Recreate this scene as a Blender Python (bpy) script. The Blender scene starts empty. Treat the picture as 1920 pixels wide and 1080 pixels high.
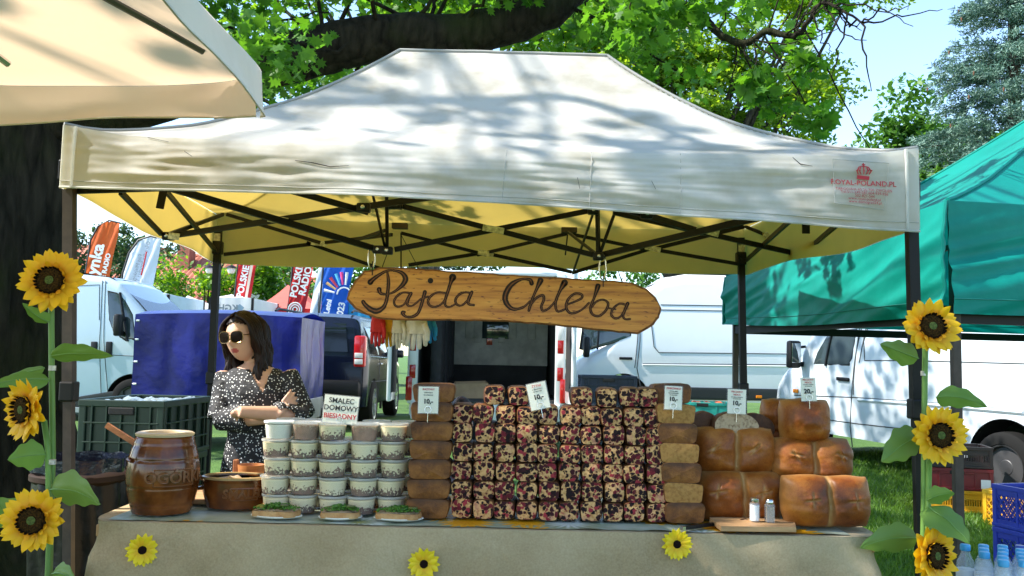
import bpy, bmesh, math, random
from mathutils import Vector, Matrix, noise, geometry
R = math.radians
rnd = random.Random(7)
SC = bpy.context.scene
COL = SC.collection

# ------------------------------------------------------------------ camera, sky, sun, exposure
CAM = Vector((0, 0, 1.35))
FPX, PITCH, ROLL = 1674.0, math.atan(130/1674), R(1.2)
_r0, _u0 = Vector((1, 0, 0)), Vector((0, -math.sin(PITCH), math.cos(PITCH)))
FW = Vector((0, math.cos(PITCH), math.sin(PITCH)))
RT = _r0*math.cos(ROLL) + _u0*math.sin(ROLL)
UP = _u0*math.cos(ROLL) - _r0*math.sin(ROLL)
cd = bpy.data.cameras.new('camera'); cam = bpy.data.objects.new('camera', cd); COL.objects.link(cam)
cd.sensor_width = 36; cd.lens = 36*FPX/1920; cd.clip_end = 3000; cd.clip_start = .05
mw = Matrix((RT, UP, -FW)).transposed().to_4x4(); mw.translation = CAM
cam.matrix_world = mw
SC.camera = cam

SUN = Vector((-.68, -.08, .73)).normalized()          # towards the sun
w = bpy.data.worlds.new('World'); SC.world = w; w.use_nodes = True
nt = w.node_tree; nt.nodes.clear()
sky = nt.nodes.new('ShaderNodeTexSky'); sky.sky_type = 'NISHITA'; sky.sun_disc = False
sky.sun_elevation = math.asin(SUN.z); sky.sun_rotation = math.atan2(SUN.x, SUN.y)
sky.air_density = 1.0; sky.dust_density = .25; sky.ozone_density = 2.2
bg = nt.nodes.new('ShaderNodeBackground'); bg.inputs[1].default_value = .145
ow = nt.nodes.new('ShaderNodeOutputWorld')
nt.links.new(sky.outputs[0], bg.inputs[0]); nt.links.new(bg.outputs[0], ow.inputs[0])
sl = bpy.data.lights.new('sun', 'SUN'); sl.energy = 3.7; sl.angle = R(.53); sl.color = (1, .95, .86)
so = bpy.data.objects.new('sun', sl); COL.objects.link(so)
so.rotation_euler = (-SUN).to_track_quat('-Z', 'Y').to_euler(); so.location = (-20, -6, 22)
SC.view_settings.view_transform = 'Standard'; SC.view_settings.look = 'None'
SC.view_settings.gamma = 1; SC.view_settings.exposure = 1.65
SC.render.engine = 'CYCLES'
SC.cycles.max_bounces = 7; SC.cycles.diffuse_bounces = 4; SC.cycles.glossy_bounces = 3
SC.cycles.transmission_bounces = 5; SC.cycles.transparent_max_bounces = 8
SC.cycles.caustics_reflective = False; SC.cycles.caustics_refractive = False

# ------------------------------------------------------------------ pixel helpers (photo pixels 1920x1080)
def ray(px, py): return RT*(px-960) + UP*(540-py) + FW*FPX
def P(px, py, Y):                       # point where the pixel's ray reaches depth Y
    d = ray(px, py); return CAM + d*(Y/d.y)
def PZ(px, py, z):                      # point where the ray reaches height z
    d = ray(px, py); return CAM + d*((z-CAM.z)/d.z)
def PS(px, py, mat, yl):                # (x, z) in a thing's own frame where the ray meets its plane y = yl
    inv = mat.inverted(); o = inv @ CAM; d = (inv.to_3x3() @ ray(px, py))
    t = (yl-o.y)/d.y; q = o + d*t; return (q.x, q.z)
def sst(a, b, x):
    t = min(1, max(0, (x-a)/(b-a))); return t*t*(3-2*t)
def gz(x, y): return .22*sst(7.2, 11.5, y) + .006*noise.noise((x*.7, y*.7, 0))
def lerp(a, b, t): return a+(b-a)*t
def interp(tab, x):
    if x <= tab[0][0]: return tab[0][1]
    for (x0, y0), (x1, y1) in zip(tab, tab[1:]):
        if x <= x1: return y0+(y1-y0)*(x-x0)/(x1-x0) if x1 > x0 else y1
    return tab[-1][1]

# ------------------------------------------------------------------ mesh builder
MW = {}
class MB:
    def __init__(s): s.v = []; s.f = []; s.m = []; s.mi = 0
    def add(s, vs, fs):
        n = len(s.v); s.v += [Vector(q) for q in vs]
        for f in fs: s.f.append([i+n for i in f]); s.m.append(s.mi)
        return s
    def box(s, c, size, rot=None, taper=1.0):
        c = Vector(c); hx, hy, hz = size[0]/2, size[1]/2, size[2]/2
        vs = [Vector((sx*hx*(taper if sz > 0 else 1), sy*hy*(taper if sz > 0 else 1), sz*hz)) for sz in (-1, 1) for sy in (-1, 1) for sx in (-1, 1)]
        if rot is not None: vs = [rot @ q for q in vs]
        return s.add([q+c for q in vs], [(0, 2, 3, 1), (4, 5, 7, 6), (0, 1, 5, 4), (2, 6, 7, 3), (0, 4, 6, 2), (1, 3, 7, 5)])
    def bbox(s, c, size, b, rot=None):      # box with bevelled edges
        c = Vector(c); h = [q/2 for q in size]; b = min(b, min(h)*.95)
        bm = bmesh.new(); bmesh.ops.create_cube(bm, size=1)
        for q in bm.verts: q.co = Vector((q.co.x*size[0], q.co.y*size[1], q.co.z*size[2]))
        bmesh.ops.bevel(bm, geom=list(bm.edges), offset=b, segments=2, profile=.5, affect='EDGES')
        bm.verts.index_update()
        vs = [(rot @ q.co if rot is not None else q.co)+c for q in bm.verts]
        fs = [[q.index for q in f.verts] for f in bm.faces]; bm.free()
        return s.add(vs, fs)
    def bar(s, p, q, w, h, upv=(0, 0, 1)):
        p, q = Vector(p), Vector(q); d = (q-p); L = d.length; d.normalize()
        u = Vector(upv); sx = d.cross(u)
        if sx.length < 1e-4: sx = d.cross(Vector((0, 1, 0)))
        sx.normalize(); u = sx.cross(d)
        vs = [a + sx*(i*w/2) + u*(j*h/2) for a in (p, q) for i, j in ((-1, -1), (1, -1), (1, 1), (-1, 1))]
        return s.add(vs, [(0, 1, 2, 3), (7, 6, 5, 4), (0, 4, 5, 1), (1, 5, 6, 2), (2, 6, 7, 3), (3, 7, 4, 0)])
    def tube(s, pts, rad, seg=8, cap=True, sq=None):
        pts = [Vector(q) for q in pts]; n = len(pts)
        if not hasattr(rad, '__len__'): rad = [rad]*n
        vs = []; ref = None
        for i, p in enumerate(pts):
            d = (pts[min(i+1, n-1)]-pts[max(i-1, 0)]).normalized()
            if ref is None:
                ref = Vector((0, 0, 1)) if abs(d.z) < .9 else Vector((1, 0, 0))
            a = d.cross(ref)
            if a.length < 1e-5: a = d.cross(Vector((.3, 1, .2)))
            a.normalize(); b = a.cross(d).normalized(); ref = b
            for k in range(seg):
                t = 2*math.pi*k/seg
                vs.append(p + a*(rad[i]*math.cos(t)) + b*(rad[i]*math.sin(t)*(sq or 1)))
        fs = [(i*seg+k, i*seg+(k+1) % seg, (i+1)*seg+(k+1) % seg, (i+1)*seg+k) for i in range(n-1) for k in range(seg)]
        if cap: fs += [tuple(range(seg))[::-1], tuple((n-1)*seg+k for k in range(seg))]
        return s.add(vs, fs)
    def lathe(s, prof, c=(0, 0, 0), seg=24, rot=None, sx=1, sy=1):
        c = Vector(c); vs = []; n = len(prof)
        for r, z in prof:
            for k in range(seg):
                t = 2*math.pi*k/seg; q = Vector((r*math.cos(t)*sx, r*math.sin(t)*sy, z))
                vs.append((rot @ q if rot is not None else q)+c)
        fs = [(i*seg+k, i*seg+(k+1) % seg, (i+1)*seg+(k+1) % seg, (i+1)*seg+k) for i in range(n-1) for k in range(seg)]
        fs += [tuple(range(seg))[::-1], tuple((n-1)*seg+k for k in range(seg))]
        return s.add(vs, fs)
    def grid(s, nu, nv, fn, wrap=False, skip=None):
        vs = [fn(i/nu, j/nv) for j in range(nv+1) for i in range(nu+1)]
        fs = []
        for j in range(nv):
            for i in range(nu):
                if skip and skip((i+.5)/nu, (j+.5)/nv): continue
                fs.append((j*(nu+1)+i, j*(nu+1)+i+1, (j+1)*(nu+1)+i+1, (j+1)*(nu+1)+i))
        return s.add(vs, fs)
    def prism(s, pts, ext):                  # planar 3D outline extruded by a vector
        pts = [Vector(q) for q in pts]; n = len(pts); ext = Vector(ext)
        tri = geometry.tessellate_polygon([pts])
        fs = [t for t in tri] + [tuple(i+n for i in t)[::-1] for t in tri]
        fs += [(i, (i+1) % n, (i+1) % n+n, i+n) for i in range(n)]
        return s.add(pts + [q+ext for q in pts], fs)
    def poly(s, pts):
        pts = [Vector(q) for q in pts]
        return s.add(pts, [tuple(t) for t in geometry.tessellate_polygon([pts])])
    def merge(s, o, mat=None):
        n = len(s.v); s.v += [(mat @ q if mat is not None else q.copy()) for q in o.v]
        for f, mm in zip(o.f, o.m): s.f.append([i+n for i in f]); s.m.append(mm)
        return s
    def build(s, name, mats, parent=None, smooth=False, world=False, origin=None, kind=None, angle=40, recalc=True):
        """link as one mesh object. world: coordinates are world ones, put into the parent's frame."""
        vs = s.v
        M0 = Matrix.Identity(4)
        if parent is not None and world: inv = MW[parent.name].inverted(); vs = [inv @ q for q in vs]
        if origin is not None: origin = Vector(origin); vs = [q-origin for q in vs]
        me = bpy.data.meshes.new(name); me.from_pydata([tuple(q) for q in vs], [], s.f)
        if not isinstance(mats, (list, tuple)): mats = [mats]
        for m in mats: me.materials.append(m)
        if len(mats) > 1: me.polygons.foreach_set('material_index', s.m)
        if recalc:
            bm = bmesh.new(); bm.from_mesh(me); bmesh.ops.recalc_face_normals(bm, faces=bm.faces); bm.to_mesh(me); bm.free()
        if smooth:
            me.polygons.foreach_set('use_smooth', [True]*len(me.polygons))
            if angle: me.set_sharp_from_angle(angle=R(angle))
        me.update()
        return link(name, me, parent, origin, kind)
def link(name, me, parent=None, origin=None, kind=None):
    o = bpy.data.objects.new(name, me); COL.objects.link(o)
    if parent is not None: o.parent = parent
    if origin is not None: o.location = origin
    if parent is not None:
        MW[o.name] = MW[parent.name] @ (Matrix.Translation(origin) if origin is not None else Matrix.Identity(4))
    else:
        MW[o.name] = Matrix.Translation(origin) if origin is not None else Matrix.Identity(4)
    if kind: o['kind'] = kind
    return o
def tag(o, label, cat, group=None):
    o['label'] = label; o['category'] = cat
    if group: o['group'] = group
    return o
def thing(name, label, cat, loc=(0, 0, 0), rotz=0, group=None, rot=None):
    o = bpy.data.objects.new(name, None); COL.objects.link(o); o.empty_display_size = .05
    o.location = loc; o.rotation_euler = rot if rot is not None else (0, 0, rotz)
    MW[o.name] = Matrix.LocRotScale(Vector(loc), o.rotation_euler, None)
    return tag(o, label, cat, group)
def copy_tree(o, parent=None):
    c = o.copy(); COL.objects.link(c); c.parent = parent
    for ch in list(o.children): copy_tree(ch, c)
    return c
def text(s, size, m, parent, mat, name='lettering', ext=.0006, align='CENTER', bold=0, shear=0, sx=1):
    cu = bpy.data.curves.new(name, 'FONT'); cu.body = s; cu.size = size; cu.align_x = align; cu.align_y = 'CENTER'
    cu.extrude = ext; cu.offset = bold; cu.shear = shear; cu.resolution_u = 3
    t = bpy.data.objects.new(name+'_tmp', cu); COL.objects.link(t)
    bpy.context.view_layer.update()
    me = bpy.data.meshes.new_from_object(t.evaluated_get(bpy.context.evaluated_depsgraph_get()))
    bpy.data.objects.remove(t); bpy.data.curves.remove(cu)
    me.transform(mat @ Matrix.Diagonal((sx, 1, 1, 1))); me.name = name; me.materials.clear(); me.materials.append(m)
    if sx < 0: me.flip_normals()
    return link(name, me, parent)
def frame(o, x, y):                       # matrix with origin o, x axis, y axis
    x = Vector(x).normalized(); z = x.cross(Vector(y)).normalized(); y = z.cross(x)
    m = Matrix((x, y, z)).transposed().to_4x4(); m.translation = Vector(o); return m

# ------------------------------------------------------------------ materials
MATS = {}
def nodes(name):
    m = bpy.data.materials.new(name); m.use_nodes = True; nt = m.node_tree
    b = nt.nodes['Principled BSDF']; return m, nt, b
def N(nt, typ, **kw):
    n = nt.nodes.new(typ)
    for k, v in kw.items():
        if k.startswith('i_'): n.inputs[k[2:].replace('_', ' ')].default_value = v
        else: setattr(n, k, v)
    return n
def L(nt, a, b): nt.links.new(a, b)
def ramp(nt, fac, stops, interp_='LINEAR'):
    r = nt.nodes.new('ShaderNodeValToRGB'); r.color_ramp.interpolation = interp_
    e = r.color_ramp.elements
    while len(e) < len(stops): e.new(.5)
    for q, (p, c) in zip(e, stops): q.position = p; q.color = (*c, 1) if len(c) == 3 else c
    L(nt, fac, r.inputs[0]); return r.outputs[0]
def coords(nt, kind='Object', scale=(1, 1, 1), rnd_off=False):
    tc = N(nt, 'ShaderNodeTexCoord'); mp = N(nt, 'ShaderNodeMapping'); mp.inputs['Scale'].default_value = scale
    L(nt, tc.outputs[kind], mp.inputs[0])
    if rnd_off:
        oi = N(nt, 'ShaderNodeObjectInfo'); mu = N(nt, 'ShaderNodeMath', operation='MULTIPLY'); mu.inputs[1].default_value = 37.
        L(nt, oi.outputs['Random'], mu.inputs[0])
        cb = N(nt, 'ShaderNodeCombineXYZ')
        for k in range(3): L(nt, mu.outputs[0], cb.inputs[k])
        L(nt, cb.outputs[0], mp.inputs['Location'])
    return mp.outputs[0]
def M(name, col, rough=.6, metal=0, var=.0, vscale=6, bump=0, bscale=60, spec=.5, trans=0, tcol=None, coat=0,
      col2=None, detail=4, rnd_off=False, scale=(1, 1, 1), dist=.002, sheen=0):
    if name in MATS: return MATS[name]
    m, nt, b = nodes(name); MATS[name] = m
    b.inputs['Roughness'].default_value = rough; b.inputs['Metallic'].default_value = metal
    b.inputs['Specular IOR Level'].default_value = spec; b.inputs['Coat Weight'].default_value = coat
    b.inputs['Coat Roughness'].default_value = .06; b.inputs['Sheen Weight'].default_value = sheen
    b.inputs['Base Color'].default_value = (*col, 1)
    co = coords(nt, 'Object', scale, rnd_off) if (var or bump or col2) else None
    cs = None
    if var or col2:
        nz = N(nt, 'ShaderNodeTexNoise'); nz.inputs['Scale'].default_value = vscale; nz.inputs['Detail'].default_value = detail
        nz.inputs['Roughness'].default_value = .6
        L(nt, co, nz.inputs['Vector'])
        c2 = col2 or tuple(q*(1-var) for q in col); c1 = col if col2 else tuple(min(1, q*(1+var*.6)) for q in col)
        cs = ramp(nt, nz.outputs[0], [(.34, c2), (.66, c1)]); L(nt, cs, b.inputs['Base Color'])
    if bump:
        nb = N(nt, 'ShaderNodeTexNoise'); nb.inputs['Scale'].default_value = bscale; nb.inputs['Detail'].default_value = 5
        L(nt, co, nb.inputs['Vector'])
        bp = N(nt, 'ShaderNodeBump'); bp.inputs['Strength'].default_value = bump; bp.inputs['Distance'].default_value = dist
        L(nt, nb.outputs[0], bp.inputs['Height']); L(nt, bp.outputs[0], b.inputs['Normal'])
    if trans:
        tr = N(nt, 'ShaderNodeBsdfTranslucent'); tr.inputs[0].default_value = (*(tcol or col), 1)
        mx = N(nt, 'ShaderNodeMixShader'); mx.inputs[0].default_value = trans
        out = nt.nodes['Material Output']
        L(nt, b.outputs[0], mx.inputs[1]); L(nt, tr.outputs[0], mx.inputs[2]); L(nt, mx.outputs[0], out.inputs[0])
        if cs and not tcol: L(nt, cs, tr.inputs[0])
    return m

def leafmat(name, c1, c2, trans=.35, tc=None, rough=.45):
    """leaves: colour varies leaf by leaf and clump by clump"""
    m, nt, b = nodes(name)
    g = N(nt, 'ShaderNodeNewGeometry'); co = coords(nt, 'Object')
    nz = N(nt, 'ShaderNodeTexNoise'); nz.inputs['Scale'].default_value = 1.1; L(nt, co, nz.inputs['Vector'])
    ad = N(nt, 'ShaderNodeMath', operation='ADD'); ml = N(nt, 'ShaderNodeMath', operation='MULTIPLY'); ml.inputs[1].default_value = .55
    L(nt, g.outputs['Random Per Island'], ml.inputs[0]); L(nt, ml.outputs[0], ad.inputs[0]); L(nt, nz.outputs[0], ad.inputs[1])
    c = ramp(nt, ad.outputs[0], [(.4, c1), (1.0, c2)])
    L(nt, c, b.inputs['Base Color']); b.inputs['Roughness'].default_value = rough; b.inputs['Specular IOR Level'].default_value = .35
    tr = N(nt, 'ShaderNodeBsdfTranslucent'); mx = N(nt, 'ShaderNodeMixShader'); mx.inputs[0].default_value = trans
    hs = N(nt, 'ShaderNodeHueSaturation'); hs.inputs['Value'].default_value = 1.9; hs.inputs['Saturation'].default_value = 1.1; hs.inputs['Hue'].default_value = .488
    L(nt, c, hs.inputs['Color']); L(nt, hs.outputs[0], tr.inputs[0])
    L(nt, b.outputs[0], mx.inputs[1]); L(nt, tr.outputs[0], mx.inputs[2]); L(nt, mx.outputs[0], nt.nodes['Material Output'].inputs[0])
    return m

def canvas_mat(name, col, stain, trans, tcol, rough=.75, weave=420, bump=.25, spec=.3, streak=.5):
    m, nt, b = nodes(name)
    co = coords(nt, 'Object')
    n1 = N(nt, 'ShaderNodeTexNoise'); n1.inputs['Scale'].default_value = 3.2; n1.inputs['Detail'].default_value = 7; n1.inputs['Roughness'].default_value = .65
    L(nt, co, n1.inputs['Vector'])
    c = ramp(nt, n1.outputs[0], [(.36, stain), (.56, col)])
    # fine scuffs, drawn out sideways
    c2 = coords(nt, 'Object', (3, 3, 40)); n2 = N(nt, 'ShaderNodeTexNoise'); n2.inputs['Scale'].default_value = 2.2; n2.inputs['Detail'].default_value = 8
    L(nt, c2, n2.inputs['Vector'])
    sc = ramp(nt, n2.outputs[0], [(.66, (1, 1, 1)), (.76, (1-streak*.5,)*3)])
    mm = N(nt, 'ShaderNodeMix', data_type='RGBA', blend_type='MULTIPLY'); mm.inputs[0].default_value = 1
    L(nt, c, mm.inputs[6]); L(nt, sc, mm.inputs[7]); L(nt, mm.outputs[2], b.inputs['Base Color'])
    b.inputs['Roughness'].default_value = rough; b.inputs['Specular IOR Level'].default_value = spec
    nb = N(nt, 'ShaderNodeTexNoise'); nb.inputs['Scale'].default_value = 9; nb.inputs['Detail'].default_value = 6; L(nt, co, nb.inputs['Vector'])
    bp = N(nt, 'ShaderNodeBump'); bp.inputs['Strength'].default_value = bump; bp.inputs['Distance'].default_value = .012
    L(nt, nb.outputs[0], bp.inputs['Height']); L(nt, bp.outputs[0], b.inputs['Normal'])
    tr = N(nt, 'ShaderNodeBsdfTranslucent'); tr.inputs[0].default_value = (*tcol, 1)
    mx = N(nt, 'ShaderNodeMixShader'); mx.inputs[0].default_value = trans
    L(nt, b.outputs[0], mx.inputs[1]); L(nt, tr.outputs[0], mx.inputs[2]); L(nt, mx.outputs[0], nt.nodes['Material Output'].inputs[0])
    return m

m_canvas = canvas_mat('canvas_white', (.67, .67, .66), (.47, .455, .41), .42, (.88, .84, .72))
m_lining = canvas_mat('canvas_yellow', (.60, .47, .12), (.47, .36, .09), .6, (1.0, .77, .22), streak=.3)
m_piping = M('grey_piping', (.32, .31, .29), .8)
m_peach = canvas_mat('parasol_cloth', (.84, .62, .44), (.80, .56, .39), .45, (1.0, .70, .46), streak=.1, bump=.1)
m_peachout = canvas_mat('parasol_outside', (.80, .76, .72), (.72, .68, .64), .3, (.9, .75, .6), streak=.1, bump=.1)
m_green = canvas_mat('canvas_green', (.004, .27, .225), (.003, .22, .185), .25, (.005, .42, .35), rough=.5, spec=.25, streak=.1, bump=.35)
m_frame = M('frame_steel_black', (.007, .0065, .0065), .5, .0, spec=.25)
m_frame2 = M('frame_steel_brown', (.055, .038, .030), .5, .2, var=.3, vscale=20)
m_plast = M('black_plastic', (.006, .006, .007), .45, spec=.3)
m_chrome = M('bright_steel', (.62, .62, .63), .25, 1)
m_label = M('worn_sticker', (.62, .60, .52), .6, var=.5, vscale=60)
m_red_ink = M('red_ink', (.50, .035, .05), .8)
m_dark_ink = M('dark_ink', (.012, .012, .014), .6)
m_white = M('white_paint', (.8, .8, .8), .5)
m_thread = M('grey_thread', (.42, .40, .36), .9)

# ------------------------------------------------------------------ ground
def ground_mat():
    m, nt, b = nodes('grass_ground'); co = coords(nt, 'Object')
    n1 = N(nt, 'ShaderNodeTexNoise'); n1.inputs['Scale'].default_value = 1.3; n1.inputs['Detail'].default_value = 9; n1.inputs['Roughness'].default_value = .7
    L(nt, co, n1.inputs['Vector'])
    c = ramp(nt, n1.outputs[0], [(.3, (.03, .075, .010)), (.5, (.06, .14, .018)), (.72, (.11, .20, .03))])
    L(nt, c, b.inputs['Base Color']); b.inputs['Roughness'].default_value = .9
    nb = N(nt, 'ShaderNodeTexNoise'); nb.inputs['Scale'].default_value = 55; nb.inputs['Detail'].default_value = 4; L(nt, co, nb.inputs['Vector'])
    bp = N(nt, 'ShaderNodeBump'); bp.inputs['Strength'].default_value = 1; bp.inputs['Distance'].default_value = .03
    L(nt, nb.outputs[0], bp.inputs['Height']); L(nt, bp.outputs[0], b.inputs['Normal']); return m
m_ground = ground_mat()
mb = MB()
xs = [-900, -300, -90, -40, -24] + [-16+i*.8 for i in range(41)] + [24, 40, 90, 300, 900]
ys = [-60, -20, -6] + [-2+i*.7 for i in range(36)] + [26, 32, 45, 70, 120, 300, 900, 2000]
nx = len(xs)
mb.add([(x, y, gz(x, y)) for y in ys for x in xs], [(j*nx+i, j*nx+i+1, (j+1)*nx+i+1, (j+1)*nx+i) for j in range(len(ys)-1) for i in range(nx-1)])
mb.build('ground', m_ground, smooth=True, kind='structure', angle=None)

m_blade = leafmat('grass_blades', (.045, .12, .014), (.13, .24, .035), .35)
def grass(n, x0, x1, y0, y1, seed, h0=.035, h1=.085):
    r = random.Random(seed); mb = MB(); vs = []; fs = []
    for i in range(n):
        y = y0+(y1-y0)*r.random(); x = lerp(x0(y), x1(y), r.random()); a = r.random()*6.28; h = r.uniform(h0, h1)*(1+.5*noise.noise((x*2, y*2, 3))); ww = r.uniform(.003, .006)
        b = Vector((x, y, gz(x, y)-.004)); s = Vector((math.cos(a)*ww, math.sin(a)*ww, 0)); ln = Vector((r.gauss(0, .4), r.gauss(0, .4), 1))*h
        k = len(vs); vs += [b-s, b+s, b+ln*.55+s*.7, b+ln*.55-s*.7, b+ln+Vector((r.gauss(0, .012), r.gauss(0, .012), -.005))]
        fs += [(k, k+1, k+2, k+3), (k+3, k+2, k+4)]
    mb.v = vs; mb.f = fs; mb.m = [0]*len(fs)
    o = mb.build('grass', m_blade, kind='stuff', recalc=False)
    return o
g1 = grass(52000, lambda y: .28*y, lambda y: .66*y, 4.6, 11.5, 3); g1['label'] = 'short sunlit lawn grass beside the crates and white vans'; g1['category'] = 'grass'
g2 = grass(9000, lambda y: -.62*y, lambda y: -.47*y, 3.2, 7.5, 4); g2['label'] = 'patch of lawn grass at the foot of the left sunflowers'; g2['category'] = 'grass'

# ------------------------------------------------------------------ the bread stall's gazebo
FLc, FRc, BRc, BLc = Vector((-1.603, 3.12)), Vector((1.43, 3.12)), Vector((1.34, 5.14)), Vector((-1.72, 5.14))
def plan(u, v): return FLc*(1-u)*(1-v) + FRc*u*(1-v) + BRc*u*v + BLc*(1-u)*v
ZE, ZR = 2.12, 2.775
def roof_z(u, v):
    a = u*3.03; b = v*2.02
    t = min(a/1.10, (3.03-a)/.95, b/1.01, (2.02-b)/1.01); t = max(0, min(1, t))
    z = ZE + .02*(1-u) + (ZR-ZE)*t**1.7
    z += -.018*math.sin(math.pi*u)*max(0, 1-t*5)       # eave sags between the legs
    q = noise.noise((a*3.1, b*3.7, 2.2))*.010 + noise.noise((a*9, b*7, 7.7))*.004
    return z + q*min(1, t*6)*(1-.6*t) - .022*math.exp(-v*22)*min(1, u*14, (1-u)*14)
def roof_pt(u, v, dz=0):
    p = plan(u, v); return Vector((p.x, p.y+.035*math.exp(-v*30)*min(1, u*14, (1-u)*14), roof_z(u, v)+dz))
gaz = thing('gazebo_tent', 'dirty white pop up canopy with yellow underside over the bread table', 'canopy tent', (-.14, 4.13, 0))
W_ = dict(parent=gaz, world=True)
mb = MB(); mb.grid(150, 100, lambda u, v: roof_pt(u, v)); can = mb.build('canopy', m_canvas, smooth=True, angle=None, recalc=False, **W_)
mb = MB(); mb.grid(110, 74, lambda u, v: roof_pt(.004+.992*u, .004+.992*v, -.006)); mb.build('lining', m_lining, smooth=True, angle=None, recalc=False, **W_)
# hip and ridge piping
def hip(u0, v0, u1, v1, n=22):
    return [roof_pt(lerp(u0, u1, i/n), lerp(v0, v1, i/n), .004) for i in range(n+1)]
UL, UR = 1.10/3.03, 1-.95/3.03
for a in ((0, 0, UL, .5), (1, 0, UR, .5), (0, 1, UL, .5), (1, 1, UR, .5), (UL, .5, UR, .5)):
    mb = MB(); mb.tube(hip(*a), .007, 6); mb.build('seam_piping', m_piping, smooth=True, **W_)
# valances, front bottom line follows the photo
fb = [(0, 1.913), (.35, 1.902), (.6, 1.872), (.75, 1.85), (.92, 1.826), (1, 1.818)]
def val_front(u, t, off=0):
    p = plan(u, 0); zt = roof_z(u, 0); zb = interp(fb, u)
    z = lerp(zb, zt, t); a = u*3.03
    wr = noise.noise((a*2.2, t*2.6, 5))*.020 + noise.noise((a*7, t*9, 1))*.008 + noise.noise((a*2, t*16, 8))*.006*min(1, max(0, (u-.3)*3))
    bow = -.045*math.sin(math.pi*u)*(1-t)**.8
    y = p.y + .035*max(0, t)**4*min(1, u*14, (1-u)*14) + bow + wr*min(1, (1-t)*5)*min(1, u*12, (1-u)*12) - .004 + off
    return Vector((p.x, y, z))
mb = MB(); mb.grid(300, 40, lambda u, t: val_front(u, t)); mb.build('front_valance', m_canvas, smooth=True, angle=None, recalc=False, **W_)
mb = MB(); mb.grid(90, 6, lambda u, t: val_front(.003+.994*u, .02+.95*t, .008)); mb.build('valance_lining', m_lining, smooth=True, angle=None, recalc=False, **W_)
mb = MB(); mb.tube([val_front(i/60, .012, -.003) for i in range(61)], .0045, 5); mb.build('hem', m_canvas, smooth=True, **W_)
mb = MB(); mb.tube([val_front(i/60, .115, -.001) for i in range(61)], .0016, 4); mb.build('stitching', m_thread, **W_)
for uu in (.014, .986):
    mb = MB(); mb.tube([val_front(uu, i/12, -.004) for i in range(13)], .006, 5); mb.build('corner_hem', m_canvas, smooth=True, **W_)
for uu in (.515, .615, .72):
    mb = MB(); mb.tube([val_front(uu+.004*i/8, i/8, -.001) for i in range(9)], .0014, 4); mb.build('stitching', m_thread, **W_)
def val_side(u0, v0, u1, v1, zb0, zb1, s, inn=0):
    n = Vector(((1 if u0 == 1 and u1 == 1 else -1 if u0 == 0 and u1 == 0 else 0), (1 if v0 == 1 and v1 == 1 else 0), 0))
    def fn(a, t):
        u, v = lerp(u0, u1, a), lerp(v0, v1, a); p = plan(u, v); zt = roof_z(u, v)
        wr = noise.noise((a*5+s, t*2, s))*.018*min(1, a*8, (1-a)*8)*(1-t)
        zb = lerp(zb0, zb1, a) + .012*math.sin(a*9+s)
        return Vector((p.x, p.y, lerp(zb, zt-(.003 if inn else 0), t))) + n*(wr+.004-inn)
    return fn
for (a, s) in (((0, 0, 0, 1, 1.905, 1.86), 1), ((1, 0, 1, 1, 1.82, 1.86), 2), ((0, 1, 1, 1, 1.855, 1.865), 3)):
    mb = MB(); mb.grid(60, 8, val_side(*a, s)); mb.build('side_valance', m_canvas, smooth=True, angle=None, recalc=False, **W_)
    mb = MB(); mb.grid(40, 5, val_side(*a, s, .008)); mb.build('valance_lining', m_lining, smooth=True, angle=None, recalc=False, **W_)
# small scuffs and tears
for (pts) in (((548, 296), (580, 300), (615, 308), (650, 306)), ((258, 246), (300, 256)), ((334, 276), (352, 288)), ((1500, 285), (1512, 300), (1535, 304)), ((1084, 330), (1088, 352)), ((1225, 335), (1232, 352))):
    mb = MB(); q = [P(x, y, 3.06) for x, y in pts]
    for c in q: # drop on the valance / roof sheet
        u = (c.x-FLc.x)/(FRc.x-FLc.x); t = (c.z-interp(fb, u))/max(.01, roof_z(u, 0)-interp(fb, u)); f = val_front(u, min(1, max(0, t)), -.003); c.y = f.y; c.x = f.x; c.z = f.z
    mb.tube(q, [.0008]+[.0016]*(len(q)-2)+[.0006], 4); mb.build('scuff_mark', m_plast, **W_)
# printed panel at the right: crown and address
def on_valance(px, py):
    c = P(px, py, 3.09); u = (c.x-FLc.x)/(FRc.x-FLc.x); t = (c.z-interp(fb, u))/(roof_z(u, 0)-interp(fb, u)); return val_front(u, t, -.004)
def val_text(s, px, py, hpx, bold=0, sx=1):
    a, b = on_valance(px-25, py-1), on_valance(px+25, py+1.8)
    o = on_valance(px, py); o.y = min(a.y, b.y, o.y)-.004
    q_ = text(s, hpx/536.*1.38, m_red_ink, gaz, frame(o, b-a, (0, 0, 1)), ext=.0, bold=bold, sx=sx)
    bm = bmesh.new(); bm.from_mesh(q_.data); bmesh.ops.subdivide_edges(bm, edges=[e for e in bm.edges if e.calc_length() > .012], cuts=2); bm.to_mesh(q_.data); bm.free()
    for vv in q_.data.vertices:                     # the print lies on the wrinkled sheet
        u = (vv.co.x-FLc.x)/(FRc.x-FLc.x); t = (vv.co.z-interp(fb, u))/(roof_z(u, 0)-interp(fb, u)); vv.co.y = val_front(u, t, -.0065).y
    q_.data.transform(MW[gaz.name].inverted()); q_.data.update()
val_text('ROYAL-POLAND.PL', 1624, 341, 10.2, .0003)
val_text('TARGOWA 60 26-700 ZWOLEŃ', 1624, 354, 5.5); val_text('Tel:511-249-587,604-939-956', 1624, 360.5, 5.5)
val_text('502-821-544', 1624, 366.5, 5.5); val_text('www.royal-poland.pl', 1624, 372, 5.5); val_text('www.domograd24.pl', 1625, 378, 5.5)
mb = MB()
def vs_(px, py): q = on_valance(px, py); q.y -= .003; return q
mb.poly([vs_(1613, 332), vs_(1635, 335), vs_(1636, 328), vs_(1613, 325)])
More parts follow.
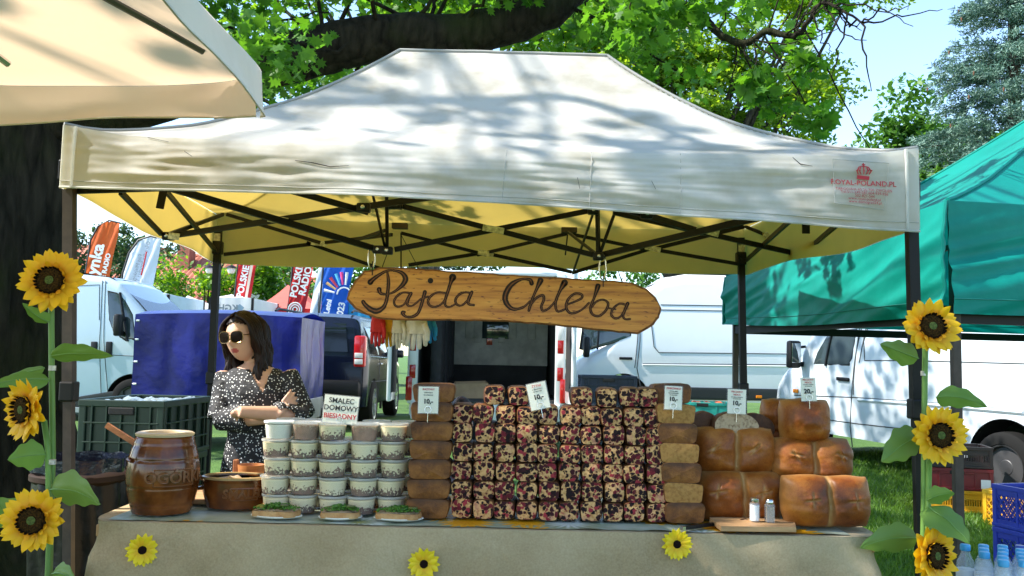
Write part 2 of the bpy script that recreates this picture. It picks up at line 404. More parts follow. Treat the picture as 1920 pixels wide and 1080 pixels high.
for k in range(5):
    x = 1615+k*5; h = (313, 310, 308, 311, 315)[k]; xo = (1612, 1617, 1625, 1633, 1639)[k]
    mb.tube([vs_(x, 324), vs_(xo, 318), vs_(lerp(xo, 1625, .3), h)], .0022, 4)
    mb.lathe([(.001, -.002), (.004, 0), (.001, .002)], vs_(xo, 317), 6)
mb.tube([vs_(1612, 318), vs_(1616, 310), vs_(1625, 308), vs_(1634, 311), vs_(1639, 319)], .002, 4)
mb.tube([vs_(1625, 308), vs_(1625, 302)], .0018, 4); mb.tube([vs_(1622, 305), vs_(1628, 305.5)], .0018, 4)
mb.build('crown_emblem', m_red_ink, **W_)
mb = MB()
for a, b in (((1570, 293), (1567, 380)), ((1567, 380), (1662, 392)), ((1662, 392), (1672, 303)), ((1570, 293), (1672, 303))):
    mb.tube([vs_(*a), vs_(lerp(a[0], b[0], .5), lerp(a[1], b[1], .5)), vs_(*b)], .0010, 4)
mb.build('patch_stitching', m_thread, **W_)
# legs
legs = ((118, 3.165, 'FL'), (1718, 3.165, 'FR'), (408, 5.08, 'BL'), (1389, 5.08, 'BR'))
LEGX = [P(124, 400, 3.175), P(1708, 450, 3.175), P(407, 490, 5.08), P(1389, 500, 5.08)]
FOOT = [P(126, 1000, 3.175), P(1724, 1000, 3.175), P(388, 880, 5.08), P(1396, 880, 5.08)]
for i, (t_, f_) in enumerate(zip(LEGX, FOOT)):
    top = Vector((t_.x, t_.y, 2.06)); d = (f_-t_); bot = t_ + d*((0-t_.z)/d.z); bot.z = gz(bot.x, bot.y)+.006; bot.y = t_.y
    mid = top.lerp(bot, .42)
    mb = MB(); mb.bar(mid, top, .036, .036, (0, 1, 0)); mb.build('upper_leg', m_frame2 if i == 0 else m_frame, **W_)
    mb = MB(); mb.bar(bot, mid-Vector((0, 0, .002)), .030, .030, (0, 1, 0)); mb.build('lower_leg', m_frame2 if i == 0 else m_frame, **W_)
    mb = MB(); mb.bbox(bot+Vector((0, 0, .004)), (.10, .10, .008), .002); mb.build('foot_plate', m_frame, **W_)
    mb = MB(); mb.bbox(mid, (.052, .052, .07), .006); mb.build('slider', m_plast, **W_)
    mb = MB(); mb.bbox(top-Vector((0, 0, .12 if i > 1 else .075)), (.054, .054, .075), .006); mb.lathe([(.008, -.03), (.008, .03)], top-Vector((0, 0, .12)), 8, Matrix.Rotation(R(90), 3, 'X')); mb.build('corner_bracket', m_plast, **W_)
    if i > 1:
        mb = MB(); mb.bbox(top-Vector((0, .0195, .075)), (.037, .003, .07), .001); mb.build('sticker', m_label, **W_)
# truss bars: photo pixel + depth of both ends, thickness
bars = [((136, 357, 3.2), (318, 351, 3.2), .026), ((318, 352, 3.22), (709, 468, 4.12), .026), ((316, 443, 4.03), (862, 361, 3.3), .024),
        ((537, 355, 3.25), (690, 398, 3.42), .022), ((226, 360, 3.3), (302, 438, 4.0), .022), ((306, 352, 3.6), (404, 470, 5.02), .022),
        ((316, 440, 4.05), (418, 402, 4.9), .020), ((425, 402, 5.0), (600, 455, 4.9), .020), ((420, 477, 5.06), (600, 456, 5.06), .020),
        ((575, 455, 5.06), (745, 515, 5.06), .020), ((600, 456, 5.06), (735, 440, 4.6), .018), ((655, 455, 4.6), (722, 432, 4.3), .016),
        ((725, 362, 3.75), (726, 472, 4.13), .024), ((698, 360, 3.7), (722, 465, 4.12), .014), ((744, 384, 4.12), (1112, 478, 4.14), .024), ((740, 468, 4.13), (1110, 394, 4.13), .024),
        ((1120, 388, 4.13), (1122, 482, 4.15), .024), ((1112, 400, 4.13), (1074, 512, 5.0), .014), ((1153, 398, 4.13), (1124, 478, 4.15), .014),
        ((752, 437, 4.9), (912, 478, 5.05), .018), ((766, 497, 5.06), (912, 473, 5.06), .020), ((912, 475, 5.06), (1072, 510, 5.06), .020), ((1072, 512, 5.06), (1225, 465, 5.06), .020),
        ((895, 478, 5.06), (1064, 438, 4.8), .018), ((1075, 440, 4.8), (1215, 468, 5.05), .018), ((752, 437, 4.75), (752, 505, 4.9), .012),
        ((1066, 436, 4.7), (1120, 478, 4.2), .014), ((1064, 440, 4.7), (1060, 478, 4.75), .010),
        ((1100, 370, 3.3), (1318, 436, 3.9), .026), ((1212, 405, 3.5), (1452, 398, 3.25), .001), ((1128, 478, 4.15), (1455, 400, 3.3), .026),
        ((1150, 398, 4.1), (1494, 476, 4.4), .024), ((1225, 467, 5.06), (1395, 425, 4.95), .022), ((1222, 467, 5.06), (1384, 495, 5.06), .020),
        ((1492, 404, 3.5), (1399, 488, 5.02), .020), ((1580, 412, 3.35), (1512, 470, 4.4), .020), ((1396, 424, 5.0), (1508, 470, 4.42), .018),
        ((1175, 385, 3.4), (1330, 372, 3.25), .024)]
for (a, b, wd) in bars:
    if wd < .005: continue
    mb = MB(); mb.bar(P(*a), P(*b), wd*.62, wd); mb.build('truss_bar', m_frame, **W_)
for (x, y, Y, n) in ((316, 443, 4.02, 0), (709, 468, 4.1, 1), (1122, 481, 4.13, 1), (1494, 476, 4.39, 1), (682, 390, 3.38, 1), (1212, 402, 3.55, 1), (745, 385, 4.1, 1), (1112, 395, 4.11, 1), (726, 470, 4.1, 1), (733, 385, 4.1, 1)):
    mb = MB(); c = P(x, y, Y-.012); mb.bbox(c, (.05, .04, .036), .006); k = mb.build('joint', m_plast, **W_)
    mb = MB(); mb.lathe([(.008, 0), (.008, .008), (.004, .010)], c-Vector((0, .02, 0)), 10, Matrix.Rotation(R(90), 3, 'X')); mb.build('rivet', m_chrome, k, world=True)
for (x, y, Y, tilt, w_) in ((521, 412, 3.7, -.16, .085), (925, 430, 4.1, -.16, .10), (911, 475, 5.04, -.15, .09), (1327, 433, 3.86, -.25, .10), (1224, 466, 5.03, -.2, .09), (598, 456, 5.04, -.1, .09), (1440, 444, 4.7, -.8, .05), (365, 420, 4.5, -.35, .04), (326, 443, 3.99, -.1, .05)):
    mb = MB(); c = P(x, y, Y-.02); mb.bbox(c, (w_, .004, .030), .001, Matrix.Rotation(-tilt, 3, 'Y')); mb.build('sticker', m_label, **W_)
for (x, y, Y) in ((303, 374, 3.5), (1511, 421, 3.6)):
    mb = MB(); mb.bbox(P(x, y, Y), (.032, .006, .075), .002, Matrix.Rotation(.15 if x < 900 else 0, 3, 'Y')); mb.build('strap', m_plast, **W_)
for (x, y) in ((750, 424), (1067, 432)):
    mb = MB(); c = P(x, y, 4.78); mb.bbox(c, (.085, .05, .03), .004); mb.build('peak_plate', m_frame2, **W_)

# ------------------------------------------------------------------ parasol at the upper left
par = thing('parasol', 'peach cloth market parasol with steel ribs leaning over the white canopy', 'parasol', (-2.36, 1.43, 0))
PW = dict(parent=par, world=True)
px0, px1, py0, py1 = -3.86, -.815, -.07, 2.975
def para_z(x, y):
    t = max(abs(x-(-2.357))/1.5025, abs(y-1.44)/1.51)
    e = min(abs(x-(-2.357))/1.5025, abs(y-1.44)/1.51)
    t = min(1, t)
    return 2.235 + .62*(1-t)**.92 - .02*(1-t)*(1-e) + .035*t*(e**4) + noise.noise((x*2.3, y*2.3, 1))*.008
def rc(x, y):                                    # rounded corners in plan
    a, b = abs(x-ctr0.x)/1.5025, abs(y-ctr0.y)/1.51; m_ = max(a, b)
    if m_ < 1e-4: return x, y
    k = lerp(1, m_/((a**18+b**18)**(1/18)), m_**3); return ctr0.x+(x-ctr0.x)*k, ctr0.y+(y-ctr0.y)*k
ctr0 = Vector((-2.357, 1.44, 0))
def para_pt(u, v):
    x, y = lerp(px0, px1, u), lerp(py0, py1, v); z = para_z(x, y); x, y = rc(x, y); return Vector((x, y, z))
mb = MB(); mb.grid(80, 80, para_pt); mb.build('canopy', m_peach, smooth=True, angle=None, recalc=False, **PW)
def para_val(side):
    def fn(a, t):
        if side == 0: x, y, n = lerp(px0, px1, a), py1, Vector((0, 1, 0))
        elif side == 1: x, y, n = px1, lerp(py1, py0, a), Vector((1, 0, 0))
        elif side == 2: x, y, n = lerp(px1, px0, a), py0, Vector((0, -1, 0))
        else: x, y, n = px0, lerp(py0, py1, a), Vector((-1, 0, 0))
        zt = para_z(x, y); h = .125+.02*math.sin(a*13+side); x, y = rc(x, y)
        return Vector((x, y, zt-h*t)) + n*(noise.noise((a*9, t, side))*.03*t + .02*t + .003)
    return fn
for sd in range(4):
    mb = MB(); mb.grid(50, 5, para_val(sd)); mb.build('valance', m_peach if sd == 0 else m_peachout, smooth=True, angle=None, recalc=False, **PW)
for sd in (0, 1):
    f0 = para_val(sd); mb = MB(); mb.tube([f0(i/40, .98) for i in range(41)], .004, 5); mb.build('hem', m_peachout, smooth=True, **PW)
ctr = Vector((-2.357, 1.44, 0))
for k, (ex, ey) in enumerate(((-.855, 2.95), (-3.86, 2.95), (-.855, -.07), (-3.86, -.07), (-1.60, 2.95), (-2.357, -.07), (-3.86, 1.44), (-.855, 1.2))):
    pts = []
    for i in range(12):
        t = .05 + (.85 if k == 0 else .88 if k == 4 else .72)*i/11
        x, y = lerp(ctr.x, ex, t), lerp(ctr.y, ey, t); pts.append((x, y, para_z(x, y)-.022))
    mb = MB(); mb.tube(pts, .011, 6); mb.build('rib', m_chrome if k else M('rib_grey', (.10, .11, .10), .4, .6), smooth=True, **PW)
mb = MB(); mb.tube([(ctr.x, ctr.y, .06), (ctr.x, ctr.y, 2.86)], .028, 12); mb.build('pole', m_chrome, smooth=True, **PW)
mb = MB(); mb.bbox((ctr.x, ctr.y, .035), (.6, .6, .07), .01); mb.build('base', m_frame, **PW)
mb = MB(); mb.lathe([(.05, 2.72), (.05, 2.8), (.02, 2.84)], (ctr.x, ctr.y, 0), 12); mb.build('hub', m_plast, **PW)

# ------------------------------------------------------------------ green tent at the right
gt = thing('green_tent', 'teal green pop up tent with sagging valances beside the bread stall', 'canopy tent', (3.4, 5.4, 0))
GW = dict(parent=gt, world=True)
gNL, gFL, gFR, gNR = Vector((1.965, 4.0, 0)), Vector((1.49, 6.2, 0)), Vector((5.0, 6.85, 0)), Vector((5.45, 4.6, 0))
gA = Vector((3.62, 5.6, 3.16))
def gtop(k): return (2.10, 1.94, 2.0, 2.1)[k]
gc = [gNL, gFL, gFR, gNR]
for k in range(4):
    a, b = gc[k].copy(), gc[(k+1) % 4].copy(); a.z, b.z = gtop(k), gtop((k+1) % 4)
    def fn(s, t, a=a, b=b, k=k):
        q = a.lerp(b, s); p = q.lerp(gA, t); p.z = q.z+(gA.z-q.z)*t**1.22 - .04*math.sin(math.pi*s)*(1-t)
        p.z += noise.noise((s*4+k, t*5, 3))*.012*(1-t); return p
    mb = MB(); mb.grid(40, 40, fn); mb.build('roof_panel', m_green, smooth=True, angle=None, recalc=False, **GW)
    mb = MB(); mb.tube([fn(0, i/24)+Vector((0, 0, .004)) for i in range(25)], .010, 6); mb.build('seam_piping', m_green, smooth=True, **GW)
    zb = (1.585, 1.61, 1.6, 1.59)
    nrm = (b-a).normalized().cross(Vector((0, 0, 1))) ; nrm.z = 0
    cen = (gNL+gFL+gFR+gNR)/4
    if nrm.dot(((a+b)/2)-cen) < 0: nrm = -nrm
    def fv(s, t, a=a, b=b, k=k, nrm=nrm):
        q = a.lerp(b, s); zbm = lerp(zb[k], zb[(k+1) % 4], s)
        e_ = t*2.2-s*3.4
        fold = (noise.noise((s*2.2+k*3, e_, 4))*.055 + (1-abs(noise.noise((s*2.5-k, e_*2.3+.5, 9+k))*2))*.022 + noise.noise((s*16, t*1.2, k))*.010)*min(1, t*2.2)
        z = lerp(q.z-.0, zbm, t) - .03*math.sin(s*3.14)*(t if k == 0 else 0)
        return Vector((q.x, q.y, z)) + nrm*(fold + .015*t + .004)
    mb = MB(); mb.grid(90, 34, fv); mb.build('valance', m_green, smooth=True, angle=None, recalc=False, **GW)
    mb = MB(); mb.tube([fv(i/50, .87)+nrm*.003 for i in range(51)], .0022, 4); mb.build('stitching', M('green_thread', (.006, .17, .15), .8), **GW)
    mb = MB(); mb.tube([fv(.0, i/16)+nrm*.004 for i in range(17)], .009, 6); mb.build('corner_hem', m_green, smooth=True, **GW)
    mb = MB(); mb.grid(10, 4, lambda s, t: fv(s*.09, .87+.125*t)+nrm*.012); mb.build('tie_flap', m_green, smooth=True, angle=None, recalc=False, **GW)
    ins = (cen-a).normalized()*.09
    lt = a+Vector((ins.x, ins.y, 0)); lb = Vector((lt.x, lt.y, gz(lt.x, lt.y)+.002))
    mb = MB(); mb.bar(lb, lt, .036, .036, (0, 1, 0)); mb.build('leg', m_frame2, **GW)
    mb = MB(); mb.bbox(lb+Vector((0, 0, .006)), (.1, .1, .012), .002); mb.build('foot_plate', m_frame, **GW)
    ins2 = (cen-b).normalized()*.09
    l2 = b+Vector((ins2.x, ins2.y, 0))
    for (z0, z1, ww) in ((1.62, 1.62, .05), (1.66, 1.95, .022), (1.95, 1.66, .022)):
        mb = MB(); mb.bar(Vector((lt.x, lt.y, z0-.05)), Vector((l2.x, l2.y, z1-.05)), ww*.6, ww); mb.build('truss_bar', m_frame if ww > .03 else m_frame2, **GW)
# ------------------------------------------------------------------ table, cloths
ZT = .785
def burlap_mat():
    m, nt, b = nodes('burlap'); co = coords(nt, 'Object')
    w1 = N(nt, 'ShaderNodeTexWave', bands_direction='X'); w1.inputs['Scale'].default_value = 95; w1.inputs['Distortion'].default_value = 2.5; w1.inputs['Detail'].default_value = 2
    w2 = N(nt, 'ShaderNodeTexWave', bands_direction='Z'); w2.inputs['Scale'].default_value = 95; w2.inputs['Distortion'].default_value = 2.5; w2.inputs['Detail'].default_value = 2
    L(nt, co, w1.inputs['Vector']); L(nt, co, w2.inputs['Vector'])
    mx = N(nt, 'ShaderNodeMath', operation='MULTIPLY'); L(nt, w1.outputs[1], mx.inputs[0]); L(nt, w2.outputs[1], mx.inputs[1])
    n1 = N(nt, 'ShaderNodeTexNoise'); n1.inputs['Scale'].default_value = 2.4; n1.inputs['Detail'].default_value = 8; L(nt, co, n1.inputs['Vector'])
    n2 = N(nt, 'ShaderNodeTexNoise'); n2.inputs['Scale'].default_value = 160; n2.inputs['Detail'].default_value = 2; L(nt, co, n2.inputs['Vector'])
    ad = N(nt, 'ShaderNodeMath', operation='MULTIPLY_ADD'); ad.inputs[1].default_value = .35; L(nt, n2.outputs[0], ad.inputs[0]); L(nt, n1.outputs[0], ad.inputs[2])
    c = ramp(nt, ad.outputs[0], [(.40, (.30, .215, .12)), (.60, (.43, .325, .195)), (.86, (.55, .44, .285))])
    L(nt, c, b.inputs['Base Color']); b.inputs['Roughness'].default_value = .9; b.inputs['Specular IOR Level'].default_value = .15
    bp = N(nt, 'ShaderNodeBump'); bp.inputs['Strength'].default_value = .8; bp.inputs['Distance'].default_value = .002
    n5 = N(nt, 'ShaderNodeTexNoise'); n5.inputs['Scale'].default_value = 6; n5.inputs['Detail'].default_value = 7; n5.inputs['Distortion'].default_value = 1.2; L(nt, co, n5.inputs['Vector'])
    b5 = N(nt, 'ShaderNodeBump'); b5.inputs['Strength'].default_value = .55; b5.inputs['Distance'].default_value = .03; L(nt, n5.outputs[0], b5.inputs['Height']); L(nt, b5.outputs[0], bp.inputs['Normal'])
    L(nt, mx.outputs[0], bp.inputs['Height']); L(nt, bp.outputs[0], b.inputs['Normal']); return m
m_burlap = burlap_mat()
def oil_mat():
    m, nt, b = nodes('printed_oilcloth'); co = coords(nt, 'Object', (4.3, 4.3, 0))
    v = N(nt, 'ShaderNodeTexVoronoi', feature='F1'); v.inputs['Scale'].default_value = 1; L(nt, co, v.inputs['Vector'])
    sb = N(nt, 'ShaderNodeVectorMath', operation='SUBTRACT'); L(nt, co, sb.inputs[0]); L(nt, v.outputs['Position'], sb.inputs[1])
    sp = N(nt, 'ShaderNodeSeparateXYZ'); L(nt, sb.outputs[0], sp.inputs[0])
    at = N(nt, 'ShaderNodeMath', operation='ARCTAN2'); L(nt, sp.outputs[0], at.inputs[0]); L(nt, sp.outputs[1], at.inputs[1])
    ml = N(nt, 'ShaderNodeMath', operation='MULTIPLY'); ml.inputs[1].default_value = 15; L(nt, at.outputs[0], ml.inputs[0])
    sn = N(nt, 'ShaderNodeMath', operation='SINE'); L(nt, ml.outputs[0], sn.inputs[0])
    rr = N(nt, 'ShaderNodeMath', operation='MULTIPLY_ADD'); rr.inputs[1].default_value = .06; L(nt, sn.outputs[0], rr.inputs[0]); L(nt, v.outputs['Distance'], rr.inputs[2])
    fl = ramp(nt, rr.outputs[0], [(.0, (.05, .015, .005)), (.16, (.09, .025, .006)), (.19, (.60, .17, .005)), (.46, (.78, .38, .01)), (.50, (.30, .34, .24)), (.8, (.40, .44, .36))])
    ra = ramp(nt, rr.outputs[0], [(.0, (.5, .42, .1)), (.10, (.20, .25, .12)), (.3, (.66, .70, .68)), (.46, (.26, .31, .20)), (.8, (.42, .46, .40))])
    hs = N(nt, 'ShaderNodeSeparateColor'); L(nt, v.outputs['Color'], hs.inputs[0])
    gt_ = N(nt, 'ShaderNodeMath', operation='GREATER_THAN'); gt_.inputs[1].default_value = .62; L(nt, hs.outputs[0], gt_.inputs[0])
    mm = N(nt, 'ShaderNodeMix', data_type='RGBA'); L(nt, gt_.outputs[0], mm.inputs[0]); L(nt, fl, mm.inputs[6]); L(nt, ra, mm.inputs[7])
    L(nt, mm.outputs[2], b.inputs['Base Color']); b.inputs['Roughness'].default_value = .42; b.inputs['Specular IOR Level'].default_value = .25; return m
m_oil = oil_mat()
m_wood = M('plain_wood', (.42, .24, .11), .6, var=.35, vscale=3, scale=(2, 14, 14), bump=.15)
m_woodred = M('reddish_wood', (.36, .13, .05), .5, var=.35, vscale=4, scale=(3, 20, 20), bump=.1)
TX0, TX1, TY0, TY1 = -1.365, 1.225, 2.965, 3.68
tb = thing('table', 'long folding table hidden under burlap carrying the bread', 'table', (-.07, 3.3, 0))
mb = MB(); mb.bbox((-.07, 3.325, ZT-.03), (2.56, .68, .04), .005); mb.build('table_top', m_wood, tb, world=True)
for x in (-1.25, 1.1):
    for y in (3.04, 3.6):
        mb = MB(); mb.tube([(x, y, .003), (x, y, ZT-.05)], .016, 10); mb.build('leg', m_frame, tb, world=True)
# burlap cloth: top plus drop on three sides
def cloth_pt(s, t):
    # s along the perimeter left side -> front -> right side ; t 0 top edge .. 1 hem
    W, D = TX1-TX0, TY1-TY0; Lp = D+W+D; d = s*Lp; r = .05
    if d < D: q = Vector((TX0, TY1-d, 0)); n = Vector((-1, 0, 0))
    elif d < D+W: q = Vector((TX0+d-D, TY0, 0)); n = Vector((0, -1, 0))
    else: q = Vector((TX1, TY0+d-D-W, 0)); n = Vector((1, 0, 0))
    for c in (D, D+W):                         # round the corners
        k = max(0, 1-abs(d-c)/.12)
        if k: q += (Vector((-.07, 3.32, 0))-q).normalized()*.035*k*k; n = (n + (q-Vector((-.07, 3.4, 0))).normalized()*k).normalized()
    corner = max(0, 1-min(abs(d-D), abs(d-D-W))/.25)
    drop = t*.70
    fold = (noise.noise((d*2.0, .3, 1))*.048*t + noise.noise((d*5.3, t*1.2, 6))*.013*t + math.sin(d*9+noise.noise((d, 0, 0))*5)*.006*t + (1-abs(noise.noise((d*3.1, t*3+d*.5, 12)))*2.2)*.007*min(1, t*5))
    flare = .03*corner*math.sin(min(1, t*3)*math.pi*.5)*(.4+t) - .02*corner*math.sin(min(1, t*6)*3.14)
    z = ZT + .004 - drop - .004*noise.noise((d*3, 0, 4))
    if t < .03: z = ZT+.005
    return q + n*(.006 + .010*min(1, t*14) + fold + flare) + Vector((0, 0, z))
mb = MB(); mb.grid(260, 40, cloth_pt)
n0 = len(mb.v); edge = [cloth_pt(i/260, 0) for i in range(261)]
mb.poly(edge)
mb.build('tablecloth', m_burlap, smooth=True, angle=60, recalc=False, origin=(-.07, 3.0, 0))
tag(bpy.data.objects['tablecloth'], 'plain burlap cloth draped over the long bread table', 'tablecloth')
# printed oilcloth lying on top, wavy front edge
def oil_pt(u, v):
    x = lerp(TX0+.055, TX1-.10, u); yf = TY0+.010+.018*noise.noise((x*4, 1, 1))+.012*noise.noise((x*15, 3, 1))
    y = lerp(yf, TY1-.02, v); up = max(0, .006*noise.noise((x*9, 2, 5)))*max(0, 1-v*8)
    return Vector((x, y, ZT+.0085+up))
mb = MB(); mb.grid(160, 12, oil_pt); o = mb.build('oilcloth', m_oil, smooth=True, angle=None, recalc=False, origin=(0, 3.3, ZT))
tag(o, 'glossy oilcloth printed with sunflowers lying over the burlap', 'oilcloth')
ZO = ZT+.0155

# ------------------------------------------------------------------ breads
def crumb_mat(name, crumb, hole, sc, berries=False):
    m, nt, b = nodes(name); co = coords(nt, 'Object', (1, 1, 1), True)
    b.inputs['Roughness'].default_value = .8; b.inputs['Specular IOR Level'].default_value = .25
    nz = N(nt, 'ShaderNodeTexNoise'); nz.inputs['Scale'].default_value = 90; nz.inputs['Detail'].default_value = 5; L(nt, co, nz.inputs['Vector'])
    base = ramp(nt, nz.outputs[0], [(.3, hole), (.55, crumb)])
    h = nz.outputs[0]
    if berries:
        nd = N(nt, 'ShaderNodeTexNoise'); nd.inputs['Scale'].default_value = 70; L(nt, co, nd.inputs['Vector'])
        md = N(nt, 'ShaderNodeMix', data_type='VECTOR'); md.inputs[0].default_value = .018
        L(nt, co, md.inputs[4]); L(nt, nd.outputs['Color'], md.inputs[5])
        v = N(nt, 'ShaderNodeTexVoronoi'); v.inputs['Scale'].default_value = 70; v.inputs['Randomness'].default_value = 1; L(nt, md.outputs[1], v.inputs['Vector'])
        sp = N(nt, 'ShaderNodeSeparateColor'); L(nt, v.outputs['Color'], sp.inputs[0])
        # radius differs from berry to berry, some cells stay empty
        rd = N(nt, 'ShaderNodeMath', operation='MULTIPLY_ADD'); rd.inputs[1].default_value = -.45; L(nt, sp.outputs[0], rd.inputs[0]); L(nt, v.outputs['Distance'], rd.inputs[2])
        f = ramp(nt, rd.outputs[0], [(.29, (1, 1, 1)), (.43, (0, 0, 0))])
        n3 = N(nt, 'ShaderNodeTexNoise'); n3.inputs['Scale'].default_value = 26; L(nt, co, n3.inputs['Vector'])
        pink = ramp(nt, n3.outputs[0], [(.54, (0, 0, 0)), (.76, (.6, .6, .6))])
        mp = N(nt, 'ShaderNodeMix', data_type='RGBA'); mp.inputs[7].default_value = (.42, .13, .14, 1); L(nt, pink, mp.inputs[0]); L(nt, base, mp.inputs[6])
        bc = ramp(nt, sp.outputs[1], [(.35, (.012, .004, .005)), (.62, (.045, .007, .010)), (.85, (.15, .012, .020)), (.98, (.30, .03, .04))])
        mx = N(nt, 'ShaderNodeMix', data_type='RGBA'); L(nt, f, mx.inputs[0]); L(nt, mp.outputs[2], mx.inputs[6]); L(nt, bc, mx.inputs[7])
        base = mx.outputs[2]
        ad = N(nt, 'ShaderNodeMath', operation='MULTIPLY_ADD'); ad.inputs[1].default_value = .5; L(nt, f, ad.inputs[0]); L(nt, nz.outputs[0], ad.inputs[2]); h = ad.outputs[0]
    L(nt, base, b.inputs['Base Color'])
    bp = N(nt, 'ShaderNodeBump'); bp.inputs['Strength'].default_value = .6; bp.inputs['Distance'].default_value = .003
    L(nt, h, bp.inputs['Height']); L(nt, bp.outputs[0], b.inputs['Normal']); return m
m_berry = crumb_mat('cranberry_crumb', (.60, .345, .145), (.34, .16, .055), 90, True)
m_crumb = crumb_mat('rye_crumb', (.37, .19, .055), (.24, .11, .030), 90)
m_pale = crumb_mat('pale_crumb', (.46, .33, .21), (.20, .125, .07), 60)
def crust_mat(name, a, b_, c, sc=7, rough=.55, bump=.4, spec=.35, score=False, top=False):
    m, nt, b = nodes(name); co = coords(nt, 'Object', (1, 1, 1), True)
    nz = N(nt, 'ShaderNodeTexNoise'); nz.inputs['Scale'].default_value = sc; nz.inputs['Detail'].default_value = 7; nz.inputs['Roughness'].default_value = .62; L(nt, co, nz.inputs['Vector'])
    n2 = N(nt, 'ShaderNodeTexNoise'); n2.inputs['Scale'].default_value = 240; n2.inputs['Detail'].default_value = 3; L(nt, co, n2.inputs['Vector'])
    ad = N(nt, 'ShaderNodeMath', operation='MULTIPLY_ADD'); ad.inputs[1].default_value = .22; L(nt, n2.outputs[0], ad.inputs[0]); L(nt, nz.outputs[0], ad.inputs[2])
    cc = ramp(nt, ad.outputs[0], [(.40, a), (.60, b_), (.80, c)])
    if score:                                   # pale crumb where the dough has split or been slashed
        at_ = N(nt, 'ShaderNodeAttribute', attribute_name='score'); mx = N(nt, 'ShaderNodeMix', data_type='RGBA'); mx.inputs[7].default_value = (.52, .30, .11, 1)
        L(nt, at_.outputs['Fac'], mx.inputs[0]); L(nt, cc, mx.inputs[6]); cc = mx.outputs[2]
    if top:                                     # the baked top of the loaf is darker than its pan sides
        tc = N(nt, 'ShaderNodeTexCoord'); sp = N(nt, 'ShaderNodeSeparateXYZ'); L(nt, tc.outputs['Object'], sp.inputs[0])
        f = ramp(nt, sp.outputs[2], [(.046, (0, 0, 0)), (.062, (.8, .8, .8))]); mx = N(nt, 'ShaderNodeMix', data_type='RGBA'); mx.inputs[7].default_value = (.05, .018, .007, 1)
        L(nt, f, mx.inputs[0]); L(nt, cc, mx.inputs[6]); cc = mx.outputs[2]
    L(nt, cc, b.inputs['Base Color'])
    b.inputs['Roughness'].default_value = rough; b.inputs['Specular IOR Level'].default_value = spec
    bp = N(nt, 'ShaderNodeBump'); bp.inputs['Strength'].default_value = bump; bp.inputs['Distance'].default_value = .003
    L(nt, ad.outputs[0], bp.inputs['Height']); L(nt, bp.outputs[0], b.inputs['Normal']); return m
m_crust = crust_mat('dark_crust', (.045, .015, .006), (.11, .04, .013), (.20, .085, .03), 14)
m_brown = crust_mat('brown_side_crust', (.06, .018, .003), (.165, .056, .009), (.27, .105, .020), 22, bump=.9, top=True)
m_gold = crust_mat('golden_crust', (.075, .016, .002), (.215, .056, .006), (.38, .14, .020), 6, rough=.45, bump=.45, spec=.35, score=True)
m_goldside = crust_mat('golden_side', (.34, .17, .05), (.50, .28, .10), (.62, .40, .18), 12, rough=.6)

def loaf_ring(w, h, seed, n=26, narrow=.9, ex=.45, et=.62):
    out = []
    for k in range(n):
        t = 2*math.pi*k/n - math.pi/2; c, s = math.cos(t), math.sin(t)
        x = (abs(c)**ex)*(1 if c > 0 else -1); z = (abs(s)**(ex*.9 if s < 0 else et))*(1 if s > 0 else -1)
        zz = (z+1)/2; ww = lerp(narrow, 1, min(1, zz*1.5))
        x *= ww; x += .05*noise.noise((c*1.3+seed, s*1.3, 2)); zz += .05*noise.noise((c*1.5, s*1.5+seed, 9))*(zz)
        out.append((x*w/2, max(0, zz)*h))
    return out
def loaf_mesh(w, h, d, seed, mats, cut=True, name='loaf', ex=.45, et=.62, flare=1.085):
    """stands on z = 0, front face at y = 0 looking to -y"""
    n = 26; rg = loaf_ring(w, h, seed, n, ex=ex, et=et); mb = MB(); vs = []
    cx, cz = 0, h*.48
    prof = [(.965, .000), (1.0, .005), (flare, .03), (flare, d*.7), (.98, d*.93), (.86, d)]
    for sc, y in prof:
        for x, z in rg:
            k = 1+.02*noise.noise((x*30+seed, y*14, z*30)); vs.append((cx+(x-cx)*sc*k, y, max(0, cz+(z-cz)*sc*k)))
    fs = [(i*n+k, i*n+(k+1) % n, (i+1)*n+(k+1) % n, (i+1)*n+k) for i in range(len(prof)-1) for k in range(n)]
    mb.mi = 1; mb.add(vs, fs); mb.add([vs[(len(prof)-1)*n+k] for k in range(n)], [tuple(range(n))])
    mb.mi = 0 if cut else 1
    fv = []; rings = (.965, .7, .4, .0)
    for sc in rings[:-1]:
        for x, z in rg: fv.append((cx+(x-cx)*sc, -.004*(1-sc)-.0015*noise.noise((x*60, z*60, seed))*(sc < .9), cz+(z-cz)*sc))
    fv.append((cx, -.004, cz)); ff = []
    for i in range(2): ff += [(i*n+k, (i+1)*n+k, (i+1)*n+(k+1) % n, i*n+(k+1) % n) for k in range(n)]
    ff += [(2*n+k, 3*n, 2*n+(k+1) % n) for k in range(n)]
    mb.add(fv, ff)
    o = mb.build(name, mats, smooth=True, angle=50); me = o.data; bpy.data.objects.remove(o); return me
berry_me = [loaf_mesh(.0722, .0630, .19, s*3.1, [m_berry, m_crust], True, 'cranberry_loaf') for s in range(7)]
def put(name, me, loc, rot, label, cat, group):
    o = link(name, me, None, None); o.location = loc; o.rotation_euler = rot; MW[o.name] = Matrix.LocRotScale(Vector(loc), o.rotation_euler, None)
    return tag(o, label, cat, group)
ORD = ['bottom', 'second', 'third', 'fourth', 'fifth', 'sixth']
YB = 3.085; RH = .0640; CW = .0742
bx0 = P(843+20, 978, YB).x
r = random.Random(5)
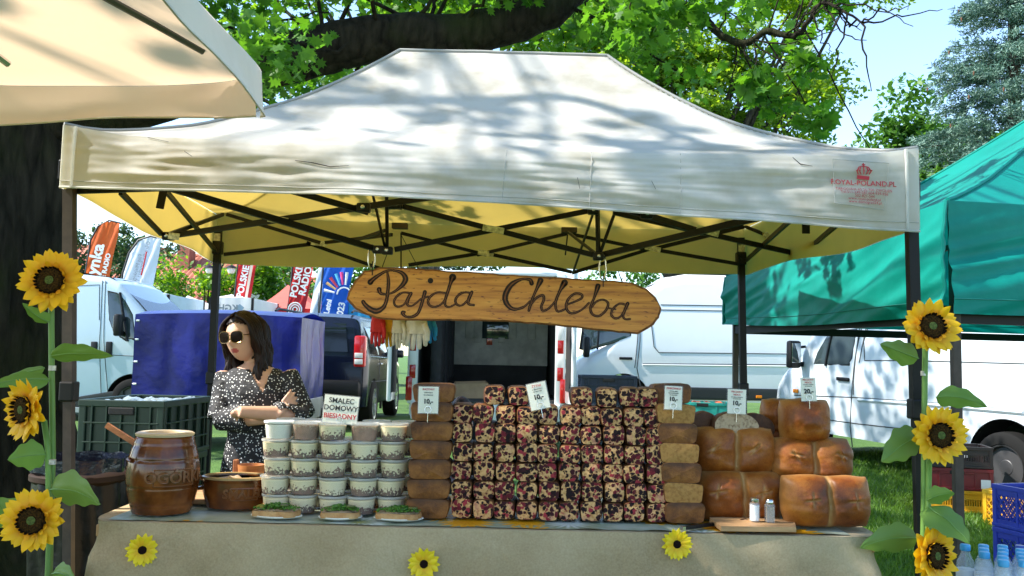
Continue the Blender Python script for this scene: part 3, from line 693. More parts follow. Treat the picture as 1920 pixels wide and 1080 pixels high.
for row in range(6):
    for c in range(10):
        s = r.random()
        x = bx0 + c*CW + r.uniform(-.0035, .0035) + (.004 if row in (1, 4) else 0) - .002*row*.4
        y = YB + .004*row + r.uniform(-.006, .006)
        cl_ = put('cranberry_loaf', r.choice(berry_me), (x, y, ZO+row*RH+r.uniform(-.0006, .0006)), (0, r.uniform(-.05, .05), r.uniform(-.09, .09)),
            ('cut cranberry loaf ending the %s layer at the dark rye stack' if c == 0 else 'cut cranberry loaf ending the %s layer at the pale sided rye stack' if c == 9 else 'cut cranberry loaf inside the %s layer from the table of the berry wall') % ORD[row], 'bread', 'cranberry loaves in the %s layer of the wall' % ORD[row])
        cl_.scale = (r.uniform(.95, 1.05), 1, r.uniform(.95, 1.06))
for k, (px, lab) in enumerate(((927, 'left of the tilted price card'), (972, 'left of the tilted price card'), (1092, 'on top of the berry bread wall'), (1138, 'on top of the berry bread wall'), (1180, 'on top of the berry bread wall'), (1215, 'on top of the berry bread wall'))):
    z = ZO+6*RH; q = P(px, 770, YB+.03)
    put('cranberry_loaf', berry_me[(k*2+1) % 7], (q.x, YB+.025+r.uniform(0, .012), z+(.004 if k > 3 else 0)), (0, r.uniform(-.04, .04), r.uniform(-.12, .05)),
        'cut cranberry loaf lying loose %s' % lab, 'bread', 'loose cranberry loaves %s' % lab)
# brown rye loaves, left column
LB = [loaf_mesh(.148, .0665, .11, 20+s, [m_brown, m_brown], False, 'rye_loaf', .30, .42, 1.0) for s in range(3)]
LBs = [loaf_mesh(.140, .069, .11, 40+s, [m_brown, m_crust], True, 'rye_loaf', .30, .42, 1.0) for s in range(2)]
LBc = [loaf_mesh(.140, .069, .11, 30+s, [m_crumb, m_crust], True, 'rye_loaf', .30, .42, 1.0) for s in range(2)]
for row in range(7):
    q = P(803-2*(row == 0)+(4 if row == 6 else 0), 960, 3.075)
    put('rye_loaf', LB[row % 3], (q.x+r.uniform(-.003, .003), 3.07+.004*row, ZO+row*.0648), (0, r.uniform(-.025, .025), r.uniform(-.04, .04)),
        'dark brown rye loaf, %s of the stack beside the lard tubs' % (ORD+['topmost'])[row] if row else 'dark brown rye loaf at the bottom of the stack beside the lard tubs', 'bread', 'rye loaves stacked beside the tubs')
for row in range(7):
    q = P(1283-3.4*row+2, 960, 3.08)
    cut = row in (1, 3, 5)
    if row == 6: q = P(1262, 745, 3.14)
    put('rye_loaf', (LBc if cut else LBs)[row % 2], (q.x, 3.08+.004*row+(.05 if row == 6 else 0), ZO+row*.0665), (0, r.uniform(-.03, .03), r.uniform(-.05, .03)),
        '%s rye loaf, %s in the stack right of the berry bread wall' % ('pale sided' if cut else 'brown', (['lowest']+ORD[1:]+['topmost'])[row]), 'bread', 'rye loaves stacked right of the berry wall')
# big golden loaves
def big_loaf(label, x0, y0, x1, y1, Y, double=True, thick=.13, tilt=8, rz=0, seed=0, cross=True, name='golden_loaf'):
    a, b = P(x0, y1, Y), P(x1, y0, Y); w, h = b.x-a.x, b.z-a.z
    mb = MB(); nu, nv = 66, 44; scv = []
    lines = []
    for cxx in ((-.5, .5) if double else (0,)):
        for ang in (.5+seed, 1.75+seed*1.3): lines.append((cxx+.10*math.sin(seed*2+cxx), .12+.08*math.cos(seed*3), ang, .34 if double else .5))
    def shp(u, v, back=False):
        X, Z = u*2-1, v*2-1
        # bunch the rows near the rim so that it rounds off smoothly
        X = math.sin(X*math.pi/2)*.35+X*.65; Z = math.sin(Z*math.pi/2)*.35+Z*.65
        rim = max(0, (1-abs(X)**2.9))**.45*max(0, (1-abs(Z)**2.9))**.45; X0, Z0 = X, Z
        n_ = noise.noise((X*1.5+seed, Z*1.5, seed)); n2 = noise.noise((X*4+seed, Z*4, seed*2))*.035 + noise.noise((X*9, Z*9+seed, 3))*.015
        wav = .03*noise.noise((Z*2.5, seed, 1)); gro = math.exp(-((X-.02-wav)/.055)**2) if double else 0; gw = math.exp(-((X-.02-wav)/.20)**2) if double else 0
        sc = 0; pale = gro*.75 if not back else 0
        for (lx, lz, an, ln) in (lines if cross and not back else []):
            dx, dz = (X-lx)*(w/h), Z-lz; dd = dx*math.sin(an)+dz*math.cos(an); al = abs(dx*math.cos(an)-dz*math.sin(an)); fl = max(0, 1-(al/ln)**2)
            if fl: sc += -.24*math.exp(-((dd-.03)/.045)**2)*fl + .16*math.exp(-((dd+.06)/.06)**2)*fl; pale = max(pale, .7*math.exp(-((dd-.02)/.035)**2)*fl)
        dep = rim*(1+.14*n_+n2) - .30*gro*rim - .14*gw*rim + sc*rim*.5
        scv.append(min(1, pale+.5*max(0, 1-rim*1.6)))
        nx_ = 1+.05*noise.noise((Z*1.7, seed, 5)); nz_ = 1+.06*noise.noise((X*2.2, seed, 8)) - (.06*gw if Z > 0 else 0)
        y = thick*.62*dep*(1 if back else -1)*(.55 if back else 1)
        Xr, Zr = X0*math.sqrt(1-.15*Z0*Z0), Z0*math.sqrt(1-.15*X0*X0)
        return Vector((Xr*w/2*nx_*1.06*lerp(.96, 1, v), y, h/2*1.0+Zr*h/2*1.05*nz_))
    mb.grid(nu, nv, shp); mb.grid(nu, nv, lambda u, v: shp(u, v, True))
    loc = Vector(((a.x+b.x)/2, Y+thick/2+.004, a.z))
    o = mb.build(name, [m_gold], smooth=True, angle=None, recalc=False)
    at_ = o.data.attributes.new('score', 'FLOAT', 'POINT'); at_.data.foreach_set('value', scv)
    bm = bmesh.new(); bm.from_mesh(o.data); bmesh.ops.remove_doubles(bm, verts=bm.verts, dist=.0004); bmesh.ops.recalc_face_normals(bm, faces=bm.faces); bm.to_mesh(o.data); bm.free()
    o.data.polygons.foreach_set('use_smooth', [True]*len(o.data.polygons))
    o.location = loc; o.rotation_euler = (R(-tilt), 0, R(rz)); return tag(o, label, 'bread', 'big golden loaves at the end of the table')
big_loaf('golden double loaf beside the cutting board at the table end', 1478, 899, 1643, 992, 3.01, seed=1.0, tilt=6)
big_loaf('golden double loaf behind the salt and pepper shakers', 1318, 889, 1478, 982, 3.10, seed=2.4, tilt=6)
big_loaf('golden double loaf stacked behind the one at the table end', 1456, 826, 1609, 905, 3.13, seed=3.7, tilt=8)
big_loaf('golden double loaf under the low price card, next to the rye stack', 1307, 806, 1462, 892, 3.14, seed=5.2, tilt=8)
big_loaf('single golden loaf standing topmost under the twenty price card', 1472, 752, 1566, 832, 3.15, double=False, seed=6.6, cross=False, tilt=3)
big_loaf('single golden loaf half hidden behind the topmost one', 1437, 751, 1502, 822, 3.31, double=False, seed=8.1, cross=False, tilt=2)
big_loaf('golden loaf wedged low behind the stacked double loaves', 1428, 806, 1480, 860, 3.30, double=False, seed=9.4, cross=False, tilt=2)
# cut country loaf and two dark round pieces behind
def half_loaf(label, x0, y0, x1, y1, Y, d, mats, seed):
    a, b = P(x0, y1, Y), P(x1, y0, Y); w, h = b.x-a.x, b.z-a.z; n = 28; mb = MB(); vs = []
    out = []
    for k in range(n):
        t = 2*math.pi*k/n; c, s = math.cos(t), math.sin(t)
        z = (abs(s)**.75)*(1 if s > 0 else -.55)
        out.append((c*w/2*(1-.1*max(0, -s)), (z+.55)/1.55*h - .10*h*max(0, c)))
    pr = ((.97, 0), (1, .004), (1, d*.5), (.9, d*.85), (.5, d))
    for sc, y in pr: vs += [(x*sc, y, max(0, h*.4+(z-h*.4)*sc)) for x, z in out]
    mb.mi = 1; mb.add(vs, [(i*n+k, i*n+(k+1) % n, (i+1)*n+(k+1) % n, (i+1)*n+k) for i in range(4) for k in range(n)]+[tuple(4*n+k for k in range(n))])
    mb.mi = 0; mb.add([(x*.97, 0, h*.4+(z-h*.4)*.97) for x, z in out]+[(0, -.003, h*.4)], [(k, n, (k+1) % n) for k in range(n)])
    o = mb.build('country_loaf', mats, smooth=True, angle=50); o.location = ((a.x+b.x)/2, Y, a.z); o.rotation_euler = (0, 0, R(seed)); return tag(o, label, 'bread', 'country loaves behind the golden bread')
half_loaf('cut country loaf showing its pale holey crumb under a price card', 1338, 773, 1426, 818, 3.19, .1, [m_pale, m_crust], 4)
half_loaf('dark crusted country loaf between the rye stack and the cut loaf', 1298, 772, 1350, 815, 3.26, .12, [m_crust, m_crust], 0)
half_loaf('dark crusted country loaf behind the cut loaf, towards the golden loaves', 1385, 776, 1452, 818, 3.29, .12, [m_crust, m_crust], -6)
# crates that hold the rear breads up are hidden: a low wooden riser behind the front loaves
mb = MB(); mb.bbox((1.0-.12, 3.42, ZO+.085), (.72, .28, .17), .006); tag(mb.build('riser_box', m_wood, origin=(.88, 3.42, ZO)), 'low wooden riser box behind the golden loaves', 'box')

# ------------------------------------------------------------------ lard tubs
def lard_mat(name, top, bits, level, sc=75):
    m, nt, b = nodes(name); co = coords(nt, 'Object', (1, 1, 1), True); tc = N(nt, 'ShaderNodeTexCoord'); sp = N(nt, 'ShaderNodeSeparateXYZ'); L(nt, tc.outputs['Object'], sp.inputs[0])
    nz = N(nt, 'ShaderNodeTexNoise'); nz.inputs['Scale'].default_value = sc*1.6; nz.inputs['Detail'].default_value = 3; L(nt, co, nz.inputs['Vector'])
    n0 = N(nt, 'ShaderNodeTexNoise'); n0.inputs['Scale'].default_value = 22; L(nt, co, n0.inputs['Vector'])
    # more cracklings towards the bottom, where they sink
    h = N(nt, 'ShaderNodeMath', operation='MULTIPLY_ADD'); h.inputs[1].default_value = -13.0; h.inputs[2].default_value = level; L(nt, sp.outputs[2], h.inputs[0])
    a0 = N(nt, 'ShaderNodeMath', operation='MULTIPLY_ADD'); a0.inputs[1].default_value = .45; L(nt, n0.outputs[0], a0.inputs[0]); L(nt, h.outputs[0], a0.inputs[2])
    a1 = N(nt, 'ShaderNodeMath', operation='MULTIPLY_ADD'); a1.inputs[1].default_value = 1.1; L(nt, nz.outputs[0], a1.inputs[0]); L(nt, a0.outputs[0], a1.inputs[2])
    f = ramp(nt, a1.outputs[0], [(.90, (0, 0, 0)), (1.0, (1, 1, 1))])
    bc = ramp(nt, n0.outputs[0], [(.35, bits), (.65, tuple(min(1, q*2.3+.03) for q in bits))])
    mx = N(nt, 'ShaderNodeMix', data_type='RGBA'); mx.inputs[6].default_value = (*top, 1); L(nt, f, mx.inputs[0]); L(nt, bc, mx.inputs[7])
    L(nt, mx.outputs[2], b.inputs['Base Color']); b.inputs['Roughness'].default_value = .35
    b.inputs['Subsurface Weight'].default_value = .0; return m
m_lard = [lard_mat('lard_cracklings', (.82, .70, .43), (.075, .024, .008), .45), lard_mat('lard_few_cracklings', (.84, .73, .48), (.085, .03, .01), .34), lard_mat('lard_meaty', (.52, .37, .24), (.17, .075, .04), .78), lard_mat('lard_sunlit_tone', (.86, .82, .70), (.5, .4, .3), .0)]
def clear_mat(name, col, mixf, rough):
    m, nt, b = nodes(name); nt.nodes.remove(b)
    t = N(nt, 'ShaderNodeBsdfTransparent'); t.inputs[0].default_value = (.97, .97, .97, 1)
    g = N(nt, 'ShaderNodeBsdfPrincipled'); g.inputs['Base Color'].default_value = (*col, 1); g.inputs['Roughness'].default_value = rough
    mx = N(nt, 'ShaderNodeMixShader'); mx.inputs[0].default_value = mixf
    L(nt, t.outputs[0], mx.inputs[1]); L(nt, g.outputs[0], mx.inputs[2]); L(nt, mx.outputs[0], nt.nodes['Material Output'].inputs[0]); return m
m_cup = clear_mat('clear_plastic_cup', (.8, .8, .76), .07, .12)
m_lid = clear_mat('clear_plastic_lid', (.85, .84, .78), .38, .15)
m_lid_sun = M('sunlit_lid_tone', (.82, .80, .74), .35)
tub_me = {}
def tub_meshes():
    c = MB(); c.lathe([(.036, 0), (.0415, .0015), (.0440, .012), (.0492, .0545), (.0500, .0575), (.0488, .0575), (.048, .054), (.0425, .004)], seg=28); 
    l = MB(); l.lathe([(.0475, .0530), (.0520, .0550), (.0525, .0600), (.0505, .0618), (.0470, .0612), (.046, .0592), (.030, .0590)], seg=28)
    f = MB(); f.lathe([(.030, .0022), (.0405, .0026), (.0431, .0125), (.0476, .0500), (.046, .0508), (.02, .0512)], seg=28)
    res = []
    for nm, q, m in (('cup', c, m_cup), ('lid', l, m_lid), ('filling', f, m_lard[0])):
        o = q.build(nm, m, smooth=True, angle=45); res.append(o.data); bpy.data.objects.remove(o)
    return res
cup_me, lid_me, fill_me = tub_meshes()
lid_sun_me = lid_me.copy(); lid_sun_me.materials[0] = m_lid_sun
fills = [fill_me]
for k in (1, 2, 3): q = fill_me.copy(); q.materials[0] = m_lard[k]; fills.append(q)
def tub(x, y, z, kind, label, group, wl=False):
    t = thing('lard_tub', label, 'tub', (x, y, z), r.uniform(0, 6.28), group)
    link('filling', fills[kind], t); link('cup', cup_me, t); link('lid', lid_sun_me if wl else lid_me, t)
colx = (515, 568, 621, 677, 732); tubY = (3.16, 3.15, 3.14, 3.145, 3.16)
COLN = ['first column beside the bowl', 'second column from the bowl', 'middle column', 'second column from the rye', 'column beside the rye']
for c in range(5):
    for row in range(5):
        q = P(colx[c]+(5-row)*.4+(0 if c else 3*(row == 4)), 960, tubY[c]); kind = 0 if r.random() < .7 else 1
        if row == 4: kind = {0: 3, 1: 2, 2: 0, 3: 2, 4: 0}[c]  # top tub by the bowl: sunlight painted in as whiter lard and lid
        tub(q.x+r.uniform(-.006, .006), tubY[c]+r.uniform(-.003, .003), ZO+row*.0625, kind, 'tub of %s, %s in the %s' % (('lard', 'pale lard', 'meaty lard', 'white lard')[kind], (['lowest', 'second up', 'third up', 'fourth up', 'topmost'])[row], COLN[c]), 'lard tubs stacked at the front', kind == 3)
for c in range(5):
    for row in range(5):
        if c == 2 and row == 4: continue
        q = P(colx[c]+24, 950, 3.27)
        tub(q.x+r.uniform(-.004, .004), 3.272+r.uniform(-.003, .003), ZO+row*.0625, int(r.random() < .3), 'clear lard tub in the rear row behind the front tubs', 'lard tubs in the rear row')

# ------------------------------------------------------------------ price cards
m_card = M('cream_card', (.80, .76, .62), .35, var=.04)
m_sleeve = clear_mat('clear_sleeve', (.8, .8, .8), .12, .1)
def price_card(cx, cy, wpx, hpx, Y, rotd, lines, label, clip=True):
    c = P(cx, cy, Y); k = Y/FPX; w_, h_ = wpx*k, hpx*k
    t = thing('price_card', label, 'price card', c-Vector((0, 0, h_/2)), 0, 'price cards on the breads', rot=(R(-4), R(-rotd), 0))
    mb = MB(); mb.bbox((0, 0, h_/2), (w_, .0016, h_), .0005); mb.build('card', m_card, t)
    mb = MB(); mb.bbox((0, 0, h_/2), (w_+.006, .0032, h_+.006), .001); mb.build('sleeve', m_sleeve, t)
    for (s, zf, hf, mm, bd) in lines:
        text(s, hf*h_, mm, t, frame((0, -.0024, h_*zf), (1, 0, 0), (0, 0, 1)), ext=.0002, bold=bd*h_)
    if clip:
        mb = MB(); n = 16; rr = .011
        mb.tube([(rr*math.cos(i/n*6.283), -.004, .012+rr*math.sin(i/n*6.283)) for i in range(n+1)], .0011, 5); mb.tube([(0, -.004, .001), (0, -.002, -.030)], .0011, 5); mb.build('wire_clip', m_chrome, t, smooth=True)
Rd, Dk = m_red_ink, m_dark_ink
price_card(803, 750, 37, 49, 3.06, 0, [('RAZOWY', .90, .105, Rd, .001), ('TRADYCYJNY', .775, .055, Dk, .001), ('NA ZAKWASIE', .685, .055, Dk, .001), ('10,-', .44, .24, Dk, .010), ('0,7 kg', .22, .05, Dk, 0)], 'price card headed razowy on the dark rye stack')
price_card(1015, 742, 36, 49, 3.10, 13, [('ŻYTNI', .88, .13, Rd, .001), ('Z ŻURAWINĄ', .76, .06, Dk, .001), ('NA ZAKWASIE', .68, .05, Dk, .001), ('10,-', .46, .25, Dk, .010), ('0,5 kg', .22, .05, Dk, 0)], 'tilted price card headed żytni among the loose cranberry loaves')
price_card(1262, 746, 32, 43, 3.07, -2, [('ZDRÓWKO', .90, .12, Rd, .002), ('ŻYTNI 100%', .78, .065, Dk, .001), ('NA ZAKWASIE', .70, .065, Dk, .001), ('ZE ZIARNAMI', .62, .055, Dk, .001), ('10,-', .44, .25, Dk, .010), ('0,5 kg', .22, .05, Dk, 0)], 'price card headed zdrówko on the brown loaf stack')
price_card(1381, 753, 34, 45, 3.17, -2, [('PIECZONY', .90, .10, Rd, .001), ('NOCĄ', .78, .10, Rd, .001), ('NA LIŚCIU CHRZANU', .68, .05, Dk, .001), ('NA ZAKWASIE', .61, .05, Dk, .001), ('10,-', .43, .25, Dk, .010), ('0,5 kg', .22, .05, Dk, 0)], 'price card reading ten on the cut country loaf')
price_card(1517, 730, 28, 43, 3.16, 2, [('PIECZONY', .91, .10, Rd, .001), ('NOCĄ', .79, .10, Rd, .001), ('NA LIŚCIU CHRZANU', .70, .045, Dk, .001), ('NA ZAKWASIE', .63, .045, Dk, .001), ('20,-', .41, .27, Dk, .010), ('1 kg', .2, .05, Dk, 0)], 'price card reading twenty on the topmost golden loaf')
price_card(637, 768, 64, 51, 3.12, -4, [('SMALEC', .81, .26, Dk, .004), ('DOMOWY', .54, .26, Dk, .004), ('BIESIADNY', .25, .25, Rd, .004)], 'wide cream card lettered for lard above the tubs')

# ------------------------------------------------------------------ barrel, bowls, boards
def glaze_mat():
    m, nt, b = nodes('brown_glaze'); co = coords(nt, 'Object')
    nz = N(nt, 'ShaderNodeTexNoise'); nz.inputs['Scale'].default_value = 14; nz.inputs['Detail'].default_value = 5; L(nt, co, nz.inputs['Vector'])
    c = ramp(nt, nz.outputs[0], [(.3, (.040, .010, .002)), (.52, (.125, .034, .007)), (.75, (.25, .08, .018))])
    L(nt, c, b.inputs['Base Color']); b.inputs['Roughness'].default_value = .2; b.inputs['Coat Weight'].default_value = .15; b.inputs['Coat Roughness'].default_value = .08; b.inputs['Specular IOR Level'].default_value = .4; return m
m_glaze = glaze_mat(); m_rawclay = M('cream_glaze', (.55, .42, .25), .4, var=.2); m_gold_line = M('worn_glaze_edge', (.15, .05, .014), .3)
def wrap_text(s, size, parent, fr, z0, ang0, out, m, sx=1, sy=1):
    o = text(s, size, m, parent, Matrix.Identity(4), ext=.0035, bold=.0012)
    for v in o.data.vertices:
        x, y, z = v.co; zz = z0+y; rr = fr(zz)+out+z; a = ang0 + x/fr(zz); v.co = (rr*math.sin(a)*sx, -rr*math.cos(a)*sy, zz)
    o.data.update(); return o
bq = PZ(284, 966, ZO); bq = Vector((bq.x, bq.y+.085, ZO))
ba = thing('clay_barrel', 'brown glazed clay pickle barrel with a wooden ladle in it', 'barrel', bq)
def rb(z):
    t = z/.262; rr = .094+.026*math.sin(min(1, max(0, t*1.02+.02))*math.pi)
    return rr*.93 if t > .97 else rr
prof = [(0, 0), (.088, 0)]
zz = 0
for i in range(53):
    z = i/52*.258; g = sum(.0035*math.exp(-((z-q)/.0025)**2) for q in (.028, .088, .180, .226)); prof.append((rb(z)-g+(.003 if .028 < z < .088 or .18 < z < .226 else 0)*0, z))
mb = MB(); n = 72; vs = []
for rr, z in prof[1:]:
    for k in range(n):
        a = 2*math.pi*k/n; st = min(abs(((k+ (3 if z < .09 else 0 if z < .18 else 4)) % 9)-4.5)-3.6, .9); gr = .0024 if ((k+(3 if z < .09 else 0 if z < .18 else 4)) % 9 == 0) and .03 < z < .224 else 0
        vs.append(((rr-gr)*math.cos(a), (rr-gr)*math.sin(a), z))
mb.add(vs, [(i*n+k, i*n+(k+1) % n, (i+1)*n+(k+1) % n, (i+1)*n+k) for i in range(len(prof)-2) for k in range(n)]+[tuple(range(n))[::-1]])
mb.build('body', m_glaze, ba, smooth=True, angle=60)
mb = MB(); mb.lathe([(.095, .2565), (.097, .264), (.090, .2685), (.066, .2685), (.062, .262), (.060, .20), (.02, .19)], seg=40); mb.build('rim', m_rawclay, ba, smooth=True, angle=50)
mb = MB(); mb.lathe([(.001, .212), (.0605, .212), (.0605, .214), (.001, .214)], seg=32); mb.build('brine', M('brine', (.05, .035, .01), .1), ba)
ang = .42
def plaque(parent, fr, z0, z1, a0, a1, m, out=.002, sx=1, sy=1):
    mb = MB(); mb.grid(16, 4, lambda u, v: Vector(((fr(lerp(z0, z1, v))+out)*math.sin(lerp(a0, a1, u))*sx, -(fr(lerp(z0, z1, v))+out)*math.cos(lerp(a0, a1, u))*sy, lerp(z0, z1, v))))
    pl = mb.build('plaque', m, parent, smooth=True, angle=None, recalc=False)
    mb = MB()
    pp = [(lerp(a0, a1, i/12), z0) for i in range(13)]+[(a1, lerp(z0, z1, i/4)) for i in range(5)]+[(lerp(a1, a0, i/12), z1) for i in range(13)]+[(a0, lerp(z1, z0, i/4)) for i in range(5)]
    mb.tube([((fr(z)+out)*math.sin(a)*sx, -(fr(z)+out)*math.cos(a)*sy, z) for a, z in pp], .0025, 5); mb.build('plaque_border', m_gold_line, pl, smooth=True)
    return pl
pl = plaque(ba, rb, .098, .152, .12, 1.25, m_glaze)
wrap_text('OGÓRKI', .050, ba, rb, .125, .68, .003, m_gold_line)
mb = MB(); mb.tube([((rb(.185)+.001)*math.sin(a), -(rb(.185)+.012*math.cos((a+.95)*4))*math.cos(a), .176+.004*math.cos((a+.95)*6)) for a in [-1.2+.5*i/8 for i in range(9)]], .006, 8); mb.build('lug_handle', m_glaze, ba, smooth=True)
sp = thing('wooden_ladle', 'reddish wooden ladle handle leaning out of the clay barrel', 'ladle', bq+Vector((-.01, 0, .2)))
mb = MB(); a, b = P(200, 797, 3.12), P(268, 840, bq.y); d = (b-a).normalized(); mb.bar(a, b+d*.055, .012, .018); mb.build('handle', m_woodred, sp, world=True)
mb = MB(); mb.lathe([(.001, -.008), (.014, -.006), (.016, 0), (.014, .001), (.001, -.004)], b+d*.062, 14); mb.build('bowl', m_woodred, sp, world=True, smooth=True)
# lard bowl
lq = PZ(427, 958, ZO); lq = Vector((lq.x, lq.y+.075, ZO))
bw = thing('clay_bowl', 'oval brown glazed clay bowl full of lard spread', 'bowl', lq)
def rbw(z): return .098+.016*sst(0, .07, z)
SY = .72
mb = MB(); mb.lathe([(.088, 0), (.098, .004)]+[(rbw(z)-(.002 if abs(z-.075) < .004 else 0), z) for z in [.01+.01*i for i in range(10)]]+[(.117, .104), (.115, .111), (.106, .111), (.103, .100), (.098, .07)], seg=48, sy=SY); mb.build('body', m_glaze, bw, smooth=True, angle=50)
mb = MB(); mb.lathe([(.1175, .1035), (.1175, .1105), (.110, .1135), (.104, .1115), (.104, .107), (.114, .1035)], seg=48, sy=SY); mb.build('rim', M('pale_rim_glaze', (.34, .22, .10), .25), bw, smooth=True)
mb = MB()
def lardtop(u, v):
    a = u*6.2832; rr = v*.102; x, y = rr*math.cos(a), rr*math.sin(a)*SY
    return Vector((x, y, .096+.012*noise.noise((x*40, y*40, 3))+.014*noise.noise((x*16, y*16, 1))+.012*(1-v)))
mb.grid(48, 10, lardtop); mb.build('lard_spread', M('lard_spread', (.52, .38, .25), .45, col2=(.34, .2, .12), vscale=70), bw, smooth=True, angle=None)
plaque(bw, rbw, .036, .076, .08, .98, m_glaze, .002, 1, SY); wrap_text('SMALEC', .042, bw, rbw, .056, .52, .003, m_gold_line, 1, SY)
for sx_ in (-1,):
    mb = MB(); mb.tube([(sx_*.108, -.03, .07), (sx_*.128, -.02, .066), (sx_*.13, 0, .066), (sx_*.126, .02, .066), (sx_*.108, .03, .07)], .007, 8); mb.build('lug_handle', m_glaze, bw, smooth=True)
sp = thing('wooden_spoon', 'thin wooden spoon standing in the bowl of lard spread', 'spoon', lq+Vector((-.03, 0, .1)))
a, b = P(345, 868, lq.y-.02), P(392, 908, lq.y); mb = MB(); mb.tube([a, a.lerp(b, .5), b], [.006, .005, .006], 8); mb.build('handle', m_woodred, sp, world=True, smooth=True)
mb = MB(); d = (b-a).normalized(); mb.tube([b-d*.004, b+d*.008, b+d*.02, b+d*.03], [.006, .012, .012, .004], 8); mb.build('bowl', m_woodred, sp, world=True, smooth=True)
wq = PZ(470, 921, ZO); wq.y = 3.42
wb = thing('wooden_bowl', 'small turned orange wooden bowl behind the clay bowl', 'bowl', (P(470, 905, 3.42).x, 3.42, ZO))
mb = MB(); mb.lathe([(.03, 0), (.034, .003), (.044, .05), (.05, .118), (.0505, .125), (.047, .125), (.045, .118), (.038, .05), (.01, .04)], seg=32); mb.build('body', M('orange_wood', (.45, .17, .05), .4, var=.3, vscale=5, scale=(1, 1, 12)), wb, smooth=True, angle=50)
mb = MB(); mb.bbox((-.058, .0, .118), (.02, .02, .05), .004); mb.build('handle', m_woodred, wb)
q = PZ(352, 940, ZO); mb = MB(); mb.bbox((q.x+.02, 3.36, ZO+.011), (.20, .24, .018), .004); tag(mb.build('cutting_board', m_wood, origin=(q.x+.02, 3.36, ZO)), 'wooden board lying between clay barrel and clay bowl', 'board')
# sandwiches
m_toast = crust_mat('slice_crust', (.30, .13, .04), (.45, .24, .09), (.55, .35, .16), 20)
m_chive = leafmat('chives', (.03, .10, .01), (.10, .24, .03), .15)
m_plate = M('paper_plate', (.72, .72, .68), .6)
for i, (x0, x1, yb, lab) in enumerate(((458, 552, 986, 'below the first tub column'), (590, 668, 988, 'below the middle tub column'), (697, 786, 990, 'beside the dark rye stack'))):
    a, b = PZ(x0, yb-8, ZO), PZ(x1, yb-8, ZO); w_ = b.x-a.x; c = Vector(((a.x+b.x)/2, 3.045, ZO))
    t = thing('open_sandwich', 'open sandwich heaped with chives and pickle, %s' % lab, 'sandwich', c, R((-6, 5, -4)[i]), 'open sandwiches at the table edge')
    mb = MB(); mb.lathe([(.03, 0), (.5, .001), (.56, .006), (.55, .008), (.4, .004)], seg=24, sx=w_, sy=.085); mb.build('plate', m_plate, t, smooth=True)
    mb = MB(); nn = 24; out = [(w_/2*math.copysign(abs(math.cos(k/nn*6.283))**.6, math.cos(k/nn*6.283)), .042*math.copysign(abs(math.sin(k/nn*6.283))**.6, math.sin(k/nn*6.283))*(1+.12*math.sin(k))) for k in range(nn)]
    mb.add([(x, y, .0055) for x, y in out]+[(x*1.01, y*1.01, .012) for x, y in out]+[(x*.97, y*.95, .023) for x, y in out], [(k, (k+1) % nn, nn+(k+1) % nn, nn+k) for k in range(nn)]+[(nn+k, nn+(k+1) % nn, 2*nn+(k+1) % nn, 2*nn+k) for k in range(nn)]+[tuple(range(nn))[::-1], tuple(2*nn+k for k in range(nn))])
    mb.build('bread_slice', m_toast, t, smooth=True, angle=50)
    mb = MB(); mb.grid(14, 8, lambda u, v: Vector(((u-.5)*w_*.88, (v-.5)*.07, .0235+.006*math.sin(u*3.14)*math.sin(v*3.14)+.004*noise.noise((u*6, v*5, i))))); mb.build('lard_layer', M('lard_spread', (.5, .4, .3)), t, smooth=True, angle=None)
    mb = MB()
    for k in range(230):
        u = r.gauss(0, .2); x = max(-.44, min(.44, u))*w_; y = max(-.036, min(.034, r.gauss(-.002, .016))); z = .028+.016*math.exp(-(x/w_*3)**2)*r.random()+.003*r.random()
        mb.box((x, y, z), (.0065*r.uniform(.6, 1.5), .004, .004), Matrix.Rotation(r.random()*6, 3, 'Z') @ Matrix.Rotation(r.random()*3, 3, 'X'))
    mb.build('chives', m_chive, t, kind='stuff', recalc=False)
    for k in range(3):
        mb = MB(); mb.lathe([(.001, 0), (.015, 0), (.016, .0025), (.015, .005), (.001, .005)], ((k-1)*w_*.26+.01*(i-1), -.012+.012*(k % 2), .031+.004*k), 16, Matrix.Rotation(R(18-10*k), 3, 'X')); mb.build('pickle_slice', M('pickle', (.10, .13, .025), .25, var=.3, vscale=60), t, smooth=True)
# salt, pepper, board, knife
q = PZ(1425, 990, ZO)
mb = MB(); mb.prism([PZ(x, y, ZO+.002) for x, y in ((1330, 979), (1440, 975), (1490, 987), (1493, 998), (1352, 996))], (0, 0, .016)); tag(mb.build('cutting_board', m_wood, origin=(q.x, q.y, ZO), recalc=True), 'thin wooden cutting board under the salt and pepper shakers', 'board')
m_glass = clear_mat('shaker_glass', (.7, .72, .72), .25, .05)
def shaker(px, py, Y, rr, h, mfill, square, label):
    c = P(px, py, Y); t = thing('shaker', label, 'shaker', (c.x, Y, ZO+.0185))
    s = 4 if square else 20; ro = Matrix.Rotation(R(45), 3, 'Z') if square else None; k = 1.25 if square else 1
    mb = MB(); mb.lathe([(rr*.8*k, 0), (rr*k, .003), (rr*k, h*.72), (rr*.8*k, h*.8), (rr*.8*k, h*.82)], seg=s, rot=ro); mb.build('glass', m_glass, t, smooth=not square)
    mb = MB(); mb.lathe([(rr*.7*k, .004), (rr*.84*k, .005), (rr*.84*k, h*.68), (rr*.3*k, h*.69)], seg=s, rot=ro); mb.build('filling', mfill, t, smooth=not square)
    mb = MB(); mb.lathe([(rr*.9, h*.80), (rr*.93, h*.81), (rr*.93, h*.93), (rr*.7, h*.985), (rr*.2, h)], seg=20); mb.build('cap', m_chrome, t, smooth=True, angle=40)
shaker(1415, 980, 3.04, .0175, .080, M('salt', (.85, .85, .85), .7), False, 'round glass salt shaker with steel cap on the cutting board')
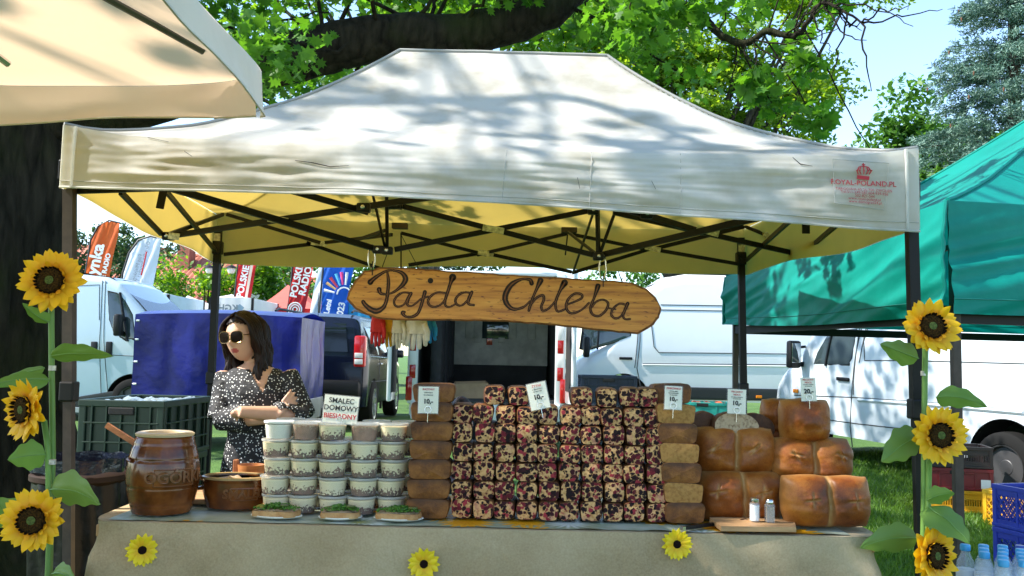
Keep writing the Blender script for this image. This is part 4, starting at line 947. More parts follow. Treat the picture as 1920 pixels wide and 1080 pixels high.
shaker(1443, 984, 3.03, .0155, .077, M('ground_pepper', (.28, .22, .16), .9, var=.4, vscale=300), True, 'square glass shaker of ground pepper with steel cap')
kn = thing('knife', 'knife with a dark handle lying on the oilcloth', 'knife', PZ(1320, 985, ZO))
a, b, c = PZ(1282, 990, ZO+.006), PZ(1345, 982, ZO+.006), PZ(1400, 973, ZO+.02)
mb = MB(); mb.bar(a, b, .016, .010); mb.build('handle', m_plast, kn, world=True)
mb = MB(); mb.bar(a-(b-a).normalized()*.012, a, .019, .012); mb.build('bolster', m_chrome, kn, world=True)
mb = MB(); mb.bar(b, c, .018, .002); mb.build('blade', m_chrome, kn, world=True)

# ------------------------------------------------------------------ flowers
def petal_mat(name, base, tip):
    m, nt, b = nodes(name); tc = N(nt, 'ShaderNodeTexCoord'); sp = N(nt, 'ShaderNodeSeparateXYZ'); L(nt, tc.outputs['Object'], sp.inputs[0])
    oi = N(nt, 'ShaderNodeObjectInfo')
    ml = N(nt, 'ShaderNodeMath', operation='MULTIPLY_ADD'); ml.inputs[1].default_value = 15; L(nt, sp.outputs[0], ml.inputs[0])
    m2 = N(nt, 'ShaderNodeMath', operation='MULTIPLY'); m2.inputs[1].default_value = .25; L(nt, oi.outputs['Random'], m2.inputs[0]); L(nt, m2.outputs[0], ml.inputs[2])
    c = ramp(nt, ml.outputs[0], [(.05, base), (.55, tip), (1, tuple(min(1, q*1.1) for q in tip))]); L(nt, c, b.inputs['Base Color']); b.inputs['Roughness'].default_value = .6
    tr = N(nt, 'ShaderNodeBsdfTranslucent'); L(nt, c, tr.inputs[0]); mx = N(nt, 'ShaderNodeMixShader'); mx.inputs[0].default_value = .35
    L(nt, b.outputs[0], mx.inputs[1]); L(nt, tr.outputs[0], mx.inputs[2]); L(nt, mx.outputs[0], nt.nodes['Material Output'].inputs[0]); return m
m_petal = petal_mat('sunflower_petal', (.80, .30, .005), (.88, .52, .008)); m_petal2 = petal_mat('bright_yellow_petal', (.85, .48, .01), (.90, .72, .02))
m_disc = M('seed_disc', (.075, .036, .006), .9, col2=(.006, .004, .003), vscale=170, spec=.1, bump=1, bscale=260, dist=.006)
m_discc = M('seed_disc_centre', (.07, .10, .015), .9, var=.5, vscale=200)
m_black = M('dark_seed_disc', (.010, .004, .004), .9, spec=.1, bump=.6, bscale=300)
m_stem = M('stem_green', (.13, .26, .05), .5, var=.3, vscale=8, scale=(1, 1, .3)); m_sleaf = leafmat('sunflower_leaf', (.07, .17, .025), (.17, .28, .06), .3)
m_sepal = M('dark_sepal', (.010, .006, .003), .9, spec=.05)
def petal_me(Lg, W_, m, seed, curl=.12, tipx=.62):
    mb = MB(); q = random.Random(seed)
    def fn(u, v):
        x = u*Lg; wd = W_/2*(math.sin(math.pi*min(1, u**.8*.93+.07))**.75 if u < 1 else 0); s = v*2-1
        return Vector((x, s*wd, -.25*abs(s)**1.5*wd + curl*Lg*(u**2)*(1 if seed % 2 else -.4)+.02*Lg*math.sin(u*6+seed)))
    mb.grid(8, 4, fn); o = mb.build('petal', m, smooth=True, angle=None, recalc=False); me = o.data; bpy.data.objects.remove(o); return me
PM = [petal_me(.066, .036, m_petal, s, (.10, .16, .05, .2)[s]) for s in range(4)]
PI = [petal_me(.024, .017, m_petal, s, .2) for s in range(2)]
PT = [petal_me(.038, .0185, m_petal2, s, .10) for s in range(3)]
SEP = [petal_me(.017, .010, m_sepal, 1, .2)]
def child(me, name, parent, mat):
    o = link(name, me, parent); o.matrix_local = mat; return o
def sunflower_head(parent, c, nrm, rad, seed):
    """parent plant (unrotated); c world centre"""
    q = random.Random(seed); k = rad/.105; fr = frame(c, Vector((1, 0, 0))-nrm*nrm.x, (0, 0, 1)); 
    z = nrm.normalized(); x = Vector((0, 0, 1)).cross(z).normalized(); y = z.cross(x); fr = Matrix((x, y, z)).transposed().to_4x4(); fr.translation = c
    loc = MW[parent.name].inverted() @ fr
    mb = MB(); mb.lathe([(.001, .010), (.018, .012), (.034, .012), (.043, .006), (.046, -.004), (.03, -.014), (.012, -.02)], seg=30)
    mb.v = [v*k for v in mb.v]; h = mb.build('flower_head', m_disc, parent, smooth=True); h.matrix_local = loc
    mb = MB(); mb.lathe([(.001, .0135), (.008, .0135), (.0135, .0125), (.012, .011)], seg=16); mb.v = [v*k for v in mb.v]; mb.build('disc_centre', m_discc, h, smooth=True)
    for ring, (n, r0, zz, tilt, mes, sc) in enumerate(((17, .036, -.006, -.02, PM, 1.0), (17, .036, .000, .16, PM, .93), (15, .040, .006, .75, PI, 1.0), (22, .036, .008, .9, SEP, 1.0))):
        for i in range(n):
            a = 6.2832*(i+.5*(ring % 2))/n + q.uniform(-.08, .08)
            m = Matrix.Rotation(a, 4, 'Z') @ Matrix.Translation((r0*k, 0, zz*k)) @ Matrix.Rotation(-tilt+q.uniform(-.13, .13), 4, 'Y') @ Matrix.Rotation(q.uniform(-.25, .25), 4, 'X') @ Matrix.Diagonal((k*sc*q.uniform(.9, 1.1), k*q.uniform(.9, 1.15), k, 1))
            child(q.choice(mes), 'petal' if ring < 3 else 'bract', h, m)
    return h
def leaf_sheet(parent, base, tip, wpx, Y0, Y1, seed, fold=.3, droop=.15, twist=0, name='leaf', m=None, bend=(0, 0)):
    a, b = P(base[0], base[1], Y0), P(tip[0], tip[1], Y1); d = b-a; Lg = d.length; dn = d.normalized()
    side = dn.cross(Vector((0, -1, 0))).normalized(); side = (Matrix.Rotation(twist, 3, dn) @ side); nn = side.cross(dn)
    wd = wpx*Y0/FPX/2; q = random.Random(seed)
    def fn(u, v):
        s = v*2-1; x = u
        wv = (math.sin(math.pi*min(1, x**.62))**.8 if 0 < x < 1 else 0)*(1+.10*math.sin(x*19+seed+s))
        p = a + d*x + side*(s*wd*wv) + nn*(-fold*abs(s)*wd*wv + .12*wd*noise.noise((x*3+seed, s*2, 1))) + Vector((0, 0, -droop*Lg*(x*x) + droop*Lg*x))
        return p + side*bend[0]*Lg*math.sin(math.pi*x) + nn*bend[1]*Lg*math.sin(math.pi*x)
    mb = MB(); mb.grid(18, 8, fn); o = mb.build(name, m or m_sleaf, parent, smooth=True, angle=None, world=True, recalc=False)
    mb = MB(); mb.tube([fn(i/10*.95, .5)+nn*.001 for i in range(11)], [.0025*(1-.07*i) for i in range(11)], 5); mb.build('midrib', m_stem, o, world=True, smooth=True)
    return o
m_pot = M('black_tie', (.01, .01, .01), .5)
def flower_plant(label, x_top, heads, stems, leaves, Yb):
    base = PZ(stems[0][-1][0], 1080, .3); base = P(stems[0][-1][0], 1080, Yb); 
    t = thing('artificial_sunflower', label, 'sunflower', (base.x, Yb, gz(base.x, Yb)))
    for st in stems:
        pts = [P(x, y, Yy) for x, y, Yy in st]; last = pts[-1]; pts.append(Vector((last.x+.005, last.y, gz(last.x, last.y)+.004)))
        mb = MB(); mb.tube(pts, [.0095]*len(pts), 10); mb.build('stem', m_stem, t, world=True, smooth=True)
    for i, (x, y, Yy, nr, rpx) in enumerate(heads): sunflower_head(t, P(x, y, Yy), Vector(nr).normalized(), rpx*Yy/FPX, 11+i+int(x))
    for i, lf in enumerate(leaves): leaf_sheet(t, *lf[:5], seed=i+3, **(lf[5] if len(lf) > 5 else {}))
    for (x, y) in ((98, 866), (98, 690)) if x_top < 900 else ((1733, 700), (1733, 840)):
        mb = MB(); c = P(x, y, Yb); mb.lathe([(.0115, -.008), (.0115, .008)], c, 12); mb.build('tie', m_label, t, world=True, smooth=True)
flower_plant('tall artificial sunflowers tied to the canopy leg beside the tree trunk', 100,
  [(95, 526, 2.90, (.06, -1, .10), 63), (44, 768, 2.86, (-.55, -1, -.05), 60), (60, 976, 2.82, (.18, -1, .12), 60)],
  [[(96, 540, 2.95), (97, 700, 2.97), (99, 850, 2.98), (95, 1000, 2.98), (93, 1075, 2.98)], [(68, 782, 2.91), (83, 790, 2.95), (90, 840, 2.96), (93, 1000, 2.955), (90, 1075, 2.955)]],
  [((94, 604), (42, 568), 26, 2.95, 2.88, dict(fold=.5, droop=-.3)), ((94, 668), (213, 668), 38, 2.95, 2.86, dict(droop=.16, fold=.15, twist=.5)), ((93, 712), (-22, 724), 34, 2.95, 2.84, dict(droop=.25, fold=.4, twist=.3)), ((84, 690), (-5, 716), 26, 2.96, 2.92, dict(droop=.1, twist=.6)),
   ((86, 852), (14, 862), 54, 2.95, 2.88, dict(droop=.15, fold=.35)), ((94, 918), (188, 946), 66, 2.94, 2.84, dict(droop=.30, fold=.3, twist=.25)), ((30, 985), (-14, 935), 60, 2.90, 2.9), ((98, 1076), (142, 1092), 36, 2.93, 2.86, dict(droop=.4))], 2.96)
flower_plant('tall artificial sunflowers tied to the canopy leg beside the red and yellow crates', 1733,
  [(1747, 612, 2.98, (-.03, -1, .18), 57), (1762, 816, 2.95, (.10, -1, .04), 57), (1753, 1042, 2.92, (.50, -1, .10), 58)],
  [[(1735, 640, 3.03), (1733, 800, 3.05), (1732, 950, 3.05), (1730, 1075, 3.05)], [(1752, 825, 3.0), (1742, 870, 3.03), (1740, 960, 3.035), (1742, 1040, 3.0)]],
  [((1722, 672), (1650, 645), 44, 3.03, 2.95, dict(fold=.2, droop=.0)), ((1755, 745), (1852, 764), 40, 3.02, 2.95, dict(droop=.4, fold=.35)), ((1726, 815), (1652, 866), 60, 3.02, 2.94, dict(fold=.25, droop=.12)),
   ((1741, 950), (1818, 1020), 80, 2.98, 2.86, dict(droop=.22, fold=.12, twist=-.55)), ((1738, 938), (1790, 925), 34, 3.0, 2.95, dict(droop=.3)), ((1722, 1010), (1612, 1028), 52, 3.0, 2.9, dict(droop=.22, fold=.3))], 3.04)
def small_flower(px, py, rpx, nrm, label):
    c = P(px, py, TY0-.03); c.y = min(c.y, 2.93)
    t = thing('fabric_flower', label, 'flower', c); q = random.Random(int(px)); k = rpx*2.93/FPX/.050
    z = Vector(nrm).normalized(); x = Vector((0, 0, 1)).cross(z).normalized(); y = z.cross(x); fr = Matrix((x, y, z)).transposed().to_4x4()
    mb = MB(); mb.lathe([(.001, .006), (.009, .005), (.0125, .001), (.010, -.004), (.004, -.006)], seg=20); mb.v = [(fr @ (v*k)) for v in mb.v]; mb.build('flower_centre', m_black, t, smooth=True)
    for ring in range(2):
        n = 13
        for i in range(n):
            a = 6.2832*(i+.5*ring)/n + q.uniform(-.1, .1)
            child(q.choice(PT), 'petal', t, fr @ Matrix.Rotation(a, 4, 'Z') @ Matrix.Translation((.010*k, 0, -.002+.002*ring)) @ Matrix.Rotation(-.1-.25*ring+q.uniform(-.12, .12), 4, 'Y') @ Matrix.Diagonal((k*(1.05-.1*ring), k, k, 1)))
small_flower(268, 1031, 31, (.45, -1, .1), 'yellow fabric flower pinned to the burlap below the clay barrel')
small_flower(795, 1057, 31, (.05, -1, .12), 'yellow fabric flower pinned to the burlap below the dark rye stack')
small_flower(1269, 1020, 30, (0, -1, .1), 'yellow fabric flower pinned to the burlap below the right rye stack')

# ------------------------------------------------------------------ hanging wooden sign
YS = 4.10
def sign_wood():
    m, nt, b = nodes('sign_wood'); co = coords(nt, 'Object', (.7, 1, 9))
    nz = N(nt, 'ShaderNodeTexNoise'); nz.inputs['Scale'].default_value = 5; nz.inputs['Detail'].default_value = 8; nz.inputs['Distortion'].default_value = .5; L(nt, co, nz.inputs['Vector'])
    c = ramp(nt, nz.outputs[0], [(.3, (.36, .115, .010)), (.5, (.60, .25, .028)), (.7, (.72, .35, .055))])
    c2 = coords(nt, 'Object', (9, 1, 30)); n2 = N(nt, 'ShaderNodeTexNoise'); n2.inputs['Scale'].default_value = 3; n2.inputs['Detail'].default_value = 6; L(nt, c2, n2.inputs['Vector'])
    sp = ramp(nt, n2.outputs[0], [(.60, (1, 1, 1)), (.70, (.30, .16, .08))])
    mm = N(nt, 'ShaderNodeMix', data_type='RGBA', blend_type='MULTIPLY'); mm.inputs[0].default_value = 1; L(nt, c, mm.inputs[6]); L(nt, sp, mm.inputs[7])
    L(nt, mm.outputs[2], b.inputs['Base Color']); b.inputs['Roughness'].default_value = .42
    bp = N(nt, 'ShaderNodeBump'); bp.inputs['Strength'].default_value = .3; bp.inputs['Distance'].default_value = .003; L(nt, nz.outputs[0], bp.inputs['Height']); L(nt, bp.outputs[0], b.inputs['Normal']); return m
m_sign = sign_wood(); m_burn = M('burnt_groove', (.014, .005, .003), .7, var=.4, vscale=40); m_groove_hl = M('groove_highlight_tone', (.20, .065, .014), .6, var=.4, vscale=60)
m_bark_edge = M('sign_edge', (.22, .085, .022), .7, var=.5, vscale=25)
sg = thing('wooden_sign', 'long carved wooden stall sign hanging from the canopy frame', 'sign', P(945, 560, YS))
outl = [(650, 562), (654, 546), (664, 528), (682, 508), (712, 501), (760, 502), (800, 505), (850, 508), (900, 511), (950, 515), (1000, 518), (1050, 520), (1100, 524), (1150, 526), (1185, 530), (1212, 541), (1230, 558), (1240, 578), (1236, 596), (1222, 612), (1197, 626), (1150, 622), (1080, 614), (1000, 607), (950, 604), (900, 602), (850, 601), (800, 601), (740, 600), (705, 597), (685, 590), (664, 578)]
pts = []
for i, a in enumerate(outl):
    b = outl[(i+1) % len(outl)]
    for k in range(4):
        t = k/4; x, y = lerp(a[0], b[0], t), lerp(a[1], b[1], t); j = 1.6*noise.noise((x*.09, y*.09, 4)) + .8*noise.noise((x*.3, y*.3, 7)); pts.append((x+j*.6, y+j))
mb = MB(); f3 = [P(x, y, YS) for x, y in pts]; n = len(f3)
cen = P(945, 562, YS); inner = [q.lerp(cen, .012)+Vector((0, 0, -.006*(1 if q.z > cen.z else -1))) for q in f3]
mb.mi = 0; mb.poly([q+Vector((0, -.004, 0)) for q in inner]); mb.mi = 1
k0 = len(mb.v)
mb.add([q+Vector((0, -.004, 0)) for q in inner]+f3+[q+Vector((0, .034, 0)) for q in f3], [(i, (i+1) % n, n+(i+1) % n, n+i) for i in range(n)]+[(n+i, n+(i+1) % n, 2*n+(i+1) % n, 2*n+i) for i in range(n)])
mb.mi = 0; mb.poly([q+Vector((0, .034, 0)) for q in f3])
mb.build('board', [m_sign, m_bark_edge], sg, world=True)
def z7(l): return [(640+x/6, 470+y/6, w_/6) for x, y, w_ in l]
def z5(l): return [(640+x*.3125, 340+y*.3125, w_*.3125) for x, y, w_ in l]
strokes = [z7([(325, 355, 60), (360, 320, 45), (430, 270, 36), (520, 225, 26), (600, 225, 26), (680, 250, 42), (722, 310, 58), (700, 370, 52), (640, 430, 34), (570, 475, 24), (500, 490, 24), (440, 478, 36), (425, 435, 50)]),
 z7([(515, 230, 20), (530, 350, 36), (520, 480, 38), (505, 570, 38), (470, 640, 46), (400, 680, 60), (330, 660, 56), (270, 610, 46), (245, 575, 42)]),
 z7([(780, 478, 24), (700, 470, 22), (640, 500, 26), (595, 560, 26), (605, 615, 26), (650, 630, 22), (710, 600, 22), (755, 530, 36), (785, 480, 34)]), z7([(780, 480, 30), (745, 560, 40), (745, 610, 26), (790, 622, 20), (840, 590, 20), (905, 540, 22), (1000, 515, 20)]),
 z7([(940, 465, 42), (920, 540, 36), (890, 640, 34), (855, 710, 36), (790, 745, 30), (720, 738, 26), (690, 700, 44), (712, 690, 26)]),
 z7([(1165, 475, 22), (1080, 470, 22), (1010, 510, 26), (975, 570, 28), (1000, 620, 26), (1060, 632, 22), (1120, 605, 22), (1160, 560, 24)]), z7([(1252, 300, 78), (1230, 360, 40), (1195, 470, 34), (1165, 570, 32), (1175, 620, 26), (1220, 632, 22), (1285, 600, 20)]),
 z7([(1470, 482, 24), (1400, 468, 22), (1330, 490, 26), (1285, 550, 28), (1297, 602, 26), (1350, 617, 22), (1410, 570, 24), (1462, 490, 28)]), z7([(1468, 465, 34), (1432, 550, 38), (1432, 600, 28), (1490, 612, 26)]),
 z5([(1142, 612, 26), (1130, 590, 20), (1080, 588, 16), (1020, 620, 30), (985, 680, 32), (990, 730, 30), (1030, 766, 20), (1090, 756, 14), (1132, 720, 12)]),
 z5([(1195, 595, 34), (1170, 650, 18), (1145, 710, 16), (1125, 775, 16)]), z5([(1128, 752, 14), (1170, 700, 14), (1208, 684, 16), (1215, 710, 16), (1200, 750, 16), (1210, 776, 14), (1245, 762, 12), (1285, 718, 12)]),
 z5([(1340, 608, 38), (1310, 660, 18), (1285, 730, 16), (1297, 780, 14), (1340, 768, 12)]), z5([(1345, 742, 12), (1400, 722, 12), (1442, 700, 14), (1440, 678, 14), (1400, 674, 14), (1360, 710, 16), (1350, 760, 16), (1380, 792, 14), (1440, 772, 12), (1485, 730, 12)]),
 z5([(1540, 628, 30), (1520, 690, 16), (1495, 760, 16), (1510, 800, 14), (1550, 806, 14), (1590, 770, 16), (1600, 730, 14), (1570, 710, 12), (1530, 722, 12), (1505, 752, 12)]), z5([(1592, 758, 10), (1645, 768, 10)]),
 z5([(1716, 745, 12), (1670, 734, 12), (1630, 765, 14), (1620, 800, 14), (1645, 822, 14), (1680, 806, 12), (1712, 750, 14)]), z5([(1718, 733, 20), (1692, 800, 16), (1702, 826, 12), (1732, 826, 12)])]
def smooth_path(st, sub=6):
    out = []; n = len(st)
    for i in range(n-1):
        p0, p1, p2, p3 = st[max(i-1, 0)], st[i], st[i+1], st[min(i+2, n-1)]
        for k in range(sub):
            t = k/sub; out.append(tuple(.5*((2*b)+(-a+c)*t+(2*a-5*b+4*c-d)*t*t+(-a+3*b-3*c+d)*t*t*t) for a, b, c, d in zip(p0, p1, p2, p3)))
    out.append(st[-1]); return out
def ribbon(st, Y, wk, jit=.6):
    s = smooth_path(st); mb = MB(); Lf, Rg = [], []
    for i, (x, y, w_) in enumerate(s):
        a, b = s[max(i-1, 0)], s[min(i+1, len(s)-1)]; dx, dy = b[0]-a[0], b[1]-a[1]; l = math.hypot(dx, dy) or 1; nx_, ny_ = -dy/l, dx/l; h = w_*wk/2+jit*noise.noise((x*.5, y*.5, 2))
        Lf.append(P(x+nx_*h, y+ny_*h, Y)); Rg.append(P(x-nx_*h, y-ny_*h, Y))
    k = len(s); mb.add(Lf+Rg, [(i, i+1, k+i+1, k+i) for i in range(k-1)])
    for (x, y, w_) in (s[0], s[-1]): mb.add([P(x+w_*wk/2*math.cos(t*.5236), y+w_*wk/2*math.sin(t*.5236), Y) for t in range(12)], [tuple(range(12))])
    return mb
for i, st in enumerate(strokes):
    o = ribbon(st, YS-.0052-.00012*i, 1.08).build('carved_stroke', m_burn, sg, world=True, recalc=False)
    ribbon(st, YS-.0078-.0001*i, .26, .25).build('groove_highlight', m_groove_hl, o, world=True, recalc=False)  # paler strip paints in the light a carved floor would catch
mb = MB(); mb.lathe([(.013, 0), (.013, .001)], P(640+1003/6, 470+338/6, YS-.006), 14, Matrix.Rotation(R(90), 3, 'X')); mb.build('carved_stroke', m_burn, sg, world=True)
for (px, py, py2) in ((697, 462, 512), (1130, 480, 534)):
    ca = thing('carabiner', 'steel snap hook holding the wooden sign at its %s end' % ('first letter' if px < 900 else 'last letters'), 'hook', P(px, py2, YS+.01), 0, 'hooks of the wooden sign')
    mb = MB(); c = P(px, (py+py2)/2-6, YS+.012); mb.tube([c+Vector((.016*math.cos(t/14*6.283), 0, .058*math.sin(t/14*6.283))) for t in range(15)], .004, 6); mb.build('hook', m_chrome, ca, world=True, smooth=True)
    mb = MB(); mb.tube([P(px+2, py2-22, YS-.004), P(px+1, py2-8, YS-.010), P(px+1, py2+4, YS-.007)], .0025, 6); mb.build('loop', m_plast, ca, world=True, smooth=True)
# gloves on a cord behind the sign
def glove(px0, px1, y0, y1, Y, m, seed, label, fingers=True):
    a, b = P(px0, y0, Y), P(px1, y1, Y); w_ = b.x-a.x; h = a.z-b.z; cx = (a.x+b.x)/2
    t = thing('work_glove', label, 'glove', (cx, Y, b.z), 0, 'work gloves hanging behind the sign')
    mb = MB(); q = random.Random(seed)
    def body(u, v):
        th = u*6.2832; z = h*(.45+.65*v); ww = w_*(.36+.12*(1-v)+.04*noise.noise((seed, v*4, 0))); fl = 1+.12*math.sin(th*5+seed)*(.4+.6*(1-v))
        return Vector((ww*math.cos(th)*fl, .02*math.sin(th)*fl, z))
    mb.grid(28, 8, body); mb.build('cuff', m, t, smooth=True, angle=None)
    for k in range(4):
        x = (k-1.5)*w_*.22; mb = MB(); L_ = h*(.40, .48, .46, .38)[k]
        mb.tube([(x*.95, 0, h*.52), (x*1.1, -.004, h*.52-L_*.5), (x*1.2+.004*q.uniform(-1, 1), .004, h*.52-L_*.93), (x*1.22, .004, h*.52-L_)], [w_*.12, w_*.115, w_*.09, w_*.03], 8); mb.build('finger', m, t, smooth=True, angle=None)
    mb = MB(); mb.tube([(w_*.3, -.012, h*.7), (w_*.45, -.018, h*.5), (w_*.46, -.02, h*.3), (w_*.44, -.02, h*.26)], [w_*.13, w_*.12, w_*.1, w_*.04], 8); mb.build('thumb', m, t, smooth=True, angle=None)
GL = [(695, 722, 654, (.55, .02, .02), 'red work glove hanging first in the row behind the sign'), (716, 742, 655, (.72, .36, .01), 'yellow work glove hanging beside the red one'), (735, 760, 658, (.66, .60, .48), 'cream work glove hanging between the yellow and the navy one'),
      (750, 768, 652, (.01, .05, .25), 'navy work glove hanging between two cream ones'), (760, 803, 660, (.72, .68, .60), 'large cream work glove in front of the light blue one'), (785, 818, 648, (.02, .30, .75), 'light blue work glove at the end of the row')]
for i, (a, b, y1, c, lab) in enumerate(GL): glove(a, b, 585, y1, 4.42+.03*(i % 2)+(.03 if i == 5 else 0), M('glove_%s' % lab.split()[0 if 'large' not in lab else 1] + str(i), c, .8, var=.15, vscale=30), i, lab)
mb = MB(); mb.tube([P(690, 574, 4.44), P(750, 578, 4.44), P(822, 574, 4.44)], .004, 6); mb.tube([P(690, 574, 4.44), P(728, 470, 4.2)], .002, 5); mb.tube([P(822, 574, 4.44), P(752, 440, 4.72)], .002, 5)
tag(mb.build('cord', m_plast, origin=P(750, 578, 4.44)), 'thin black cord the work gloves hang from', 'cord')
# ------------------------------------------------------------------ vehicles
def paint(name, col, rough=.28, coat=.7, metal=0): return M(name, col, rough, metal, coat=coat, var=.03, vscale=2)
m_vanwhite = paint('van_white', (.72, .75, .78)); m_vanpale = paint('van_pale_blue', (.46, .57, .66)); m_vansilver = paint('van_pale', (.78, .80, .80)); m_vanblue = paint('van_cool_white', (.56, .62, .68))
m_suv = M('suv_black', (.003, .005, .013), .2, 0, coat=.2, spec=.25)
m_glassd = M('tinted_glass', (.006, .008, .010), .06, spec=.5); m_glassb = M('cab_glass', (.03, .045, .05), .05, spec=.9)
m_trim = M('grey_black_trim', (.022, .023, .025), .55, bump=.1, bscale=200); m_seam = M('door_gap', (.05, .055, .06), .6)
m_tyre = M('tyre_rubber', (.008, .008, .008), .85, spec=.2, bump=.3, bscale=90); m_rim = M('steel_rim', (.07, .07, .075), .5, .5); m_alloy = M('alloy_rim', (.55, .56, .58), .25, .9)
m_redl = M('red_lens', (.42, .012, .012), .12, spec=.8); m_whl = M('clear_lens', (.6, .6, .58), .1, spec=.8); m_amber = M('amber_lens', (.75, .22, .01), .2)
m_int = M('dark_interior', (.012, .012, .013), .8)
class Vehicle:
    def __init__(s, t, top, x0, x1, W, sill, belt, tumble, r, arches, paintm, nose=.25, tail=.1):
        s.t, s.top, s.x0, s.x1, s.W, s.sill, s.belt, s.tumble, s.r, s.arches = t, top, x0, x1, W, sill, belt, tumble, r, arches
        s.nose, s.tail = nose, tail; s.H = max(z for _, z in top)
        mb = MB(); st = set()
        n = int((x1-x0)/.06)
        for i in range(n+1): st.add(round(x0+(x1-x0)*i/n, 4))
        for (ax, ar) in arches:
            for k in range(25): st.add(round(ax+ar*math.cos(k/24*math.pi), 4))
        for q in top:
            if x0 < q[0] < x1: st.add(round(q[0], 4))
        st = sorted(st); ns = 14; nr = 6; nc = 5; secs = []
        for x in st: secs.append(s.section(x, ns, nr, nc))
        m_ = len(secs[0]); vs = [q for sec in secs for q in sec]
        fs = [(i*m_+k, i*m_+k+1, (i+1)*m_+k+1, (i+1)*m_+k) for i in range(len(secs)-1) for k in range(m_-1)]
        fs += [tuple(range(m_)), tuple((len(secs)-1)*m_+k for k in range(m_))[::-1]]
        mb.add(vs, fs); s.body = mb.build('body', paintm, t, smooth=True, angle=28)
        # floor pan and wheel wells, dark
        mb = MB(); mb.box(((x0+x1)/2, 0, sill+.06), (x1-x0-.3, W-.16, .06))
        mb.build('floor_pan', m_int, t)
        for (ax, ar) in arches:
            for sd in (-1, 1):
                mb = MB(); nk = 14
                mb.grid(nk, 1, lambda u, v: Vector((ax+ar*1.0*math.cos(u*math.pi), sd*(W/2-.03-.34*v), sill+ar*.98*math.sin(u*math.pi)*1.0 - .0)))
                mb.build('wheel_well', m_int, t, recalc=False)
    def zt(s, x): return interp(s.top, x)
    def pl(s, x):
        k = 1.0
        if x > s.x1-s.nose: q = (x-(s.x1-s.nose))/s.nose; k -= .16*q**2.2
        if x < s.x0+s.tail: q = ((s.x0+s.tail)-x)/s.tail; k -= .05*q**2
        return k
    def hw(s, x, z):
        k = s.W/2*s.pl(x)
        if z > s.belt: k -= s.tumble*((z-s.belt)/(s.H-s.belt))**1.35
        elif z < s.belt: k -= .05*((s.belt-z)/s.belt)**2.4
        return k
    def zl(s, x):
        z = s.sill
        for ax, ar in s.arches:
            if abs(x-ax) < ar: z = max(z, s.sill+math.sqrt(max(0, ar*ar-(x-ax)**2)))
        return z
    def section(s, x, ns, nr, nc):
        zl, zt = s.zl(x), s.zt(x); zt = max(zt, zl+.02); r = min(s.r, (zt-zl)*.45); half = []
        for i in range(ns): z = lerp(zl, zt-r, i/(ns-1)); half.append((s.hw(x, z), z))
        y0 = half[-1][0]
        for i in range(1, nr+1): a = i/nr*math.pi/2; half.append((y0-r+r*math.cos(a), zt-r+r*math.sin(a)))
        yr = half[-1][0]
        for i in range(1, nc+1): f = i/nc; half.append((yr*(1-f), zt+.02*(1-(1-f)**2)))
        return [Vector((x, y, z)) for y, z in half] + [Vector((x, -y, z)) for y, z in reversed(half[:-1])]
    def S(s, x, z, sd, off=.004): return Vector((x, sd*(s.hw(x, z)+off), z))
    def panel(s, name, out, sd, m, off=.004, parent=None, rings=4):
        cx, cz = sum(q[0] for q in out)/len(out), sum(q[1] for q in out)/len(out)
        o2 = []
        for i, a in enumerate(out):
            b = out[(i+1) % len(out)]
            for k in range(4): o2.append((lerp(a[0], b[0], k/4), lerp(a[1], b[1], k/4)))
        n = len(o2); mb = MB(); vs = []
        for j in range(rings):
            f = 1-j/rings
            vs += [s.S(cx+(x-cx)*f, cz+(z-cz)*f, sd, off-(.004 if j == 0 else 0)) for x, z in o2]
        vs.append(s.S(cx, cz, sd, off)); fs = [(j*n+k, j*n+(k+1) % n, (j+1)*n+(k+1) % n, (j+1)*n+k) for j in range(rings-1) for k in range(n)] + [((rings-1)*n+k, (rings-1)*n+(k+1) % n, rings*n) for k in range(n)]
        mb.add(vs, fs); return mb.build(name, m, parent or s.t, smooth=True, angle=60)
    def line(s, name, pts, sd, m=None, rad=.006, parent=None, off=.0):
        o = []
        for a, b in zip(pts, pts[1:]):
            for k in range(5): o.append(s.S(lerp(a[0], b[0], k/5), lerp(a[1], b[1], k/5), sd, off))
        o.append(s.S(pts[-1][0], pts[-1][1], sd, off)); mb = MB(); mb.tube(o, rad, 5); return mb.build(name, m or m_seam, parent or s.t, smooth=True)
